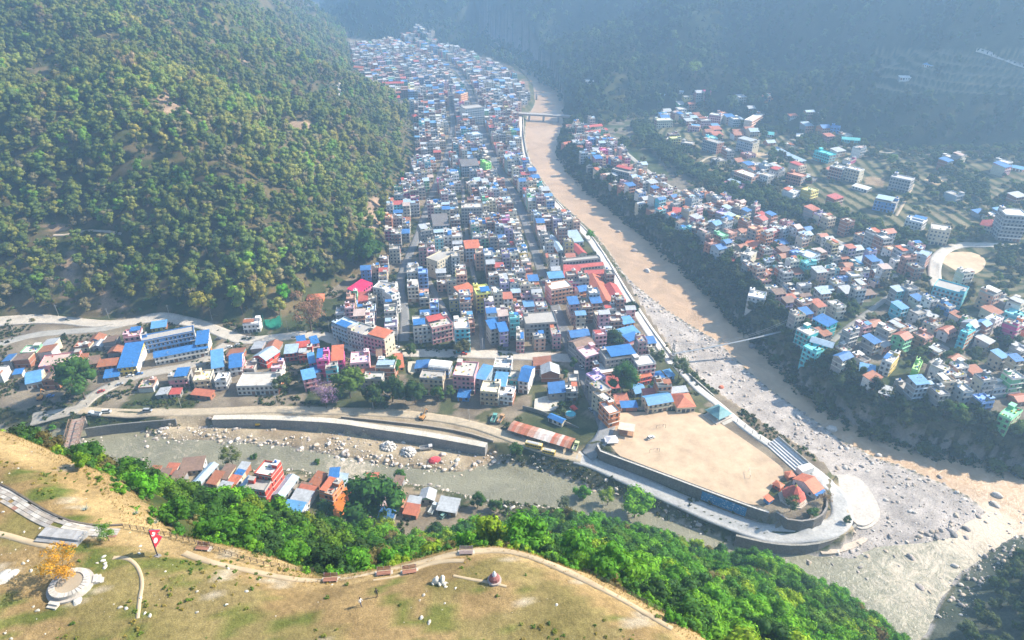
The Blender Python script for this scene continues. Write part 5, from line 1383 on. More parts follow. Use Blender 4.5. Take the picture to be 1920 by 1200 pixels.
def scatter(name, pts, scl, tint, kind, label, cat, seed=1, tilt=0.0, meshes=None):
    if len(pts) == 0: return
    c, nv = proto_coll(kind, meshes)
    r = np.random.default_rng(seed); n = len(pts)
    me = bpy.data.meshes.new(name); me.vertices.add(n); me.vertices.foreach_set('co', np.asarray(pts, np.float32).ravel())
    a = me.attributes.new('vi', 'INT', 'POINT'); a.data.foreach_set('value', r.integers(0, nv, n).astype(np.int32))
    rot = np.stack([r.uniform(-tilt, tilt, n), r.uniform(-tilt, tilt, n), r.uniform(0, 6.28, n)], 1)
    a = me.attributes.new('rot', 'FLOAT_VECTOR', 'POINT'); a.data.foreach_set('vector', rot.astype(np.float32).ravel())
    a = me.attributes.new('scl', 'FLOAT_VECTOR', 'POINT'); a.data.foreach_set('vector', np.asarray(scl, np.float32).ravel())
    a = me.attributes.new('tint', 'FLOAT_COLOR', 'POINT'); a.data.foreach_set('color', np.c_[np.asarray(tint), np.ones(n)].astype(np.float32).ravel())
    o = bpy.data.objects.new(name, me); COL.objects.link(o)
    md = o.modifiers.new('scatter', 'NODES'); md.node_group = SG
    for it in SG.interface.items_tree:
        if it.name == 'Collection': md[it.identifier] = c
    o['kind'] = 'stuff'; o['label'] = label; o['category'] = cat
    return o

ROADMASK = OCC
def jitter_points(x0, x1, y0, y1, sp, seed):
    r = np.random.default_rng(seed)
    a, b = np.meshgrid(np.arange(x0, x1, sp), np.arange(y0, y1, sp), indexing='ij')
    a = a.ravel() + r.uniform(-.48, .48, a.size) * sp; b = b.ravel() + r.uniform(-.48, .48, b.size) * sp
    return a, b, r
def in_view(x, y, z, m=120):
    px, py, dep = proj(x, y, z)
    return (dep > 5) & (px > -m) & (px < 1920 + m) & (py > -m) & (py < 1200 + m), px, py, dep
def occupied(x, y):
    i = (x - OX0).astype(int); j = (y - OY0).astype(int)
    ok = (i >= 0) & (i < 1400) & (j >= 0) & (j < 2100)
    return np.where(ok, OCC[np.clip(i, 0, 1399), np.clip(j, 0, 2099)], False)
def pal(r, n, cols, w=None, var=.18):
    c = np.array(cols)[r.choice(len(cols), n, p=w)]
    return np.clip(c * r.uniform(1 - var, 1 + var, (n, 1)), 0, 1)

def forest(name, x, y, r, s0, s1, kind, cols, w, indiv, label_fn, cat, stuff_label, dens=None, seed=1, sz=(.85, 1.2), budget=300, min_gap=True, lift_=0.0):
    z = gz(x, y) - .3
    ok, px, py, dep = in_view(x, y, z)
    ok &= ~occupied(x, y)
    if dens is not None: ok &= dens(x, y, r)
    x, y, z, px, py, dep = (v[ok] for v in (x, y, z, px, py, dep))
    n = len(x); s = r.uniform(s0, s1, n); sc = np.stack([s, s, s * r.uniform(sz[0], sz[1], n)], 1)
    t = pal(r, n, cols, w)
    q1, q2 = fbm(x, y, 70, 3, 120 + seed), fbm(x, y, 38, 3, 130 + seed)
    t = t * (.80 + .40 * sstep(.3, .7, q1))[:, None]
    if seed in (2, 3, 7): t[q2 > .60] *= np.array((1.12, .95, 1.0))
    sc *= (.80 + .36 * sstep(.3, .65, q2))[:, None] if seed in (2, 4, 7) else 1.0
    big = s * FPX / dep; big = np.where((px > 0) & (px < 1920) & (py > 0) & (py < 1200), big, 0)
    # those the brow of the hill or a spur hides rank last
    hx, hy, hz = hit(px, py, 0) if n else (x, y, z)
    vis_ = np.hypot(hx - x, hy - y) < 25
    order = np.argsort(-(big * np.where(vis_, 1, .01)))
    ind = order[:indiv]; rest = order[indiv:]
    for k in ind:
        lab, grp = label_fn(px[k], py[k], t[k])
        o = tree_obj(name, x[k], y[k], z[k], s[k], kind, t[k], lab, cat, grp, sz=sc[k, 2] / s[k])
    if len(rest):
        scatter(stuff_label[0], np.stack([x, y, z], 1)[rest], sc[rest], t[rest], kind, stuff_label[1], stuff_label[2], seed)
    return n
OLIVE = [(.20, .24, .05), (.16, .22, .045), (.26, .27, .06), (.12, .17, .045), (.24, .21, .11), (.17, .31, .04)]
LMF = [('the hillside footpath', 165, 437), ('the upper bare scar', 208, 98), ('the middle bare scar', 312, 200), ('the small landslip by the road', 205, 570), ('the yellowish bamboo clump', 376, 568), ('the reddish-brown sparse tree', 578, 590), ('the vivid yellow-green tree', 533, 550),
       ('the tall forest edge tree', 685, 470), ('the pale forest track', 640, 165), ('the brown gully', 128, 520), ('the hillside farm huts', 505, 92), ('the left picture edge', 0, 300)]
LMN = [('the red flag', 295, 1010), ('the red building', 490, 895), ('the round cliff edge tree', 582, 1038), ('the grey metal yard roof', 838, 950), ('the top of the path bend', 930, 1005), ('the mural panel', 1350, 940), ('the bus shed', 1010, 850), ('the temple', 1486, 936), ('the ring road bend', 1560, 1000), ('the left grassy brow', 180, 880), ('the largest dark tree', 700, 955), ('the right end of the path fence', 1220, 1130), ('the lower rapids', 1720, 1095)]
LMM = [('the lone high farmhouse', 1742, 120), ('the dark blue house', 1567, 245), ('the long teal building', 1596, 262), ('the road bridge', 1020, 212), ('the yellowish mountain tree', 1305, 130), ('the terraced fields edge', 1720, 290), ('the right picture edge', 1920, 250), ('the ochre tree', 1160, 190)]
def zone_left(px, py, t):
    c = 'olive green' if t[0] > .22 and t[1] > .22 else ('fresh green' if t[1] > .27 else ('brownish' if t[0] > t[1] else 'mid green' if t[0] > .14 else 'dark green'))
    lab = '%s rounded pine %s' % (c, relation(dict(px=px, py=py), LMF)); return lab, lab
x, y, r = jitter_points(-900, 60, 380, 1900, 6.6, 41)
m = near(DF['dl'], x, y) > 2
def dens_left(x, y, r):
    d = near(DF['dl'], x, y)
    bare = fbm(x, y, 45, 3, 51)
    px, py, dep = proj(x, y, gz(x, y))
    path = (py > 432) & (py < 459) & (px > 85) & (px < 235)
    for a, b_, ra, rb in BARE: path |= np.hypot((px - a) / ra, (py - b_ - 5) / (rb + 6)) < .95
    gully = np.abs(px - (130 + (py - 450) * .1)) < 14
    keep = (bare < .63) | (r.random(len(x)) < .4)
    right = px > 480
    keep &= ~right | (r.random(len(x)) < .72)
    keep &= r.random(len(x)) < np.where(d < 12, .4, .93)
    far_thin = (y > 800) & (r.random(len(x)) < .35)
    return keep & ~path & ~(gully & (py > 450) & (r.random(len(x)) < .8)) & ~far_thin
x, y = x[m], y[m]
forest('pine_tree', x, y, r, 4.4, 7.4, 'pine', OLIVE, [.3, .22, .16, .17, .09, .06], 300, zone_left, 'tree', ('forest', 'dense pine forest covering the rest of the left hillside', 'forest'), dens_left, 2)
# understorey on the left hillside
x, y, r = jitter_points(-700, 60, 380, 1300, 7.5, 42)
m = near(DF['dl'], x, y) > -4; x, y = x[m], y[m]
forest('hillside_bush', x, y, r, 1.3, 3.0, 'shrub', [(.10, .14, .03), (.16, .14, .06), (.08, .10, .04), (.20, .17, .07), (.09, .17, .03)], None, 0, None, 'bush', ('hillside_scrub', 'low scrub and bushes between the pines of the left hillside', 'scrub'), lambda x, y, r: r.random(len(x)) < .85, 3)
# the far mountain
x, y, r = jitter_points(-800, 1900, 750, 2500, 10.5, 43)
m = near(DF['dm'], x, y) > 2; x, y = x[m], y[m]
def dens_far(x, y, r):
    px, py, dep = proj(x, y, gz(x, y))
    terr = (px > 1640) & (px < 1930) & (py > 88) & (py < 190)
    return (r.random(len(x)) < np.where(y > 1500, .6, .85)) & ~(terr & (r.random(len(x)) < .94))
forest('mountain_tree', x, y, r, 4.0, 8.0, 'pine', [(.05, .085, .035), (.07, .11, .035), (.12, .16, .05), (.06, .075, .045)], [.42, .3, .1, .18], 120, lambda px, py, t: (('pale ' if t[0] > .1 else 'dark ') + 'hazy mountain tree ' + relation(dict(px=px, py=py), LMM),) * 2 , 'tree', ('mountain_forest', 'hazy forest covering the shaded right mountain', 'forest'), dens_far, 4)
# right river bank and field hedges
x, y, r = jitter_points(-60, 900, 250, 1100, 5.6, 44)
dr = near(DF['dr'], x, y)
m = ((dr > 3) & (dr < 26) & (near(DF['dm'], x, y) < 0)); 
def zone_rb(px, py, t):
    lab = ('olive' if t[0] > .085 else 'dark green') + ' bank tree ' + relation(dict(px=px, py=py)); return lab, lab
    if px > 1520: return 'dark green bank tree on the shaded cliff below the right bank houses', 'bank trees of the lower right cliff'
    if px > 1300: return 'dark green tree between the river wall and the white cube house', 'bank trees near the footbridge'
    return 'dark green tree on the upstream right river bank', 'bank trees upstream'
forest('bank_tree', x[m], y[m], r, 2.6, 5.6, 'broad', [(.05, .085, .025), (.07, .11, .03), (.045, .065, .03), (.10, .12, .04)], None, 170, zone_rb, 'tree', ('bank_thicket', 'thicket on the right river bank', 'thicket'),
       lambda x, y, r: r.random(len(x)) < .74, 5)
x, y, r = jitter_points(-60, 900, 250, 1100, 2.1, 144)
dr = near(DF['dr'], x, y); m = (dr > 1) & (dr < 24) & (near(DF['dm'], x, y) < 0)
forest('bush', x[m], y[m], r, 1.5, 3.3, 'shrub', [(.06, .09, .03), (.09, .12, .035), (.13, .13, .06), (.05, .07, .03)], None, 0, None, 'bush', ('cliff_scrub', 'dense scrub clothing the right river bank cliff', 'scrub'), lambda x, y, r: r.random(len(x)) < .85, 15)
x, y, r = jitter_points(0, 1000, 350, 1120, 6.5, 45)
dr = near(DF['dr'], x, y)
m = (dr > 26) & (near(DF['dm'], x, y) < 3)
def dens_f(x, y, r):
    q = fbm(x, y, 55, 3, 61); d = near(DF['dm'], x, y); e = near(DF['dr'], x, y)
    a, b_ , _ = proj(x, y, gz(x, y)); pit = (np.abs(a - 1803) < 58) & (b_ > 462) & (b_ < 545)
    return ~pit & (((q > .545) & (r.random(len(x)) < .8)) | (r.random(len(x)) < .035) | ((d > -18) & (r.random(len(x)) < .7)) | ((e > 95) & (e < 135) & (q > .47) & (r.random(len(x)) < .7)))
forest('field_tree', x[m], y[m], r, 2.4, 5.2, 'broad', [(.05, .085, .025), (.075, .11, .03), (.11, .15, .035), (.13, .12, .05)], None, 110, lambda px, py, t: (('pale green tree ' if t[0] > .09 else 'dark green tree ') + relation(dict(px=px, py=py)),) * 2, 'tree', ('hedges', 'trees and hedges among the right bank fields', 'hedge'), dens_f, 6)
# the wooded scarp between the lower town and the fields
r = np.random.default_rng(145); k = np.repeat(np.arange(len(BELT)), 3); N_ = normals(BELT)
q = BELT[k] + N_[k] * r.uniform(-12, 12, (len(k), 1)) + r.uniform(-1.5, 1.5, (len(k), 2))
_o = OCC; OCC = np.zeros_like(OCC)
forest('scarp_tree', q[:, 0], q[:, 1], r, 3.4, 6.2, 'broad', [(.05, .085, .03), (.08, .12, .035), (.11, .15, .04)], None, 130, lambda px, py, t: (('pale green' if t[0] > .09 else 'dark green') + ' scarp tree ' + relation(dict(px=px, py=py)),) * 2, 'tree', ('scarp_wood', 'wood on the scarp between fields and right bank town', 'wood'), None, 16)
OCC = _o
# the slope under the viewpoint
x, y, r = jitter_points(-330, 330, 40, 300, 5.6, 46)
df, de = near(DF['df'], x, y), near(DF['de'], x, y)
m = (df > -4) & (de < -7)
def zone_near(px, py, t):
    c = 'yellow-green' if t[0] > .15 else ('bright green' if t[1] > .2 else ('brownish' if t[0] > t[1] else 'deep green'))
    lab = '%s leafy slope tree %s' % (c, relation(dict(px=px, py=py), LMN)); return lab, lab
BR = [(.085, .24, .018), (.13, .30, .02), (.055, .15, .022), (.04, .10, .022), (.20, .30, .02), (.16, .14, .05), (.10, .20, .03)]
forest('leafy_tree', x[m], y[m], r, 3.0, 5.2, 'broad', BR, [.28, .2, .2, .14, .06, .05, .07], 280, zone_near, 'tree', ('slope_wood', 'wood on the steep slope under the viewpoint', 'wood'), lambda x, y, r: (r.random(len(x)) < .93), 7, sz=(.8, 1.1))
x, y, r = jitter_points(-330, 330, 40, 300, 3.4, 47)
df, de = near(DF['df'], x, y), near(DF['de'], x, y)
m = (df > -6) & (de < -2)
forest('slope_bush', x[m], y[m], r, 1.0, 2.2, 'shrub', BR, [.28, .2, .2, .14, .06, .05, .07], 0, None, 'bush', ('slope_undergrowth', 'green undergrowth between the trees of the steep near slope', 'undergrowth'), lambda x, y, r: r.random(len(x)) < .8, 8)
# thicket at the lower right corner
x, y, r = jitter_points(180, 420, 150, 260, 5, 48)
m = near(DF['ds'], x, y) > 9
forest('corner_tree', x[m], y[m], r, 2.5, 4.5, 'broad', [(.04, .07, .03), (.06, .10, .03), (.09, .12, .05)], None, 60, lambda px, py, t: ('dark shaded tree on the far bank in the lower right corner', 'trees of the lower right corner bank'), 'tree', ('corner_thicket', 'thicket in the lower right corner', 'thicket'), lambda x, y, r: r.random(len(x)) < .7, 9)
# scrub on the banks of the near river and scraps of green in town
x, y, r = jitter_points(-420, 420, 230, 620, 2.6, 49)
t = near(TYPE, x, y); da = near(DF['da'], x, y); q = fbm(x, y, 18, 3, 71)
px, py, dep = proj(x, y, 0)
m = ((da < -1) & (da > -15) & (px > 930) & (px < 1400) & (py < 1010) & (py > 850)) | ((px < 420) & (da < -1.5) & (da > -9) & (py < 830)) | ((t == 0) & (q > .60)) | ((px < 240) & (py > 625) & (py < 690) & (q > .42))
m &= (near(DF['dc'], x, y) < 0) | (da > -13)
m &= (near(DF['dp'], x, y) < 0) & (near(DF['dbar'], x, y) < 0)
m |= (px < 620) & (py > 605) & (py < 760) & (t == 0) & (q > .52)
forest('bush', x[m], y[m], r, .9, 2.1, 'shrub', [(.06, .10, .025), (.09, .13, .03), (.12, .12, .05), (.05, .075, .03)], None, 0, None, 'bush', ('bank_scrub', 'scrub and bushes on the river banks and empty lots', 'scrub'), lambda x, y, r: r.random(len(x)) < .8, 10)

# --- trees one can point at
HT = [(147, 718, 36, 'round', (.06, .14, .022), 'big dense round tree beside the bridge road'), (432, 857, 22, 'airy', (.12, .15, .035), 'olive feathery tree on the near river bank'),
      (533, 550, 16, 'round', (.12, .40, .012), 'vivid yellow-green tree at the forest edge'), (578, 590, 30, 'fine', (.30, .17, .12), 'large reddish-brown sparse tree above the west road'), (376, 568, 22, 'broad', (.30, .28, .04), 'yellowish bamboo clump above the road bend'),
      (608, 742, 24, 'fine', (.27, .18, .36), 'purple flowering tree behind the riverside road'), (655, 725, 30, 'broad', (.10, .17, .025), 'broad green tree right of the purple flowering tree'), (735, 735, 26, 'broad', (.05, .10, .025), 'dark green tree in the riverside tree row'),
      (700, 745, 24, 'broad', (.05, .09, .025), 'dark tree low in the riverside row below the terracotta hall'), (778, 738, 24, 'round', (.05, .10, .03), 'dark tree left below the beige hotel'), (735, 685, 20, 'broad', (.07, .18, .02), 'bright tree behind the terracotta hall'), (530, 720, 18, 'broad', (.07, .10, .03), 'grey-green tree right of the wide cream roof'),
      (820, 740, 15, 'round', (.07, .14, .03), 'tree directly below the beige hotel'), (845, 735, 12, 'round', (.09, .15, .03), 'small tree between beige hotel and square pink building'), (865, 655, 18, 'broad', (.12, .12, .05), 'brownish tree under the turquoise tower'), (768, 657, 13, 'round', (.07, .12, .03), 'small tree on the west road island'),
      (1167, 717, 27, 'round', (.045, .13, .022), 'largest dark green tree in the block above the football ground'), (1225, 729, 12, 'round', (.06, .14, .02), 'small round tree beside the pale blue round-topped hall'), (1150, 637, 20, 'broad', (.04, .08, .02), 'dark tree behind the long bare grey wall'), (1108, 440, 9, 'round', (.12, .34, .015), 'lone bright green tree on the promenade'),
      (1185, 577, 14, 'round', (.02, .055, .018), 'dark green tree standing on the edge of the promenade'), (1230, 672, 18, 'airy', (.10, .14, .05), 'thin tree at the promenade gate of the footbridge'), (1275, 690, 20, 'airy', (.11, .15, .06), 'feathery tree beside the narrow promenade'), (1076, 682, 11, 'pine', (.05, .11, .02), 'slender tree beside the main street'),
      (1058, 702, 9, 'round', (.06, .12, .02), 'small tree west of the slender street tree'), (1052, 760, 9, 'round', (.03, .07, .02), 'dark round tree in the playground'), (685, 470, 30, 'broad', (.05, .12, .02), 'tall dark green tree at the forest edge near the hill street'), (625, 505, 20, 'broad', (.16, .17, .05), 'yellowish feathery tree on the lower forest edge'),
      (1485, 945, 16, 'airy', (.08, .12, .035), 'tree in front of the red temple roof'), (1522, 960, 12, 'broad', (.07, .15, .03), 'green tree inside the temple wall'), (1590, 975, 9, 'broad', (.06, .10, .03), 'bush on the outer bend of the ring road'), (1548, 935, 13, 'fine', (.28, .20, .16), 'nearly leafless tree right of the temple'),
      (968, 845, 16, 'broad', (.06, .13, .025), 'roadside tree above the river at the bus stop'), (750, 893, 13, 'round', (.06, .16, .02), 'green tree at the river edge of the yard'), (594, 867, 7, 'round', (.06, .14, .02), 'tiny round tree on the river edge'), (476, 858, 8, 'broad', (.06, .13, .02), 'small tree right of the olive feathery tree'),
      (700, 955, 52, 'broad', (.045, .13, .018), 'largest dark green tree standing before the orange yard'), (720, 985, 24, 'airy', (.26, .36, .015), 'bright yellow-green tree before the largest dark tree'), (610, 957, 22, 'round', (.05, .12, .02), 'dark green tree left of the orange yard'), (270, 910, 28, 'broad', (.10, .32, .015), 'brightest green tree left of the near bank sheds'), (345, 935, 26, 'broad', (.09, .18, .02), 'mixed green tree above the grassy brow'),
      (410, 945, 34, 'broad', (.13, .33, .015), 'wide bright green tree in front of the long pale roof'), (480, 990, 26, 'broad', (.08, .22, .02), 'green tree left of the patched tin shed'), (895, 940, 16, 'round', (.05, .12, .02), 'dark tree on the riverside right of the yard'), (930, 950, 14, 'broad', (.07, .14, .03), 'grey-green tree on the river edge right of the yard'), (885, 985, 20, 'broad', (.12, .30, .015), 'bright green tree at the path fence bend'),
      (1092, 925, 18, 'round', (.10, .28, .018), 'tall bright tree whose crown overlaps the river'), (1190, 955, 30, 'broad', (.15, .34, .015), 'large yellow-green tree crown above the slope wood'), (1140, 935, 18, 'airy', (.22, .32, .03), 'pale yellow-green tree at the top of the slope wood'), (1055, 945, 14, 'airy', (.12, .15, .08), 'greyish thin tree at the water edge'), (1660, 770, 14, 'round', (.05, .09, .03), 'tree below the pale tin roof'), (1800, 770, 14, 'broad', (.10, .24, .03), 'bright green tree on the right bank cliff edge'), (1570, 720, 20, 'broad', (.05, .08, .03), 'dark tree group right of the cyan cliff house'),
      (916, 330, 8, 'broad', (.10, .22, .03), 'green tree beside the lime green house'), (1160, 190, 12, 'broad', (.16, .15, .05), 'ochre tree near the far footbridge'), (1305, 130, 14, 'airy', (.2, .28, .04), 'yellowish tall tree on the shaded mountain'), (1672, 300, 11, 'round', (.14, .22, .04), 'light green tree on the field terraces')]
def hand_trees():
    for px, py, rp, kind, tint, lab in HT:
        S = dict(fine=(1, 1.2), broad=(1.0, .85), round=(1.0, 1.05), airy=(1.0, 1.2), pine=(1.0, 1.35), bare=(1.0, 1.2), shrub=(1, .6))[kind]
        d = 300.0; s = rp / FPX * d
        for it in range(4):
            x, y, z = hit(px, py, s * S[1])
            dep = float(proj(x[0], y[0], z[0])[2]); s = rp / FPX * dep * 1.0
        s = min(s, 16) * (1.25 if rp > 24 else 1.1)
        tree_obj('tree', float(x[0]), float(y[0]), float(z[0]) - .2, s, kind, tint, lab, 'tree', None)
hand_trees()
# ------------------------------------------------------------ stones
def rock_mesh(seed):
    r = np.random.default_rng(seed); t = IV; V = list(map(tuple, IV)); F = []
    mid = {}
    def m(a, b):
        k = (min(a, b), max(a, b))
        if k not in mid:
            v = np.array(V[a]) + np.array(V[b]); v /= np.linalg.norm(v); V.append(tuple(v)); mid[k] = len(V) - 1
        return mid[k]
    for a, b, c in IF:
        a, b, c = int(a), int(b), int(c); x, y, z = m(a, b), m(b, c), m(c, a); F += [(a, x, z), (x, b, y), (z, y, c), (x, y, z)]
    A = np.array(V); d = r.normal(size=(5, 3))
    for q in d: q /= np.linalg.norm(q); A -= np.outer(np.clip(A @ q - r.uniform(.45, .8), 0, 1), q)
    A *= r.uniform(.9, 1.08, (len(A), 1)); A *= np.array([1.15, .85, .68])
    o = mesh_np('stone', A, np.array(F), M['rock'], cols=np.ones((len(F), 3)) * r.uniform(.85, 1.1, (len(F), 1))); me = o.data; bpy.data.objects.remove(o); return me
def rock_mat():
    m, n, l, b = mat('river_stone', .9, .2)
    t = n.new('ShaderNodeAttribute'); t.attribute_type = 'INSTANCER'; t.attribute_name = 'tint'
    a = n.new('ShaderNodeAttribute'); a.attribute_name = 'col'
    v = geopos(n, l)
    c = mixc(n, l, a.outputs['Color'], t.outputs['Color'], 1.0, 'MULTIPLY')
    l.new(mixc(n, l, c, ramp(n, l, noise(n, l, 1.5, 5, .7, v), [(.3, .7), (.7, 1.1)]), 1.0, 'MULTIPLY'), b.inputs['Base Color'])
    bump(n, l, b, noise(n, l, 2.5, 5, .7, v), .5, .3)
    return m
M['rock'] = rock_mat()
ROCKS = [rock_mesh(70 + k) for k in range(6)]
def boulder(x, y, z, s, tint, label, group=None, name='boulder'):
    o = bpy.data.objects.new(name, random.choice(ROCKS)); COL.objects.link(o)
    o.location = (x, y, z); o.scale = (s * random.uniform(.9, 1.2), s * random.uniform(.8, 1.1), s * random.uniform(.8, 1.1)); o.rotation_euler = (random.uniform(-.2, .2), random.uniform(-.2, .2), random.uniform(0, 6.28))
    o['tint'] = (*tint, 1.0); tag(o, label, 'boulder', group); return o
STC = [(.54, .47, .40), (.42, .36, .32), (.62, .56, .49), (.34, .30, .27), (.50, .41, .32)]
for px, py, rp, lab in ((1189, 471, 6, 'white boulder in mid river beside the red market'), (1158, 435, 5, 'pale boulder in the river just below the promenade tree'), (1213, 509, 7, 'white boulder in mid river below the red market'), (1411, 650, 9, 'dark flat boulder in the river under the footbridge'),
                        (1560, 805, 10, 'broad white boulder at the edge of the brown river'), (1648, 855, 6, 'round grey boulder at the edge of the brown river'), (1762, 895, 5, 'pale boulder in the brown river above the confluence'), (1870, 930, 9, 'upper of two big rounded boulders at the right edge'), (1867, 947, 9, 'lower of two big rounded boulders at the right edge'),
                        (1834, 968, 8, 'pale split boulder above the rapids'), (1783, 1001, 10, 'large dark rounded boulder in the rapids'), (1812, 993, 7, 'flat boulder right of the large dark rounded one'), (1751, 1003, 7, 'round boulder left of the large dark rounded one'), (1708, 1046, 7, 'lone round pale boulder in shallow water'),
                        (1724, 1101, 8, 'long grey boulder in the lower rapids'), (1790, 1062, 6, 'brown boulder in the lower rapids'), (1676, 1000, 5, 'dark boulder on the gravel point'), (1594, 873, 6, 'dark grey boulder near the ghat terrace'), (1630, 885, 6, 'pale angular boulder above the ghat terrace'), (1497, 783, 9, 'brown-topped boulder on the upper gravel edge'),
                        (1738, 1010, 7, 'boulder at the lower tip of the gravel point'), (1266, 867, 4, 'white rock in the grey river near the left boulder bar'), (267, 862, 4, 'pale rock in the grey river at left')):
    x, y = PZ(px, py, WZ); s = rp / FPX * float(proj(x, y, WZ)[2])
    boulder(float(x), float(y), WZ + .15 * s, s, random.choice(STC[:3]) if 'dark' not in lab else (.2, .19, .19), lab)
def stones():
    x, y, r = jitter_points(-340, 480, 190, 700, 1.55, 81)
    dg, da, db, dbar, ds = (near(DF[k], x, y) for k in ('dg', 'da', 'db', 'dbar', 'ds'))
    dw = np.maximum(da, db); z = gz(x, y); q = fbm(x, y, 16, 3, 83); q2 = fbm(x, y, 5, 2, 85)
    px, py, dep = proj(x, y, z)
    p = np.where(dg > 0, .10 + .5 * (q > .55) + .35 * (np.abs(dw) < 5), 0)
    p = np.where((dg > 0) & (py < 700), p * .9 + .12, p)
    p = np.where((px > 1560) & (dg > 0), p + .12, p)
    edge = (dbar > -2.5) & (dbar < 4) & (da > -9) & (px > 285)
    low = (dbar > -2.5) & (dbar < 8) & (q > .52)
    p = np.where(edge | low, .85, p)
    p = np.where((dw > 0) & (dw < 3.5) & (dbar < -3), .13, p)
    p = np.where((dw > 3) & (px > 1560) & (py > 930) & (da > 0), .035, p)
    p = np.where((da > 0) & (px < 330) & (py > 805) & (py < 850) & (q > .55), .35, p)
    p = np.where((da < 0) & (da > -6) & (px > 930) & (px < 1320), .7, p)
    p = np.where((da < 0) & (da > -7) & (dbar < -3) & (py > 870) & (px < 1000), .5, p)
    p = np.where((db < 1) & (db > -9) & (near(DF['dr'], x, y) < 1) & (dg < 0) & (py > 280), .3, p)
    p = np.where((ds > -2) & (ds < 9), .7, p)
    ok = (r.random(len(x)) < p * .8) & (near(DF['df'], x, y) < 0) & (near(DF['dp'], x, y) < -4)
    ok &= ~((px > 1535) & (px < 1655) & (py > 885) & (py < 992))
    x, y, z, px, py, dep, dbar, da, dw = (v[ok] for v in (x, y, z, px, py, dep, dbar, da, dw))
    n = len(x); s = .28 + r.random(n) ** 4 * 1.25
    near_bar = (dbar > -4) & (da > -9); s = np.where(near_bar, s * 1.12, s)
    t = pal(r, n, STC, None, .2); t[near_bar] = np.clip(t[near_bar] * 1.22, 0, .8)
    z = np.maximum(z, WZ - .2) + s * .12
    big = s * FPX / dep; big = np.where((px > 0) & (px < 1920) & (py < 1140), big, 0)
    order = np.argsort(-big)
    for k in order[:260]:
        c = 'pale' if t[k][0] > .5 else ('brownish' if t[k][0] > t[k][2] * 1.35 else 'grey')
        if dbar[k] > -5 and px[k] < 950: zn, g = 'on the boulder bar of the grey river', 'boulders of the bar'
        elif px[k] < 950: zn, g = 'in the shallows of the grey river', 'boulders of the grey river'
        elif px[k] > 1560 and py[k] > 900: zn, g = 'on the gravel point at the confluence', 'boulders of the confluence'
        elif px[k] > 1420: zn, g = 'on the gravel strip beside the ghat terrace', 'boulders beside the ghat terrace'
        else: zn, g = 'on the gravel bed along the promenade', 'boulders along the promenade'
        boulder(float(x[k]), float(y[k]), float(z[k]), float(s[k]), tuple(float(v) for v in t[k]), c + ' rounded boulder ' + zn, c + ' ' + g)
    rest = order[260:]
    scatter('river_stones', np.stack([x, y, z], 1)[rest], np.repeat(s[rest][:, None], 3, 1), t[rest], 'rock', 'countless rounded stones of the riverbeds', 'stones', 3, .4, meshes=ROCKS)
    # finer gravel
    x, y, r = jitter_points(40, 420, 190, 480, .95, 87)
    dg = near(DF['dg'], x, y); px, py, dep = proj(x, y, gz(x, y)); q = fbm(x, y, 22, 3, 89)
    ok = (dg > .5) & (r.random(len(x)) < np.where(q > .5, .42, .12)) & (near(DF['dp'], x, y) < -4) & ~((px > 1535) & (px < 1655) & (py > 885) & (py < 992))
    x, y = x[ok], y[ok]; n = len(x); s = r.uniform(.1, .3, n)
    scatter('gravel', np.stack([x, y, gz(x, y)], 1), np.repeat(s[:, None], 3, 1), pal(r, n, STC, None, .2), 'rock', 'fine gravel of the confluence bed', 'gravel', 4, .4)
    # rubble heap by the works
    x, y, r = jitter_points(-150, 10, 255, 340, .9, 90)
    px, py, dep = proj(x, y, gz(x, y))
    d = np.minimum(np.hypot((px - 728) / 14, (py - 838) / 9), np.hypot((px - 766) / 13, (py - 848) / 9)); ok = d < 1
    x, y, d = x[ok], y[ok], d[ok]; n = len(x); s = r.uniform(.6, 1.2, n)
    scatter('rubble_heap', np.stack([x, y, gz(x, y) + 3.0 * (1 - d)], 1), np.repeat(s[:, None], 3, 1), pal(r, n, [(.66, .62, .57), (.55, .52, .48)], None, .15), 'rock', 'two heaps of pale broken rock on the bar', 'rubble', 5, .5)
stones()

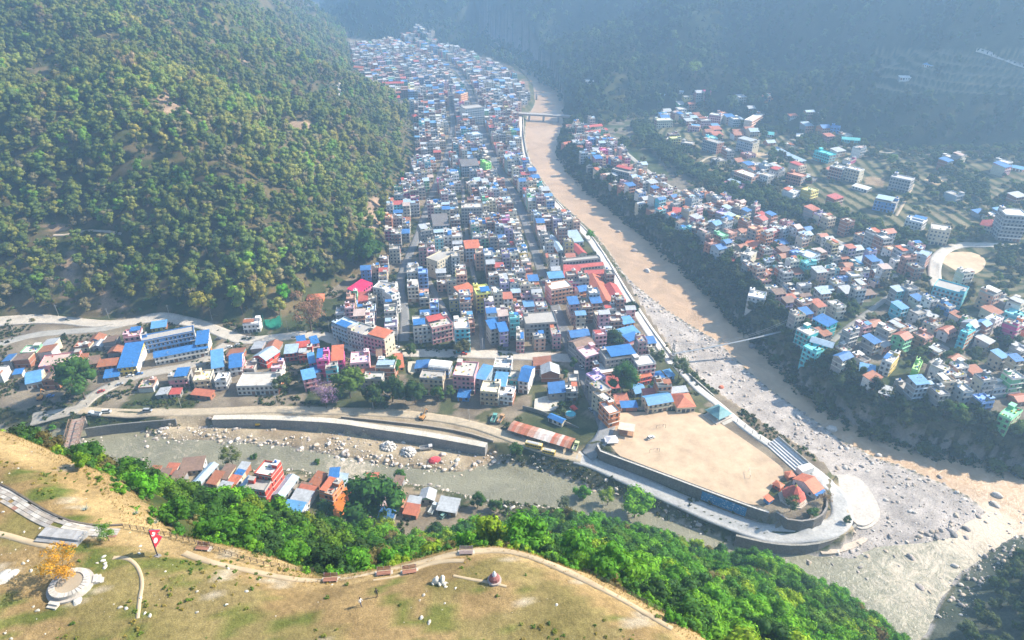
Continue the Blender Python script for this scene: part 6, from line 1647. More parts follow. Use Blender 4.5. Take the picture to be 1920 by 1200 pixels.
# ------------------------------------------------------------ bridges
CB = [M['concrete']]
def frame_px(a, b, z):
    p, q = poly([a, b], z); L = float(np.hypot(*(q - p))); return p, q, L, math.atan2(*(q - p)[::-1])
def truss_bridge():
    p, q, L, a = frame_px((147, 784), (124, 872), 1.6)
    root = tag(empty('truss_bridge', (p[0], p[1], 0), a), 'rust brown truss road bridge at the left over the grey river', 'bridge')
    m, n, l, b = attr_mat('rusty_steel', .8, .4, (1.5, .3)); S = [m]; W = 3.4; c = (.30, .20, .14); z = 1.4
    MB().box(0, L, -W, W, z - .4, z, (.36, .29, .23), bottom=True).build('deck', root, S)
    for k in range(int(L / 1.3)): MB().box(k * 1.3 + .1, k * 1.3 + 1.15, -W + .3, W - .3, z, z + .06, (.40 + .06 * (k % 3), .32, .26)).build('deck_plank', root, S)
    for s in (-1, 1):
        t = MB(); y = s * W; n_ = int(L / 4); sp = L / n_
        t.box(0, L, y - .15, y + .15, z, z + .3, c, bottom=True); t.box(sp, L - sp, y - .15, y + .15, z + 3.4, z + 3.7, c, bottom=True)
        for k in range(n_):
            t.bar((k * sp, y, z + .2), ((k + (1 if k % 2 == 0 else 1)) * sp, y, z + 3.5) if k % 2 == 0 else ((k + 1) * sp, y, z + .2), .12, c)
            if k % 2: t.bar((k * sp, y, z + 3.5), ((k + 1) * sp, y, z + .2), .12, c)
            t.bar((k * sp, y, z), (k * sp, y, z + (3.5 if 0 < k < n_ else 1)), .1, c)
        t.build('truss', root, S)
    for k in range(2, int(L / 4) - 1, 2): MB().bar((k * 4, -W, z + 3.55), (k * 4, W, z + 3.55), .1, c).build('cross_beam', root, S)
    for x in (0.5, L / 2, L - 1): MB().box(x - .8, x + .8, -W, W, -9, z - .4, (.33, .31, .29)).build('pier', root, CB)
truss_bridge()
def road_bridge():
    p, q, L, a = frame_px((966, 211), (1074, 217), 4)
    root = tag(empty('road_bridge', (p[0], p[1], 0), a), 'pale concrete road bridge crossing the brown river at the upper town', 'bridge')
    c = (.52, .49, .45)
    MB().box(0, L, -4, 4, 3.2, 4, c, bottom=True).build('deck', root, CB)
    for s in (-1, 1):
        MB().box(0, L, s * 3.2 - .5, s * 3.2 + .5, 1.4, 3.2, (.36, .34, .32), bottom=True).build('girder', root, CB)
        t = MB(); t.box(0, L, s * 3.9 - .1, s * 3.9 + .1, 4.8, 5.0, (.6, .58, .55), bottom=True)
        for k in range(int(L / 3)): t.box(k * 3, k * 3 + .3, s * 3.9 - .1, s * 3.9 + .1, 4, 4.8, (.6, .58, .55))
        t.build('railing', root, CB)
    for k in range(1, 4): MB().box(L * k / 4 - 1, L * k / 4 + 1, -3.6, 3.6, -9, 1.4, (.38, .36, .34)).build('pier', root, CB)
    for x in (-2, L): MB().box(x - 2, x + 3, -5, 5, -9, 4, (.42, .40, .37)).build('abutment', root, CB)
road_bridge()
def suspension(p0, p1, z0, z1, label, w=.75, sag=5.0, tower=7.0):
    A = poly([p0], z0)[0]; Bq = poly([p1], z1)[0]; d = Bq - A; L = float(np.hypot(*d)); a = math.atan2(d[1], d[0])
    root = tag(empty('suspension_footbridge', (A[0], A[1], z0), a), label, 'footbridge'); st = [M['steel']]
    n = int(L / 3); dz = z1 - z0
    deckz = lambda t: dz * t - 4 * 1.2 * t * (1 - t) * 1.0
    t_ = MB()
    for k in range(n):
        t, u = k / n, (k + 1) / n; i = len(t_.V)
        t_.V += [(L * t, -w, deckz(t)), (L * u, -w, deckz(u)), (L * u, w, deckz(u)), (L * t, w, deckz(t)), (L * t, -w, deckz(t) - .18), (L * u, -w, deckz(u) - .18), (L * u, w, deckz(u) - .18), (L * t, w, deckz(t) - .18)]
        t_.F += [(i, i + 1, i + 2, i + 3), (i + 7, i + 6, i + 5, i + 4), (i, i + 4, i + 5, i + 1), (i + 2, i + 6, i + 7, i + 3)]; t_.C += [(.36, .36, .36)] * 4; t_.M += [0] * 4
    t_.build('walkway', root, st)
    for s in (-1, 1):
        c = MB(); cz = lambda t: (tower * (2 * t - 1) ** 2 + 1.2) + dz * t
        for k in range(n): c.bar((L * k / n, s * (w + .1), cz(k / n)), (L * (k + 1) / n, s * (w + .1), cz((k + 1) / n)), .09, (.5, .5, .5))
        for k in range(1, n): c.bar((L * k / n, s * (w + .1), deckz(k / n)), (L * k / n, s * (w + .1), cz(k / n)), .03, (.45, .45, .45), n=3)
        c.bar((0, s * w, tower), (-9, s * w, -3), .09, (.5, .5, .5)); c.bar((L, s * w, tower + dz), (L + 9, s * w, dz - 2), .09, (.5, .5, .5))
        c.build('cable', root, st)
    for x, zb in ((0, 0), (L, dz)):
        t = MB()
        for s in (-1, 1): t.bar((x, s * (w + .4), zb - 10), (x, s * (w + .4), zb + tower + .6), .3, (.55, .54, .52))
        t.bar((x, -w - .4, zb + tower), (x, w + .4, zb + tower), .25, (.55, .54, .52)); t.build('tower', root, st)
        MB().box(x - 1.5, x + 1.5, -w - 1, w + 1, zb - 10, zb - .4, (.42, .40, .37)).build('anchor_block', root, CB)
M['steel'] = plain('galvanised_steel', (.34, .35, .35), .5, .2, 1, .4, .3)
suspension((1262, 663), (1478, 618), 4, 12, 'long thin suspension footbridge crossing gravel and brown river')
suspension((1006, 176), (1053, 173), 3, 6, 'distant thin footbridge over the brown river above the road bridge', tower=5)

# ------------------------------------------------------------ temple point, stands, sheds
def temple():
    x, y = PZ(1486, 936, 5); root = tag(empty('temple', (float(x), float(y), 5), .25), 'red brick pagoda temple with conical stepped roof inside the walled point', 'temple'); root.scale = (.8, .8, .85)
    BR_, RD = (.42, .13, .08), (.56, .11, .07)
    MB().lathe([(8.6, -1), (8.6, .7), (7.2, .7), (7.2, 1.4)], 0, 0, (.55, .46, .38), 0, 8).build('plinth', root)
    MB().lathe([(4.4, 1.4), (4.4, 4.4)], 0, 0, BR_, 0, 8).build('wall', root)
    for k in range(8):
        t = k * math.pi / 4; MB().bar((6.1 * math.cos(t), 6.1 * math.sin(t), 1.4), (6.1 * math.cos(t), 6.1 * math.sin(t), 4.1), .2, (.6, .25, .15)).build('pillar', root)
    MB().lathe([(7.2, 3.7), (3.2, 6.6)], 0, 0, RD, 1, 8).build('lower_roof', root)
    MB().lathe([(2.7, 6.4), (2.7, 7.6)], 0, 0, BR_, 0, 8).build('upper_wall', root)
    MB().lathe([(4.2, 7.1), (1.0, 10.0)], 0, 0, RD, 1, 8).build('upper_roof', root)
    MB().lathe([(.5, 9.9), (.7, 10.5), (.2, 11.2), (.05, 12.6)], 0, 0, (.75, .55, .12), 0, 8).build('finial', root)
temple()
def small_house(px1, py1, px2, py2, d, st, wall, roof, rc, label, z=5, name='house', cat='house', fh=3.0):
    a, b = poly([(px1, py1), (px2, py2)], z + st * fh); u = b - a; w = float(np.hypot(*u)); u /= w; nn = np.array([-u[1], u[0]]); c = (a + b) / 2 + nn * d / 2
    root = tag(empty(name, (c[0], c[1], z), math.atan2(u[1], u[0])), label, cat)
    for nm, ms in house(w, d, st, wall, roof, rc, np.random.default_rng(int(px1)), 0, wall, fh).items():
        for q in ms:
            o = q.build(nm, root)
            if getattr(q, 'kind', None): o['kind'] = 'stuff'
small_house(1526, 925, 1543, 915, 12, 1, 'white', 'gable', 'orangered', 'long orange-red roofed hall behind the temple', fh=3.4)
small_house(1531, 929, 1547, 921, 5, 1, 'white', 'mono', 'blue', 'blue and lilac roofed kiosk at the end of the temple hall')
small_house(1479, 894, 1491, 892, 3.5, 1, 'orange', 'hip', 'orangered', 'tiny red roofed gate shrine at the edge of the football ground', fh=2.6)
small_house(1463, 915, 1470, 909, 4, 1, 'red', 'hip', 'orangered', 'tiny red shrine on the left wall of the temple compound', fh=2.4)
small_house(1442, 940, 1450, 935, 3, 1, 'blue', 'mono', 'orangered', 'tiny red and blue stall at the left corner of the compound', fh=2.4)
def gazebo():
    x, y = PZ(1346, 781, 5); root = tag(empty('gazebo', (float(x), float(y), 5), .55), 'open pavilion with grey-green pyramid roof by the football ground', 'pavilion')
    MB().box(-6.5, 6.5, -5, 5, -1, .6, (.55, .48, .42)).build('base', root)
    for sx in (-4.6, 0, 4.6):
        for sy in (-3.6, 3.6): MB().box(sx - .2, sx + .2, sy - .2, sy + .2, .6, 3.6, (.55, .5, .45)).build('pillar', root)
    R = (.16, .34, .36)
    MB().lathe([(7.6, 3.4), (3.2, 5.4), (.4, 7.6)], 0, 0, R, 1, 4, rz=math.pi / 4).build('roof', root)
    for k in range(4): MB().box(-3 , 6, -6 - k * .7, -5.4 - k * .7, -1, .4 - k * .15, (.60, .56, .50)).build('step', root)
gazebo()
def stand():
    P = poly([(1437, 834), (1493, 884)], 5); d = P[1] - P[0]; L = float(np.hypot(*d)); a = math.atan2(d[1], d[0])
    root = tag(empty('spectator_stand', (P[0][0], P[0][1], 5), a), 'white stepped spectator stand between promenade and football ground', 'stand')
    for k in range(5): MB().box(0, L, k * 1.5 - .5, k * 1.5 + .95, -1, .5 + k * .55, (.70, .68, .66) if k != 4 else (.74, .72, .68)).build('step', root, CB)
    MB().box(0, L, 7.0, 7.3, -1, 4.0, (.60, .56, .50)).build('back_wall', root, CB)
    MB().box(L, L + 4, -.5, 7.3, -1, 3.4, (.72, .70, .66)).build('end_block', root, CB)
stand()
def post_fence(name, pts, z, h, sp, col, label, rails=(.5, .95), r=.07, group=None, wz=None, capped=False):
    P = resample(lift(pts, z), sp, 2)
    root = tag(empty(name, (0, 0, 0)), label, 'fence', group)
    zz = gz(P[:, 0], P[:, 1]) if wz is None else np.full(len(P), wz)
    for v, g in zip(P, zz): MB().bar((v[0], v[1], g - .3), (v[0] + random.uniform(-.04, .04), v[1], g + h), r, col).build('post', root, [M['bark']] if r < .1 else CB)
    for f in rails:
        t = MB()
        for u, v, a, b in zip(P[:-1], P[1:], zz[:-1], zz[1:]): t.bar((u[0], u[1], a + h * f), (v[0], v[1], b + h * f), r * .6, col, n=3)
        t.build('rail', root, [M['bark']] if r < .1 else CB)
    return P
post_fence('pergola_fence', [(1382, 792), (1410, 813), (1440, 836)], 5, 2.6, 4.6, (.62, .58, .54), 'pale post and beam fence between promenade and football ground', rails=(.5, 1.0), r=.2, wz=5)
def bus_shed():
    P = poly([(952, 805), (1069, 840)], 3.2); d = P[1] - P[0]; L = float(np.hypot(*d)); a = math.atan2(d[1], d[0])
    root = tag(empty('bus_shed', (P[0][0], P[0][1], 0), a), 'very long rusty striped tin roofed bus shed beside the riverside road', 'shed')
    n = int(L / 1.9); W = 8.0
    for k in range(n):
        c = random.choice([ROOFC['rustred'], ROOFC['rust'], (.52, .28, .2), (.6, .5, .44), ROOFC['rustred'], (.46, .24, .17)])
        if n * .42 < k < n * .62: c = random.choice([(.66, .6, .56), (.6, .48, .42)])
        x0, x1 = k * L / n + .03, (k + 1) * L / n - .03; q = MB(); e = random.uniform(-.05, .05)
        for y0, y1, z0, z1 in ((-.6, W / 2, 3.2, 4.3), (W / 2, W + .6, 4.3, 3.3)):
            i = len(q.V); q.V += [(x0, y0, z0 + e), (x1, y0, z0 + e), (x1, y1, z1 + e), (x0, y1, z1 + e), (x0, y0, z0 + e - .08), (x1, y0, z0 + e - .08), (x1, y1, z1 + e - .08), (x0, y1, z1 + e - .08)]
            q.F += [tuple(i + t for t in f) for f in ((0, 1, 2, 3), (7, 6, 5, 4), (0, 4, 5, 1), (1, 5, 6, 2), (3, 7, 4, 0))]; q.C += [c] * 5; q.M += [1] * 5
        q.build('roof_panel', root)
    MB().box(0, L, W - .3, W, -1, 3.2, (.42, .33, .26)).build('back_wall', root)
    for k in range(10): MB().box(L * k / 9 - .1, L * k / 9 + .1, 0, .2, -1, 3.2, (.35, .3, .27)).build('post', root)
bus_shed()

# ------------------------------------------------------------ vehicles
M['carpaint'] = attr_mat('vehicle_paint', .35, .12, (2, .5), .5)[0]
VM = [M['carpaint'], M['glass'], plain('rubber', (.03, .03, .03))]
def vehicle(px, py, z, ang, kind, col, label, cat, group=None, name=None):
    if z is None: x, y, g = (float(v[0]) for v in hit(px, py)); g += .14
    else: x, y = map(float, PZ(px, py, z)); g = z
    L, W, Hh, hood = dict(car=(4.2, 1.75, 1.45, 1.0), jeep=(4.6, 1.9, 1.8, 1.1), van=(5.4, 1.95, 2.2, .7), bus=(9.5, 2.5, 3.1, 0), minibus=(7, 2.2, 2.7, .3), truck=(7, 2.4, 2.9, 0))[kind]
    root = tag(empty(name or {'car': 'car', 'jeep': 'jeep', 'van': 'van', 'bus': 'bus', 'minibus': 'minibus', 'truck': 'truck'}[kind], (x, y, g), ang), label, cat, group)
    hl, hw = L / 2, W / 2; b = MB()
    if kind == 'truck':
        b.box(hl - 2, hl, -hw, hw, .5, 2.6, col, bottom=True).build('cab', root, VM); MB().box(hl - 1.3, hl + .04, -hw - .03, hw + .03, 1.5, 2.2, (.04, .05, .06), 1).build('windows', root, VM)
        c = MB().box(-hl, hl - 2.2, -hw, hw, .7, 1.0, (.2, .2, .2), bottom=True)
        for x0, x1, y0, y1 in ((-hl, hl - 2.2, -hw, -hw + .1), (-hl, hl - 2.2, hw - .1, hw), (-hl, -hl + .1, -hw, hw), (hl - 2.3, hl - 2.2, -hw, hw)): c.box(x0, x1, y0, y1, 1.0, 2.1, col)
        c.build('cargo_bed', root, VM)
    elif kind in ('bus', 'minibus'):
        b.box(-hl, hl, -hw, hw, .45, Hh - .2, col, bottom=True).box(-hl + .1, hl - .15, -hw + .1, hw - .1, Hh - .2, Hh, tuple(min(.8, c * .6 + .3) for c in col)); b.build('body', root, VM)
        w = MB()
        for k in range(int(L / 1.3)):
            x0 = -hl + .5 + k * 1.25
            for s in (-1, 1): w.box(x0, x0 + 1.05, s * hw - .03, s * hw + .03, 1.45, 2.3, (.04, .05, .06), 1)
        w.box(hl - .03, hl + .04, -hw + .2, hw - .2, 1.3, 2.4, (.04, .05, .06), 1); o = w.build('windows', root, VM); o['kind'] = 'stuff'
        MB().box(-hl + 1, hl - 2, -hw + .5, hw - .5, Hh, Hh + .2, (.45, .45, .45)).build('roof_rack', root, VM)
    else:
        zb = Hh * .52
        b.box(-hl, hl, -hw, hw, .35, zb, col, bottom=True)
        i = len(b.V); f, r_ = hl - hood, -hl + (.35 if kind != 'car' else .7)
        b.V += [(r_, -hw + .08, zb), (f, -hw + .08, zb), (f, hw - .08, zb), (r_, hw - .08, zb), (r_ + .25, -hw + .22, Hh), (f - .55, -hw + .22, Hh), (f - .55, hw - .22, Hh), (r_ + .25, hw - .22, Hh)]
        b.F += [tuple(i + t for t in q) for q in ((4, 5, 6, 7), (0, 1, 5, 4), (1, 2, 6, 5), (2, 3, 7, 6), (3, 0, 4, 7))]; b.C += [col] + [(.05, .06, .07)] * 4; b.M += [0] + [1] * 4
        b.build('body', root, VM)
    for sx in (-.62, .62):
        for sy in (-1, 1): MB().bar((sx * hl, sy * (hw - .18), .36), (sx * hl, sy * (hw + .02), .36), .36, (.03, .03, .03), 2, 8).build('wheel', root, VM)
    return root
W_, BL, YE, RDc, GR, SV = (.74, .74, .72), (.06, .2, .5), (.8, .52, .03), (.5, .05, .04), (.1, .3, .15), (.4, .42, .44)
vehicle(180, 779, None, 3.0, 'truck', (.55, .62, .68), 'pale blue small truck at the end of the truss bridge', 'truck')
vehicle(200, 774, None, .12, 'van', W_, 'white van parked right of the truss bridge', 'van')
vehicle(277, 772, None, .05, 'van', SV, 'silver van parked alone on the riverside road', 'van')
vehicle(1000, 820, None, -.33, 'minibus', W_, 'white bus parked at the left part of the rusty shed', 'bus')
vehicle(1025, 829, None, -.33, 'minibus', (.25, .45, .3), 'green and white bus parked at the right part of the rusty shed', 'bus')
vehicle(1001, 839, None, -.33, 'bus', YE, 'long yellow bus on the riverside road', 'bus')
vehicle(1029, 851, None, -.33, 'minibus', YE, 'short yellow bus behind the long yellow one', 'bus')
vehicle(1079, 841, None, 1.2, 'truck', (.55, .6, .3), 'yellowish truck at the end of the rusty shed', 'truck')
vehicle(926, 788, None, 1.3, 'truck', (.15, .4, .35), 'green truck parked above the dirt ramp', 'truck')
vehicle(939, 789, None, 1.2, 'truck', (.5, .3, .15), 'brown truck right of the green truck', 'truck')
vehicle(799, 843, None, .2, 'truck', (.6, .58, .55), 'pale dump truck on the sandy bar', 'truck')
vehicle(1220, 822, 5.15, .5, 'jeep', W_, 'white jeep parked on the football ground', 'jeep')
vehicle(812, 958, None, 1.2, 'truck', (.55, .6, .6), 'long grey truck in the near bank yard', 'truck')
vehicle(832, 968, None, 1.0, 'jeep', (.2, .35, .3), 'dark green jeep under the edge of the grey metal roof', 'jeep')
vehicle(572, 960, None, 1.35, 'jeep', (.3, .42, .6), 'blue and white car beside the patched tin shed', 'car')
vehicle(409, 637, None, .3, 'car', (.1, .1, .12), 'black car at the bend of the west road', 'car')
STREETC = [(430, 652, .4, W_, 'white car at the junction below the bend'), (445, 648, .9, SV, 'silver car beside the junction parking'), (436, 662, .2, BL, 'blue car at the junction parking'), (744, 652, 0, W_, 'white car on the west road near the block of flats'), (870, 665, 0, RDc, 'red car on the west road below the turquoise tower'),
           (700, 655, -.2, W_, 'white car leaving the west road curve'), (560, 632, .1, SV, 'silver car below the reddish-brown tree'), (1090, 690, 1.9, W_, 'white car at the main street corner'), (1108, 770, 1.9, SV, 'silver car on the wide street'), (1042, 586, 1.9, W_, 'white car on the main street by the blank grey block'), (1020, 532, 1.9, RDc, 'red car on the main street by the red market'),
           (205, 745, .6, (.1, .1, .1), 'dark car on the bridge road'), (245, 706, .4, W_, 'white car parked on the bridge road under the blue roof'), (262, 702, .4, BL, 'blue car parked on the bridge road'), (225, 722, .5, SV, 'dusty silver car on the bridge road'), (190, 735, .6, RDc, 'red car near the big roadside tree'),
           (95, 744, .2, BL, 'blue car in the yard left of the big roadside tree'), (1700, 530, -.5, W_, 'white car at the bend of the east road'), (1800, 593, -.5, SV, 'silver car on the east road'), (1290, 368, -.4, W_, 'white car on the upstream east road')]
for px, py, a, c, lab in STREETC: vehicle(px, py, None, a, 'car', c, lab, 'car')
def excavator(px, py, z, a, col, label):
    if z is None: x, y, g = (float(v[0]) for v in hit(px, py))
    else: x, y = map(float, PZ(px, py, z)); g = z
    root = tag(empty('excavator', (x, y, g), a), label, 'excavator')
    for s in (-1, 1): MB().box(-2, 2, s * 1.1 - .3, s * 1.1 + .3, 0, .8, (.06, .06, .06), 2).build('track', root, VM)
    MB().box(-1.8, 1.4, -1.3, 1.3, .9, 2.0, col, bottom=True).build('body', root, VM)
    MB().box(.1, 1.4, .2, 1.3, 2.0, 3.1, (.1, .12, .13), 1).build('cab', root, VM)
    MB().bar((1.2, -.3, 1.8), (4.0, -.3, 4.6), .28, col).build('boom', root, VM); MB().bar((4.0, -.3, 4.6), (6.0, -.3, 2.2), .22, col).build('arm', root, VM)
    MB().box(5.5, 6.6, -.9, .3, 1.0, 2.2, (.2, .18, .15)).build('bucket', root, VM)
excavator(486, 797, None, .2, YE, 'yellow excavator below the embankment wall')
excavator(76, 748, None, 1.8, (.75, .3, .06), 'orange excavator in the yard left of the big roadside tree')
excavator(792, 785, None, 1.2, (.5, .25, .08), 'rusty orange excavator on the works above the embankment')

# things on the football ground
def stage():
    x, y = map(float, PZ(1174, 812, 5.1)); root = tag(empty('stage', (x, y, 5.1), -.25), 'small wooden stage with pale canopy on the football ground', 'stage')
    MB().box(-4, 4, -3, 3, 0, 1.0, (.42, .24, .14)).build('platform', root)
    for a in (-3.6, 3.6):
        for b in (-2.6, 2.6): MB().bar((a, b, 1), (a, b, 4.2), .1, (.5, .4, .3)).build('post', root)
    MB().box(-4.4, 4.4, -3.2, 3.4, 4.2, 4.4, (.66, .56, .44), bottom=True).build('canopy', root)
stage()
def tent():
    x, y = map(float, PZ(1146, 828, 5.1)); root = tag(empty('tent', (x, y, 5.1), .1), 'low white tent in the left corner of the football ground', 'tent')
    MB().box(-3.6, 3.6, -1.8, 1.8, 0, 1.6, (.72, .68, .68)).build('side_cloth', root)
    MB().lathe([(4.4, 1.6), (.6, 2.8)], 0, 0, (.74, .70, .70), 0, 4, rz=math.pi / 4).build('roof_cloth', root)
tent()
for px, py, lab in ((1239, 803, 'goal frame near the middle of the football ground'), (1227, 848, 'goal frame low on the football ground'), (1405, 890, 'pale goal frame at the right of the football ground')):
    x, y = map(float, PZ(px, py, 5.1)); root = tag(empty('goal_frame', (x, y, 5.1), .1 if px < 1300 else 1.4), lab, 'goal'); c = (.25, .22, .2) if px < 1300 else (.75, .7, .62)
    for s in (-2.6, 2.6): MB().bar((s, 0, 0), (s, 0, 2.3), .1, c).build('post', root)
    MB().bar((-2.6, 0, 2.3), (2.6, 0, 2.3), .1, c).build('crossbar', root)
def tarp(px, py, z, w, d, h, col, label, name='tarpaulin_tent', n=10):
    x, y = map(float, PZ(px, py, z)); root = tag(empty(name, (x, y, z), .3), label, 'tent')
    MB().lathe([(w, 0), (w * .95, h * .5), (w * .6, h * .9), (.2, h)], 0, 0, col, 0, n).build('cover', root); root.scale = (1, d / w, 1)
tarp(815, 864, -4.6, 3.6, 2.4, 2.2, (.66, .08, .10), 'red tarpaulin tent among the bar boulders')
tarp(1352, 727, 0, 1.8, 1.4, 1.6, (.70, .20, .10), 'tiny orange-red tent on the gravel bed')
def tank():
    x, y = map(float, PZ(1070, 778, 1)); root = tag(empty('water_basin', (x, y, .5), 0), 'round turquoise basin in the playground', 'basin')
    MB().lathe([(3.2, 0), (3.2, 1.6)], 0, 0, (.5, .5, .48), 0, 16, cap=False).build('wall', root); MB().lathe([(3.0, 1.3)], 0, 0, (.10, .45, .52), 0, 16).build('water_surface', root)
    x, y = map(float, PZ(1077, 767, 1)); root = tag(empty('slide', (x, y, .5), .5), 'red arched playground roof by the round basin', 'playground')
    b = MB()
    for k in range(8):
        t, u = math.pi * k / 8, math.pi * (k + 1) / 8
        b.face([(2 * math.cos(t), -2.4, 2 * math.sin(t)), (2 * math.cos(u), -2.4, 2 * math.sin(u)), (2 * math.cos(u), 2.4, 2 * math.sin(u)), (2 * math.cos(t), 2.4, 2 * math.sin(t))], (.66, .08, .05))
    b.build('arched_cover', root); MB().box(-2, -1.9, -2.4, 2.4, 0, 1, (.4, .4, .4)).build('side_panel', root)
tank()

POLES = [(25, 622), (110, 592), (205, 598), (318, 592), (398, 600), (470, 630), (540, 622), (618, 622), (690, 645), (790, 650), (905, 655), (1010, 660), (255, 700), (320, 680), (170, 762), (340, 765), (520, 762), (700, 768), (880, 790), (1096, 735), (1104, 690), (1860, 612), (1740, 556), (1640, 488), (1505, 420)]
POLEL = ['at the far left of the west road', 'above the fork of the west road', 'by the landslip on the west road', 'above the blue roofed yellow house', 'on the outer bend above the courtyard wings', 'at the junction below the pale blue roof', 'beside the green fence lot', 'at the foot of the reddish-brown tree', 'in front of the curved white terrace', 'in front of the broad roof terrace block', 'right of the turquoise tower on the west road', 'near the main street junction',
         'beside the large blue sloping roof', 'below the long blue-roofed wing', 'at the truss bridge end', 'on the riverside road near the silver van', 'on the riverside road above the embankment', 'on the riverside road below the purple tree side', 'near the parked green truck', 'beside the wide lower main street', 'at the corner of main street and west road', 'near the white box house on the east road', 'at the middle of the east road', 'at the upper bend of the east road', 'at the far stretch of the east road']
for (px, py), lab in zip(POLES, POLEL):
    x, y, g = (float(v[0]) for v in hit(px, py)); root = tag(empty('utility_pole', (x, y, g), .6), 'pale concrete utility pole ' + lab, 'pole', 'utility poles along the roads')
    MB().bar((0, 0, -.5), (0, 0, 9), .16, (.52, .50, .47), r2=.1).build('shaft', root, CB); MB().box(-.9, .9, -.06, .06, 8.1, 8.25, (.3, .3, .3), bottom=True).build('cross_arm', root, CB)

def court():
    a = hit(510, 600); z = float(a[2][0]) + .5
    sheet('tennis_court_ground', [(494, 588), (524, 585), (529, 612), (498, 616)], z, (.02, .22, .14), thick=2)
    P = poly([(492, 586), (526, 583), (531, 614), (496, 618)], z); root = tag(empty('court_fence', (0, 0, 0)), 'dark green netted court fence beside the reddish-brown tree', 'fence')
    for a, b in zip(P, np.roll(P, -1, 0)):
        for t in np.linspace(0, 1, 5)[:-1]:
            q = a + (b - a) * t; MB().bar((q[0], q[1], z - 1), (q[0], q[1], z + 3.2), .09, (.03, .25, .16)).build('post', root)
        for h in (1.0, 2.1, 3.1): MB().bar((a[0], a[1], z + h), (b[0], b[1], z + h), .07, (.03, .25, .16)).build('rail', root)
court()
for px, py, c, lab in ((393, 642, (.75, .60, .03), 'bright yellow painted hoarding on the end of the courtyard wings'), (397, 658, (.72, .26, .05), 'orange painted hoarding below the yellow one')):
    x, y, g = (float(v[0]) for v in hit(px, py, 1.5)); root = tag(empty('hoarding', (x, y, g), -1.2), lab, 'hoarding')
    MB().box(-3, 3, -.1, .1, 0, 3.6, c).build('board', root)
    for q in (-2.5, 2.5): MB().box(q - .1, q + .1, .1, .3, -.5, 3.5, (.3, .3, .3)).build('post', root)
# ------------------------------------------------------------ the viewpoint hill in front
def shade(c, a, b):
    k = random.uniform(a, b); return tuple(v * k for v in c)
def G(px, py, lift_=0.0):
    x, y, z = hit(px, py, lift_); return float(x[0]), float(y[0]), float(z[0])
# dirt paths worn into the grass
DIRT = (.47, .37, .24)
for pts, w in (([(345, 1038), (370, 1048), (420, 1062), (480, 1074), (540, 1086), (600, 1089), (660, 1084), (720, 1070), (770, 1060), (810, 1050), (850, 1040), (880, 1034), (940, 1032), (1000, 1046), (1050, 1066), (1110, 1096), (1180, 1132), (1260, 1180)], 1.0),
               ([(-30, 995), (20, 1006), (60, 1018), (108, 1028)], 1.0), ([(212, 1046), (238, 1046), (258, 1060), (268, 1090), (262, 1120), (258, 1160)], .8), ([(870, 1052), (830, 1053), (790, 1062), (750, 1080), (700, 1088)], .8), ([(850, 1080), (880, 1086), (920, 1092), (950, 1100)], .4)):
    road('worn_path', pts, w, DIRT, off=.05, matl='sand', step=.8, block=False, wvar=.9)
def paved_path():
    P = resample(lift([(-40, 905), (0, 925), (30, 940), (65, 962), (100, 980), (140, 992), (185, 999), (222, 1000)]), 1.05, 2); N = normals(P)
    root = tag(empty('paved_path', (0, 0, 0)), 'broad path of broken pale stone slabs along the hill brow at left', 'path')
    rr = random.Random(4)
    for i in range(len(P) - 1):
        for k in range(4):
            u0, u1 = -1.4 + k * .7 + .03, -.7 + k * .7 - .03
            c = rr.choice([(.36, .33, .29), (.46, .43, .38), (.32, .30, .28), (.40, .35, .29), (.50, .47, .42), (.30, .16, .12) if k == 0 else (.34, .30, .26)])
            q = [P[i] + N[i] * u0, P[i + 1] * .96 + P[i] * .04 + N[i + 1] * u0, P[i + 1] * .96 + P[i] * .04 + N[i + 1] * u1, P[i] + N[i] * u1]
            z = [float(gz(*v)) + .12 + rr.uniform(0, .05) for v in q]
            b = MB(); b.V = [(v[0], v[1], h) for v, h in zip(q, z)] + [(v[0], v[1], h - .5) for v, h in zip(q, z)]
            b.V = [tuple(map(float, v)) for v in b.V]
            b.F = [(0, 1, 2, 3), (0, 4, 5, 1), (1, 5, 6, 2), (2, 6, 7, 3), (3, 7, 4, 0)]; b.C = [c] * 5; b.M = [0] * 5
            if rr.random() > .09: b.build('slab', root, CB)
    E = P + N * 2.5
    wall('kerb_wall', E, 0, 0, 0, .3, (.16, .14, .12), 'low dark kerb wall on the outer edge of the paved path', world=True, step=2) if False else None
paved_path()
def kerb():
    P = resample(lift([(-40, 893), (0, 908), (40, 930), (80, 955), (120, 976), (170, 987), (230, 985)]), 1.5, 2)
    root = tag(empty('stone_kerb', (0, 0, 0)), 'low dark stone kerb on the outer side of the paved path', 'kerb')
    for a, b in zip(P[:-1], P[1:]):
        MB().bar((a[0], a[1], float(gz(*a)) + .15), (b[0], b[1], float(gz(*b)) + .15), .22, (.14, .12, .10)).build('kerb_stone', root, [M['stonewall']])
kerb()
post_fence('path_fence', [(232, 990), (290, 1000), (350, 1014), (410, 1034), (470, 1054), (530, 1070), (590, 1076), (650, 1070), (720, 1056), (780, 1041), (830, 1026), (880, 1020), (940, 1021), (990, 1029), (1040, 1049), (1100, 1077), (1160, 1107), (1220, 1138), (1300, 1184)], None, 1.05, 1.25, (.14, .115, .09), 'weathered rail fence following the curved cliff path', rails=(.35, .68, .97), r=.055)

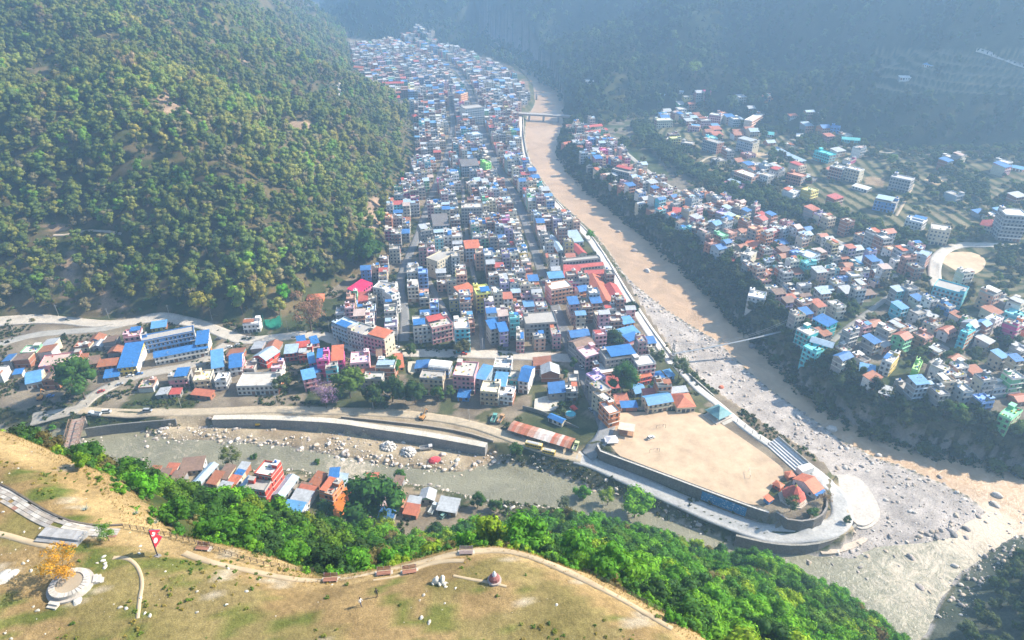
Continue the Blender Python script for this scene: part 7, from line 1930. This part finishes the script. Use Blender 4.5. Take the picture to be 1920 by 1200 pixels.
def stone_platform():
    x, y, z = G(116, 1008); root = tag(empty('stone_dais', (x, y, z - .1), -.13), 'long rectangular two-step grey stone dais beside the paved path', 'dais')
    for k, (w, d, h, c) in enumerate(((7.4, 3.0, .45, (.28, .28, .28)), (7.0, 2.2, .85, (.38, .375, .37)))):
        for j in range(6): MB().box(-w / 2 + j * w / 6 + .02, -w / 2 + (j + 1) * w / 6 - .02, -d / 2 + k * .4, d / 2, -.3, h, shade(c, .88, 1.1)).build('stone_block', root, CB)
stone_platform()
def round_platform():
    x, y, z = G(130, 1093, .8); root = tag(empty('round_platform', (x, y, z - .1), 0), 'round whitewashed masonry platform with two stairways around the autumn tree', 'platform')
    c, c2 = (.46, .42, .37), (.56, .52, .46)
    MB().lathe([(3.2, -.6), (3.2, .45), (2.7, .45), (2.7, 1.0), (1.9, 1.0), (1.9, .9), (0, .9)], 0, 0, c, 0, 32, cap=False).build('base', root, CB)
    for k in range(28):
        t0, t1 = 2 * math.pi * k / 28 + .02, 2 * math.pi * (k + 1) / 28 - .02
        b = MB(); cc = shade(c2, .85, 1.1)
        pts = [(r * math.cos(t), r * math.sin(t)) for r, t in ((1.95, t0), (2.75, t0), (2.75, t1), (1.95, t1))]
        b.V = [(*p, 1.08) for p in pts] + [(*p, .9) for p in pts]; b.F = [(0, 1, 2, 3), (0, 4, 5, 1), (1, 5, 6, 2), (2, 6, 7, 3), (3, 7, 4, 0)]; b.C = [cc] * 5; b.M = [0] * 5
        b.build('coping_stone', root, CB)
    MB().lathe([(1.9, .92)], 0, 0, (.40, .33, .24), 0, 24).build('earth', root, [M['sand']])
    for a in (.35, -1.75):
        for k in range(3):
            q = MB().box(3.1 + k * .45, 3.6 + k * .45, -.75, .75, -.5, .62 - k * .26, c2); s = MB(); s.add(q, 0, 0, 0, a); s.build('step', root, CB)
round_platform()
x, y, z = G(112, 1060, 3.2); tree_obj('autumn_tree', x, y, z, 3.4, 'fine', (.50, .27, .03), 'orange and gold autumn tree growing out of the round platform', 'tree', None, sz=.8)
x, y, z = G(205, 1014); tree_obj('young_tree', x, y, z, 1.9, 'fine', (.09, .22, .02), 'young green tree with slim trunk at the end of the paved path', 'tree', None, sz=1.0)
for px, py, s, kind, c, lab in ((582, 1038, 2.1, 'fine', (.12, .38, .02), 'bright green round tree standing alone on the cliff edge'), (635, 1040, 1.5, 'fine', (.42, .26, .015), 'golden yellow small tree right of the bright round one'), (720, 995, 3.4, 'airy', (.26, .38, .015), 'yellow-green tree on the slope in front of the big dark one'),
                          (155, 868, 2.2, 'broad', (.13, .25, .015), 'green bush on the rim of the left grassy brow'), (100, 800, 2.5, 'broad', (.10, .27, .015), 'bright green tree behind the left brow'), (45, 795, 2.5, 'broad', (.12, .26, .02), 'bright green tree at the left edge behind the brow'), (185, 893, 1.0, 'shrub', (.12, .20, .02), 'small green bush below the brow rim')):
    if py > 1030 or px < 190:
        x, y, z = G(px, py + (12 if py > 1030 else 8)); tree_obj('tree', x, y, z - .2, s, kind, c, lab, 'tree', None)
for q, (px, py) in enumerate(((160, 956), (255, 964), (292, 981), (1155, 1090), (950, 1010))):
    x, y, z = G(px, py); root = tag(empty('agave', (x, y, z), 0), ['pale agave near the paved path kerb', 'agave rosette left of the flag', 'agave rosette beside the fence start', 'agave on the slope outside the right fence', 'agave on the slope outside the middle fence'][q], 'agave')
    for k in range(14):
        t = k * 2.4; l_ = random.uniform(.5, .8); MB().bar((0, 0, 0), (l_ * math.cos(t), l_ * math.sin(t), .35 + .35 * (k % 3)), .09, (.32, .40, .36), n=3, r2=.01).build('leaf', root, [M['plaster']])

# the flag: two stacked pennants cut from sheet metal, white moon and sun
def flag():
    x, y, z = G(296, 1043); root = tag(empty('flag_sculpture', (x, y, z), math.radians(70)), 'tall red double-pennant flag sculpture on a leaning dark pole', 'flag')
    root.scale = (.66, .85, .9); lean = 0.0; H_ = 6.0; c = (.035, .03, .04)
    MB().bar((0, 0, -.4), (lean * H_, 0, H_), .13, c, n=6).build('pole', root)
    MB().box(-.5, .5, -.5, .5, -.3, .25, (.30, .28, .26)).build('base', root, CB)
    sx = lambda q: lean * q
    def slab(pts, y0, y1, col, nm):
        b = MB(); n = len(pts); b.V = [(px_, y0, pz) for px_, pz in pts] + [(px_, y1, pz) for px_, pz in pts]
        b.F = [tuple(range(n)), tuple(range(2 * n - 1, n - 1, -1))] + [(k, k + n, (k + 1) % n + n, (k + 1) % n) for k in range(n)]; b.C = [col] * (n + 2); b.M = [0] * (n + 2)
        return b.build(nm, root)
    up = [(sx(6.3) + .1, 6.35), (sx(4.9) + .1, 4.75), (sx(4.9) + 2.5, 4.75)]
    lo = [(sx(4.9) + .1, 5.35), (sx(2.6) + .1, 2.7), (sx(3) + 2.9, 3.35)]
    slab([(sx(6.3) + .1, 6.35), (sx(4.7) + .1, 4.3), (sx(4.7) + 2.7, 4.55)], -.07, .07, (.55, .03, .04), 'upper_pennant')
    slab([(sx(4.7) + .1, 4.28), (sx(2.3) + .1, 2.1), (sx(2.9) + 2.6, 2.9), (sx(4.4) + 1.55, 4.38)], -.07, .07, (.55, .03, .04), 'lower_pennant')
    def disc(cx, cz, r, n=12, star=False, y0=-.11):
        pts = [((cx + (r if (not star or k % 2 == 0) else r * .68) * math.cos(2 * math.pi * k / n)), cz + (r if (not star or k % 2 == 0) else r * .68) * math.sin(2 * math.pi * k / n)) for k in range(n)]
        return pts
    slab(disc(sx(3.4) + .75, 3.45, .62, 24, True), -.12, .12, (.78, .78, .76), 'sun_emblem')
    cx, cz = sx(5) + .75, 5.0
    moon = [(cx + .55 * math.cos(t), cz + .1 + .5 * math.sin(t)) for t in np.linspace(math.pi, 2 * math.pi, 9)] + [(cx + .42 * math.cos(t), cz + .18 + .3 * math.sin(t)) for t in np.linspace(2 * math.pi, math.pi, 9)]
    slab(moon, -.12, .12, (.78, .78, .76), 'moon_emblem')
    slab(disc(cx, cz + .25, .24, 16, True), -.12, .12, (.78, .78, .76), 'star_emblem')
    E = (.05, .06, .22)
    for a, b in (((sx(6.3) + .1, 6.4), (sx(4.7) + 2.75, 4.55)), ((sx(4.7) + 2.75, 4.55), (sx(4.7) + .1, 4.28)), ((sx(4.4) + 1.55, 4.38), (sx(2.9) + 2.65, 2.9)), ((sx(2.9) + 2.65, 2.9), (sx(2.3) + .1, 2.08))):
        MB().bar((a[0], 0, a[1]), (b[0], 0, b[1]), .09, E).build('border', root)
flag()

def bench(px, py, a, label, col=(.36, .19, .14)):
    x, y, z = G(px, py); root = tag(empty('bench', (x, y, z), a), label, 'bench', None)
    L = 2.2
    for k in range(3): MB().box(-L / 2, L / 2, -.45 + k * .26, -.22 + k * .26, .42, .48, shade(col, .85, 1.15), bottom=True).build('seat_plank', root)
    for k in range(3):
        MB().box(-L / 2, L / 2, .38 + k * .08, .43 + k * .08, .58 + k * .2, .75 + k * .2, shade(col, .85, 1.15), bottom=True).build('back_plank', root)
    for s in (-1, 0, 1):
        MB().box(s * 1.0 - .06, s * 1.0 + .06, -.45, .40, -.2, .42, (.55, .53, .50)).build('leg', root); MB().bar((s * 1.0, .36, .42), (s * 1.0, .60, 1.2), .05, (.5, .48, .45)).build('back_support', root)
    MB().box(-L / 2 - .3, L / 2 + .3, -.9, .7, -.4, .05, (.52, .46, .38)).build('concrete_pad', root, CB)
for px, py, a, lab in ((381, 1030, -.12, 'bench right of the flag near the fence'), (620, 1089, .05, 'bench standing beside the low point of the curved fence'), (720, 1077, .12, 'left one of two close benches on the path'), (768, 1074, .18, 'right one of two close benches, darker brown'), (874, 1038, 0, 'lone grey-brown bench at the top of the path bend')):
    bench(px, py, a, lab, (.33, .16, .11) if px != 874 else (.28, .22, .21))
def rock_monument():
    x, y, z = G(823, 1092); root = tag(empty('rock_cairn', (x, y, z), 0), 'white split rock cairn standing on the dry grass', 'cairn')
    for k, (dx, dy, s, h) in enumerate(((-.45, 0, .75, 1.5), (.45, .1, .8, 1.2), (.1, -.5, .5, .6), (.9, -.4, .45, .5), (-.9, -.3, .4, .4), (1.1, -.9, .35, .3))):
        o = bpy.data.objects.new('rock', ROCKS[k % 6]); COL.objects.link(o); o.parent = root; o.location = (dx, dy, h * .35); o.scale = (s * .8, s * .8, h); o.rotation_euler = (0, 0, k * 1.3); o['tint'] = (.62, .58, .48, 1.0)
rock_monument()
def shrine():
    x, y, z = G(927, 1089); root = tag(empty('small_shrine', (x, y, z), .2), 'small round stone shrine with white finial on the dry grass', 'shrine')
    MB().lathe([(1.1, -.3), (1.1, .35)], 0, 0, (.46, .40, .36), 0, 10).build('plinth', root, CB)
    MB().lathe([(.85, .35), (.8, .9), (.5, 1.2)], 0, 0, (.30, .12, .11), 0, 10).build('drum', root)
    MB().lathe([(.34, 1.15), (.30, 1.6), (.08, 2.1)], 0, 0, (.7, .7, .72), 0, 8).build('finial', root)
shrine()

# ------------------------------------------------------------ people
def person(x, y, z, a, top, legs, label, pose='stand', s=1.0):
    root = tag(empty('person', (x, y, z), a), label, 'person'); root.scale = (s, s, s)
    skin = (.30, .18, .12); st = .16 if pose == 'walk' else .02
    J = {'pel': (0, 0, .95), 'wa': (0, 0, 1.12), 'ch': (0, .02, 1.36), 'ne': (0, .02, 1.52), 'h0': (0, 0, 1.62), 'h1': (0, 0, 1.72),
         'hl': (-.10, 0, .90), 'kl': (-.11, -.04 - st * .6, .50), 'al': (-.11, -st, .09), 'tl': (-.12, -st - .16, .04), 'hr': (.10, 0, .90), 'kr': (.11, -.02 + st * .3, .50), 'ar': (.11, st, .09), 'tr': (.12, st - .16, .04),
         'sl': (-.19, .02, 1.44), 'el': (-.27, .03 + st * .4, 1.17), 'wl': (-.27, -.08 + st, .93), 'sr': (.19, .02, 1.44), 'er': (.27, .03 - st * .4, 1.17), 'wr': (.26, -.10 - st, .93)}
    Rr = dict(pel=.15, wa=.13, ch=.155, ne=.06, h0=.095, h1=.10, hl=.09, kl=.062, al=.045, tl=.04, hr=.09, kr=.062, ar=.045, tr=.04, sl=.065, el=.045, wl=.035, sr=.065, er=.045, wr=.035)
    E = [('pel', 'wa'), ('wa', 'ch'), ('ch', 'ne'), ('ne', 'h0'), ('h0', 'h1'), ('pel', 'hl'), ('hl', 'kl'), ('kl', 'al'), ('al', 'tl'), ('pel', 'hr'), ('hr', 'kr'), ('kr', 'ar'), ('ar', 'tr'), ('ch', 'sl'), ('sl', 'el'), ('el', 'wl'), ('ch', 'sr'), ('sr', 'er'), ('er', 'wr')]
    ks = list(J); me = bpy.data.meshes.new('body'); me.from_pydata([J[k] for k in ks], [(ks.index(p), ks.index(q)) for p, q in E], [])
    o = bpy.data.objects.new('body', me); COL.objects.link(o)
    o.modifiers.new('skin', 'SKIN')
    if not me.skin_vertices: me.attributes.new  # created with the modifier below when missing
    return root, o, me, ks, Rr, top, legs, skin
def person_full(*args, **k):
    root, o, me, ks, Rr, top, legs, skin = person(*args, **k)
    bm = __import__('bmesh').new(); bm.from_mesh(me); lay = bm.verts.layers.skin.verify()
    for v, kk in zip(bm.verts, ks):
        v[lay].radius = (Rr[kk], Rr[kk] * (.72 if kk in ('pel', 'wa', 'ch') else 1)); v[lay].use_root = kk == 'pel'
    bm.to_mesh(me); bm.free()
    sub = o.modifiers.new('sub', 'SUBSURF'); sub.levels = 1; sub.render_levels = 1
    dg = bpy.context.evaluated_depsgraph_get(); ev = o.evaluated_get(dg); m2 = bpy.data.meshes.new_from_object(ev)
    bpy.data.objects.remove(o)
    n = len(m2.polygons); c = np.ones((n, 4), np.float32)
    for i, p in enumerate(m2.polygons):
        z = p.center[2]; q = abs(p.center[0])
        c[i, :3] = (.03, .025, .02) if (z > 1.69 or (z > 1.6 and p.center[1] > .02)) else skin if (z > 1.49 or (q > .2 and z < 1.0)) else (.05, .04, .04) if z < .08 else legs if z < .93 else top
    at = m2.attributes.new('col', 'FLOAT_COLOR', 'FACE'); at.data.foreach_set('color', c.ravel())
    m2.materials.clear(); m2.materials.append(M['plaster'])
    b = bpy.data.objects.new('body', m2); COL.objects.link(b); b.parent = root
    h = MB().lathe([(.08, 1.66), (.115, 1.72), (.11, 1.79), (.05, 1.84)], 0, .015, (.02, .018, .016), 0, 8); h.build('hair', root, [M['plaster']])
x, y, z = G(707, 1119); person_full(x, y, z, .5, (.04, .04, .05), (.03, .03, .04), 'person in dark clothes standing on the dry grass', 'stand')
x, y, z = G(677, 1136); person_full(x, y, z, 1.2, (.72, .72, .72), (.10, .10, .14), 'person in white top at the lower edge of the dry grass', 'walk')
for px, py, c, lab in ((1190, 803, (.08, .08, .1), 'person standing right of the stage'), (1232, 845, (.1, .1, .3), 'person at the lower goal frame'), (1243, 800, (.3, .08, .08), 'person at the upper goal frame')):
    x, y = map(float, PZ(px, py, 5.12)); person_full(x, y, 5.12, 1, c, (.05, .05, .08), lab + ' on the football ground', 'walk')
for px, py, c, lab in ((1018, 752, (.5, .1, .1), 'person in red in the paved courtyard'), (1030, 758, (.1, .1, .4), 'person in blue in the paved courtyard'), (162 * 1 + 1, 760, (.05, .05, .05), 'person in black walking on the road by the truss bridge'), (205, 748, (.6, .6, .6), 'person in pale clothes on the bridge road')):
    x, y, z = G(px, py); person_full(x, y, z + .1, 1, c, (.05, .05, .08), lab, 'walk')

# ------------------------------------------------------------ dry grass, weeds and white rocks of the hill
def tuft(seed, n=9, w=.05):
    r = np.random.default_rng(seed); V, F, C = [], [], []
    for k in range(n):
        a = r.uniform(0, 6.28); l_ = r.uniform(.5, 1.0); q = np.array([math.cos(a), math.sin(a), 0]); s = np.array([-q[1], q[0], 0]); b = q * r.uniform(0, .12)
        i = len(V); V += [tuple(b - s * w), tuple(b + s * w), tuple(b + q * l_ * .35 + np.array([0, 0, l_]))]; F.append((i, i + 1, i + 2)); C.append(np.ones(3) * r.uniform(.75, 1.25))
    o = mesh_np('tuft', V, F, M['leaf'], cols=C); me = o.data; bpy.data.objects.remove(o); return me
TUFTS = [tuft(600 + k) for k in range(5)]
def hill_cover():
    x, y, r = jitter_points(-130, 90, 40, 125, .52, 91)
    de = bil(DF['de'], x, y); z = gz(x, y); ok, px, py, dep = in_view(x, y, z, 60)
    q = fbm(x, y, 9, 3, 92); e = de < 8
    e = de < 1.5; ok &= (de > -7) & (r.random(len(x)) < np.where(e, .8, np.where(q > .5, .5, .25)))
    x, y, z, q, e = x[ok], y[ok], z[ok], q[ok], e[ok]; n = len(x)
    gold = pal(r, n, [(.44, .31, .14), (.38, .26, .11), (.50, .37, .18), (.32, .23, .10)], None, .2); green = pal(r, n, [(.20, .24, .05), (.14, .20, .04), (.30, .28, .08)], None, .2)
    f = (fbm(x, y, 14, 3, 31) > .5) & (r.random(n) < .6) & ~e
    t = np.where(f[:, None], green, gold); s = np.where(e, r.uniform(.25, .6, n), r.uniform(.08, .2, n))
    scatter('dry_grass', np.stack([x, y, z - .03], 1), np.repeat(s[:, None], 3, 1), t, 'tuft', 'dry golden grass tufts covering the viewpoint hill', 'grass', 7, .2, meshes=TUFTS)
    x, y, r = jitter_points(-130, 90, 40, 125, 1.3, 93)
    de = bil(DF['de'], x, y); z = gz(x, y); ok, px, py, dep = in_view(x, y, z, 60); q = fbm(x, y, 6, 3, 34); q3 = fbm(x, y, 7, 3, 96)
    spots = [(310, 1070, 22), (20, 1085, 30), (195, 1055, 14), (235, 1135, 20), (840, 1100, 20), (430, 1050, 22), (1060, 1045, 25), (60, 1060, 20)]
    near_spot = np.zeros(len(x), bool)
    for a, b, c in spots: near_spot |= (np.hypot(px - a, (py - b) * 1.3) < c)
    k = ok & (de > .5) & (((q > .60) & (r.random(len(x)) < .30)) | (near_spot & (r.random(len(x)) < .8)) | (r.random(len(x)) < .012))
    n = int(k.sum()); s = .06 + r.random(n) ** 3 * .32
    scatter('white_stones', np.stack([x, y, z], 1)[k], np.repeat(s[:, None], 3, 1), pal(r, n, [(.60, .57, .50), (.50, .46, .38)], None, .1), 'rock', 'small white limestone rocks scattered in the dry grass', 'stones', 8, .4)
    k = ok & (de > -6) & ((q3 > .60) & (r.random(len(x)) < .55) | (r.random(len(x)) < .02)); n = int(k.sum()); s = r.uniform(.2, .55, n)
    scatter('hill_weeds', np.stack([x, y, z - .05], 1)[k], np.stack([s, s, s * .8], 1), pal(r, n, [(.14, .22, .03), (.10, .17, .03), (.22, .24, .05), (.35, .28, .07)], None, .2), 'shrub', 'low green weeds and shrubs on the viewpoint hill', 'weeds', 9)
hill_cover()
for px, py, s, lab in ((6, 1085, 1.5, 'white limestone outcrop at the left edge below the brow'), (22, 1078, 1.0, 'small white outcrop right of the left edge one'), (146, 1128, .8, 'pale flat stone below the round platform'), (195, 1043, .45, 'upper of the small white stones right of the platform'), (193, 1052, .4, 'middle of the small white stones right of the platform'), (197, 1063, .4, 'lowest of the small white stones right of the platform')):
    x, y, z = G(px, py); boulder(x, y, z, s, (.58, .55, .48), lab)

print('TRIS', sum(len(o.data.loops) - 2 * len(o.data.polygons) for o in SC.objects if o.type == 'MESH'))
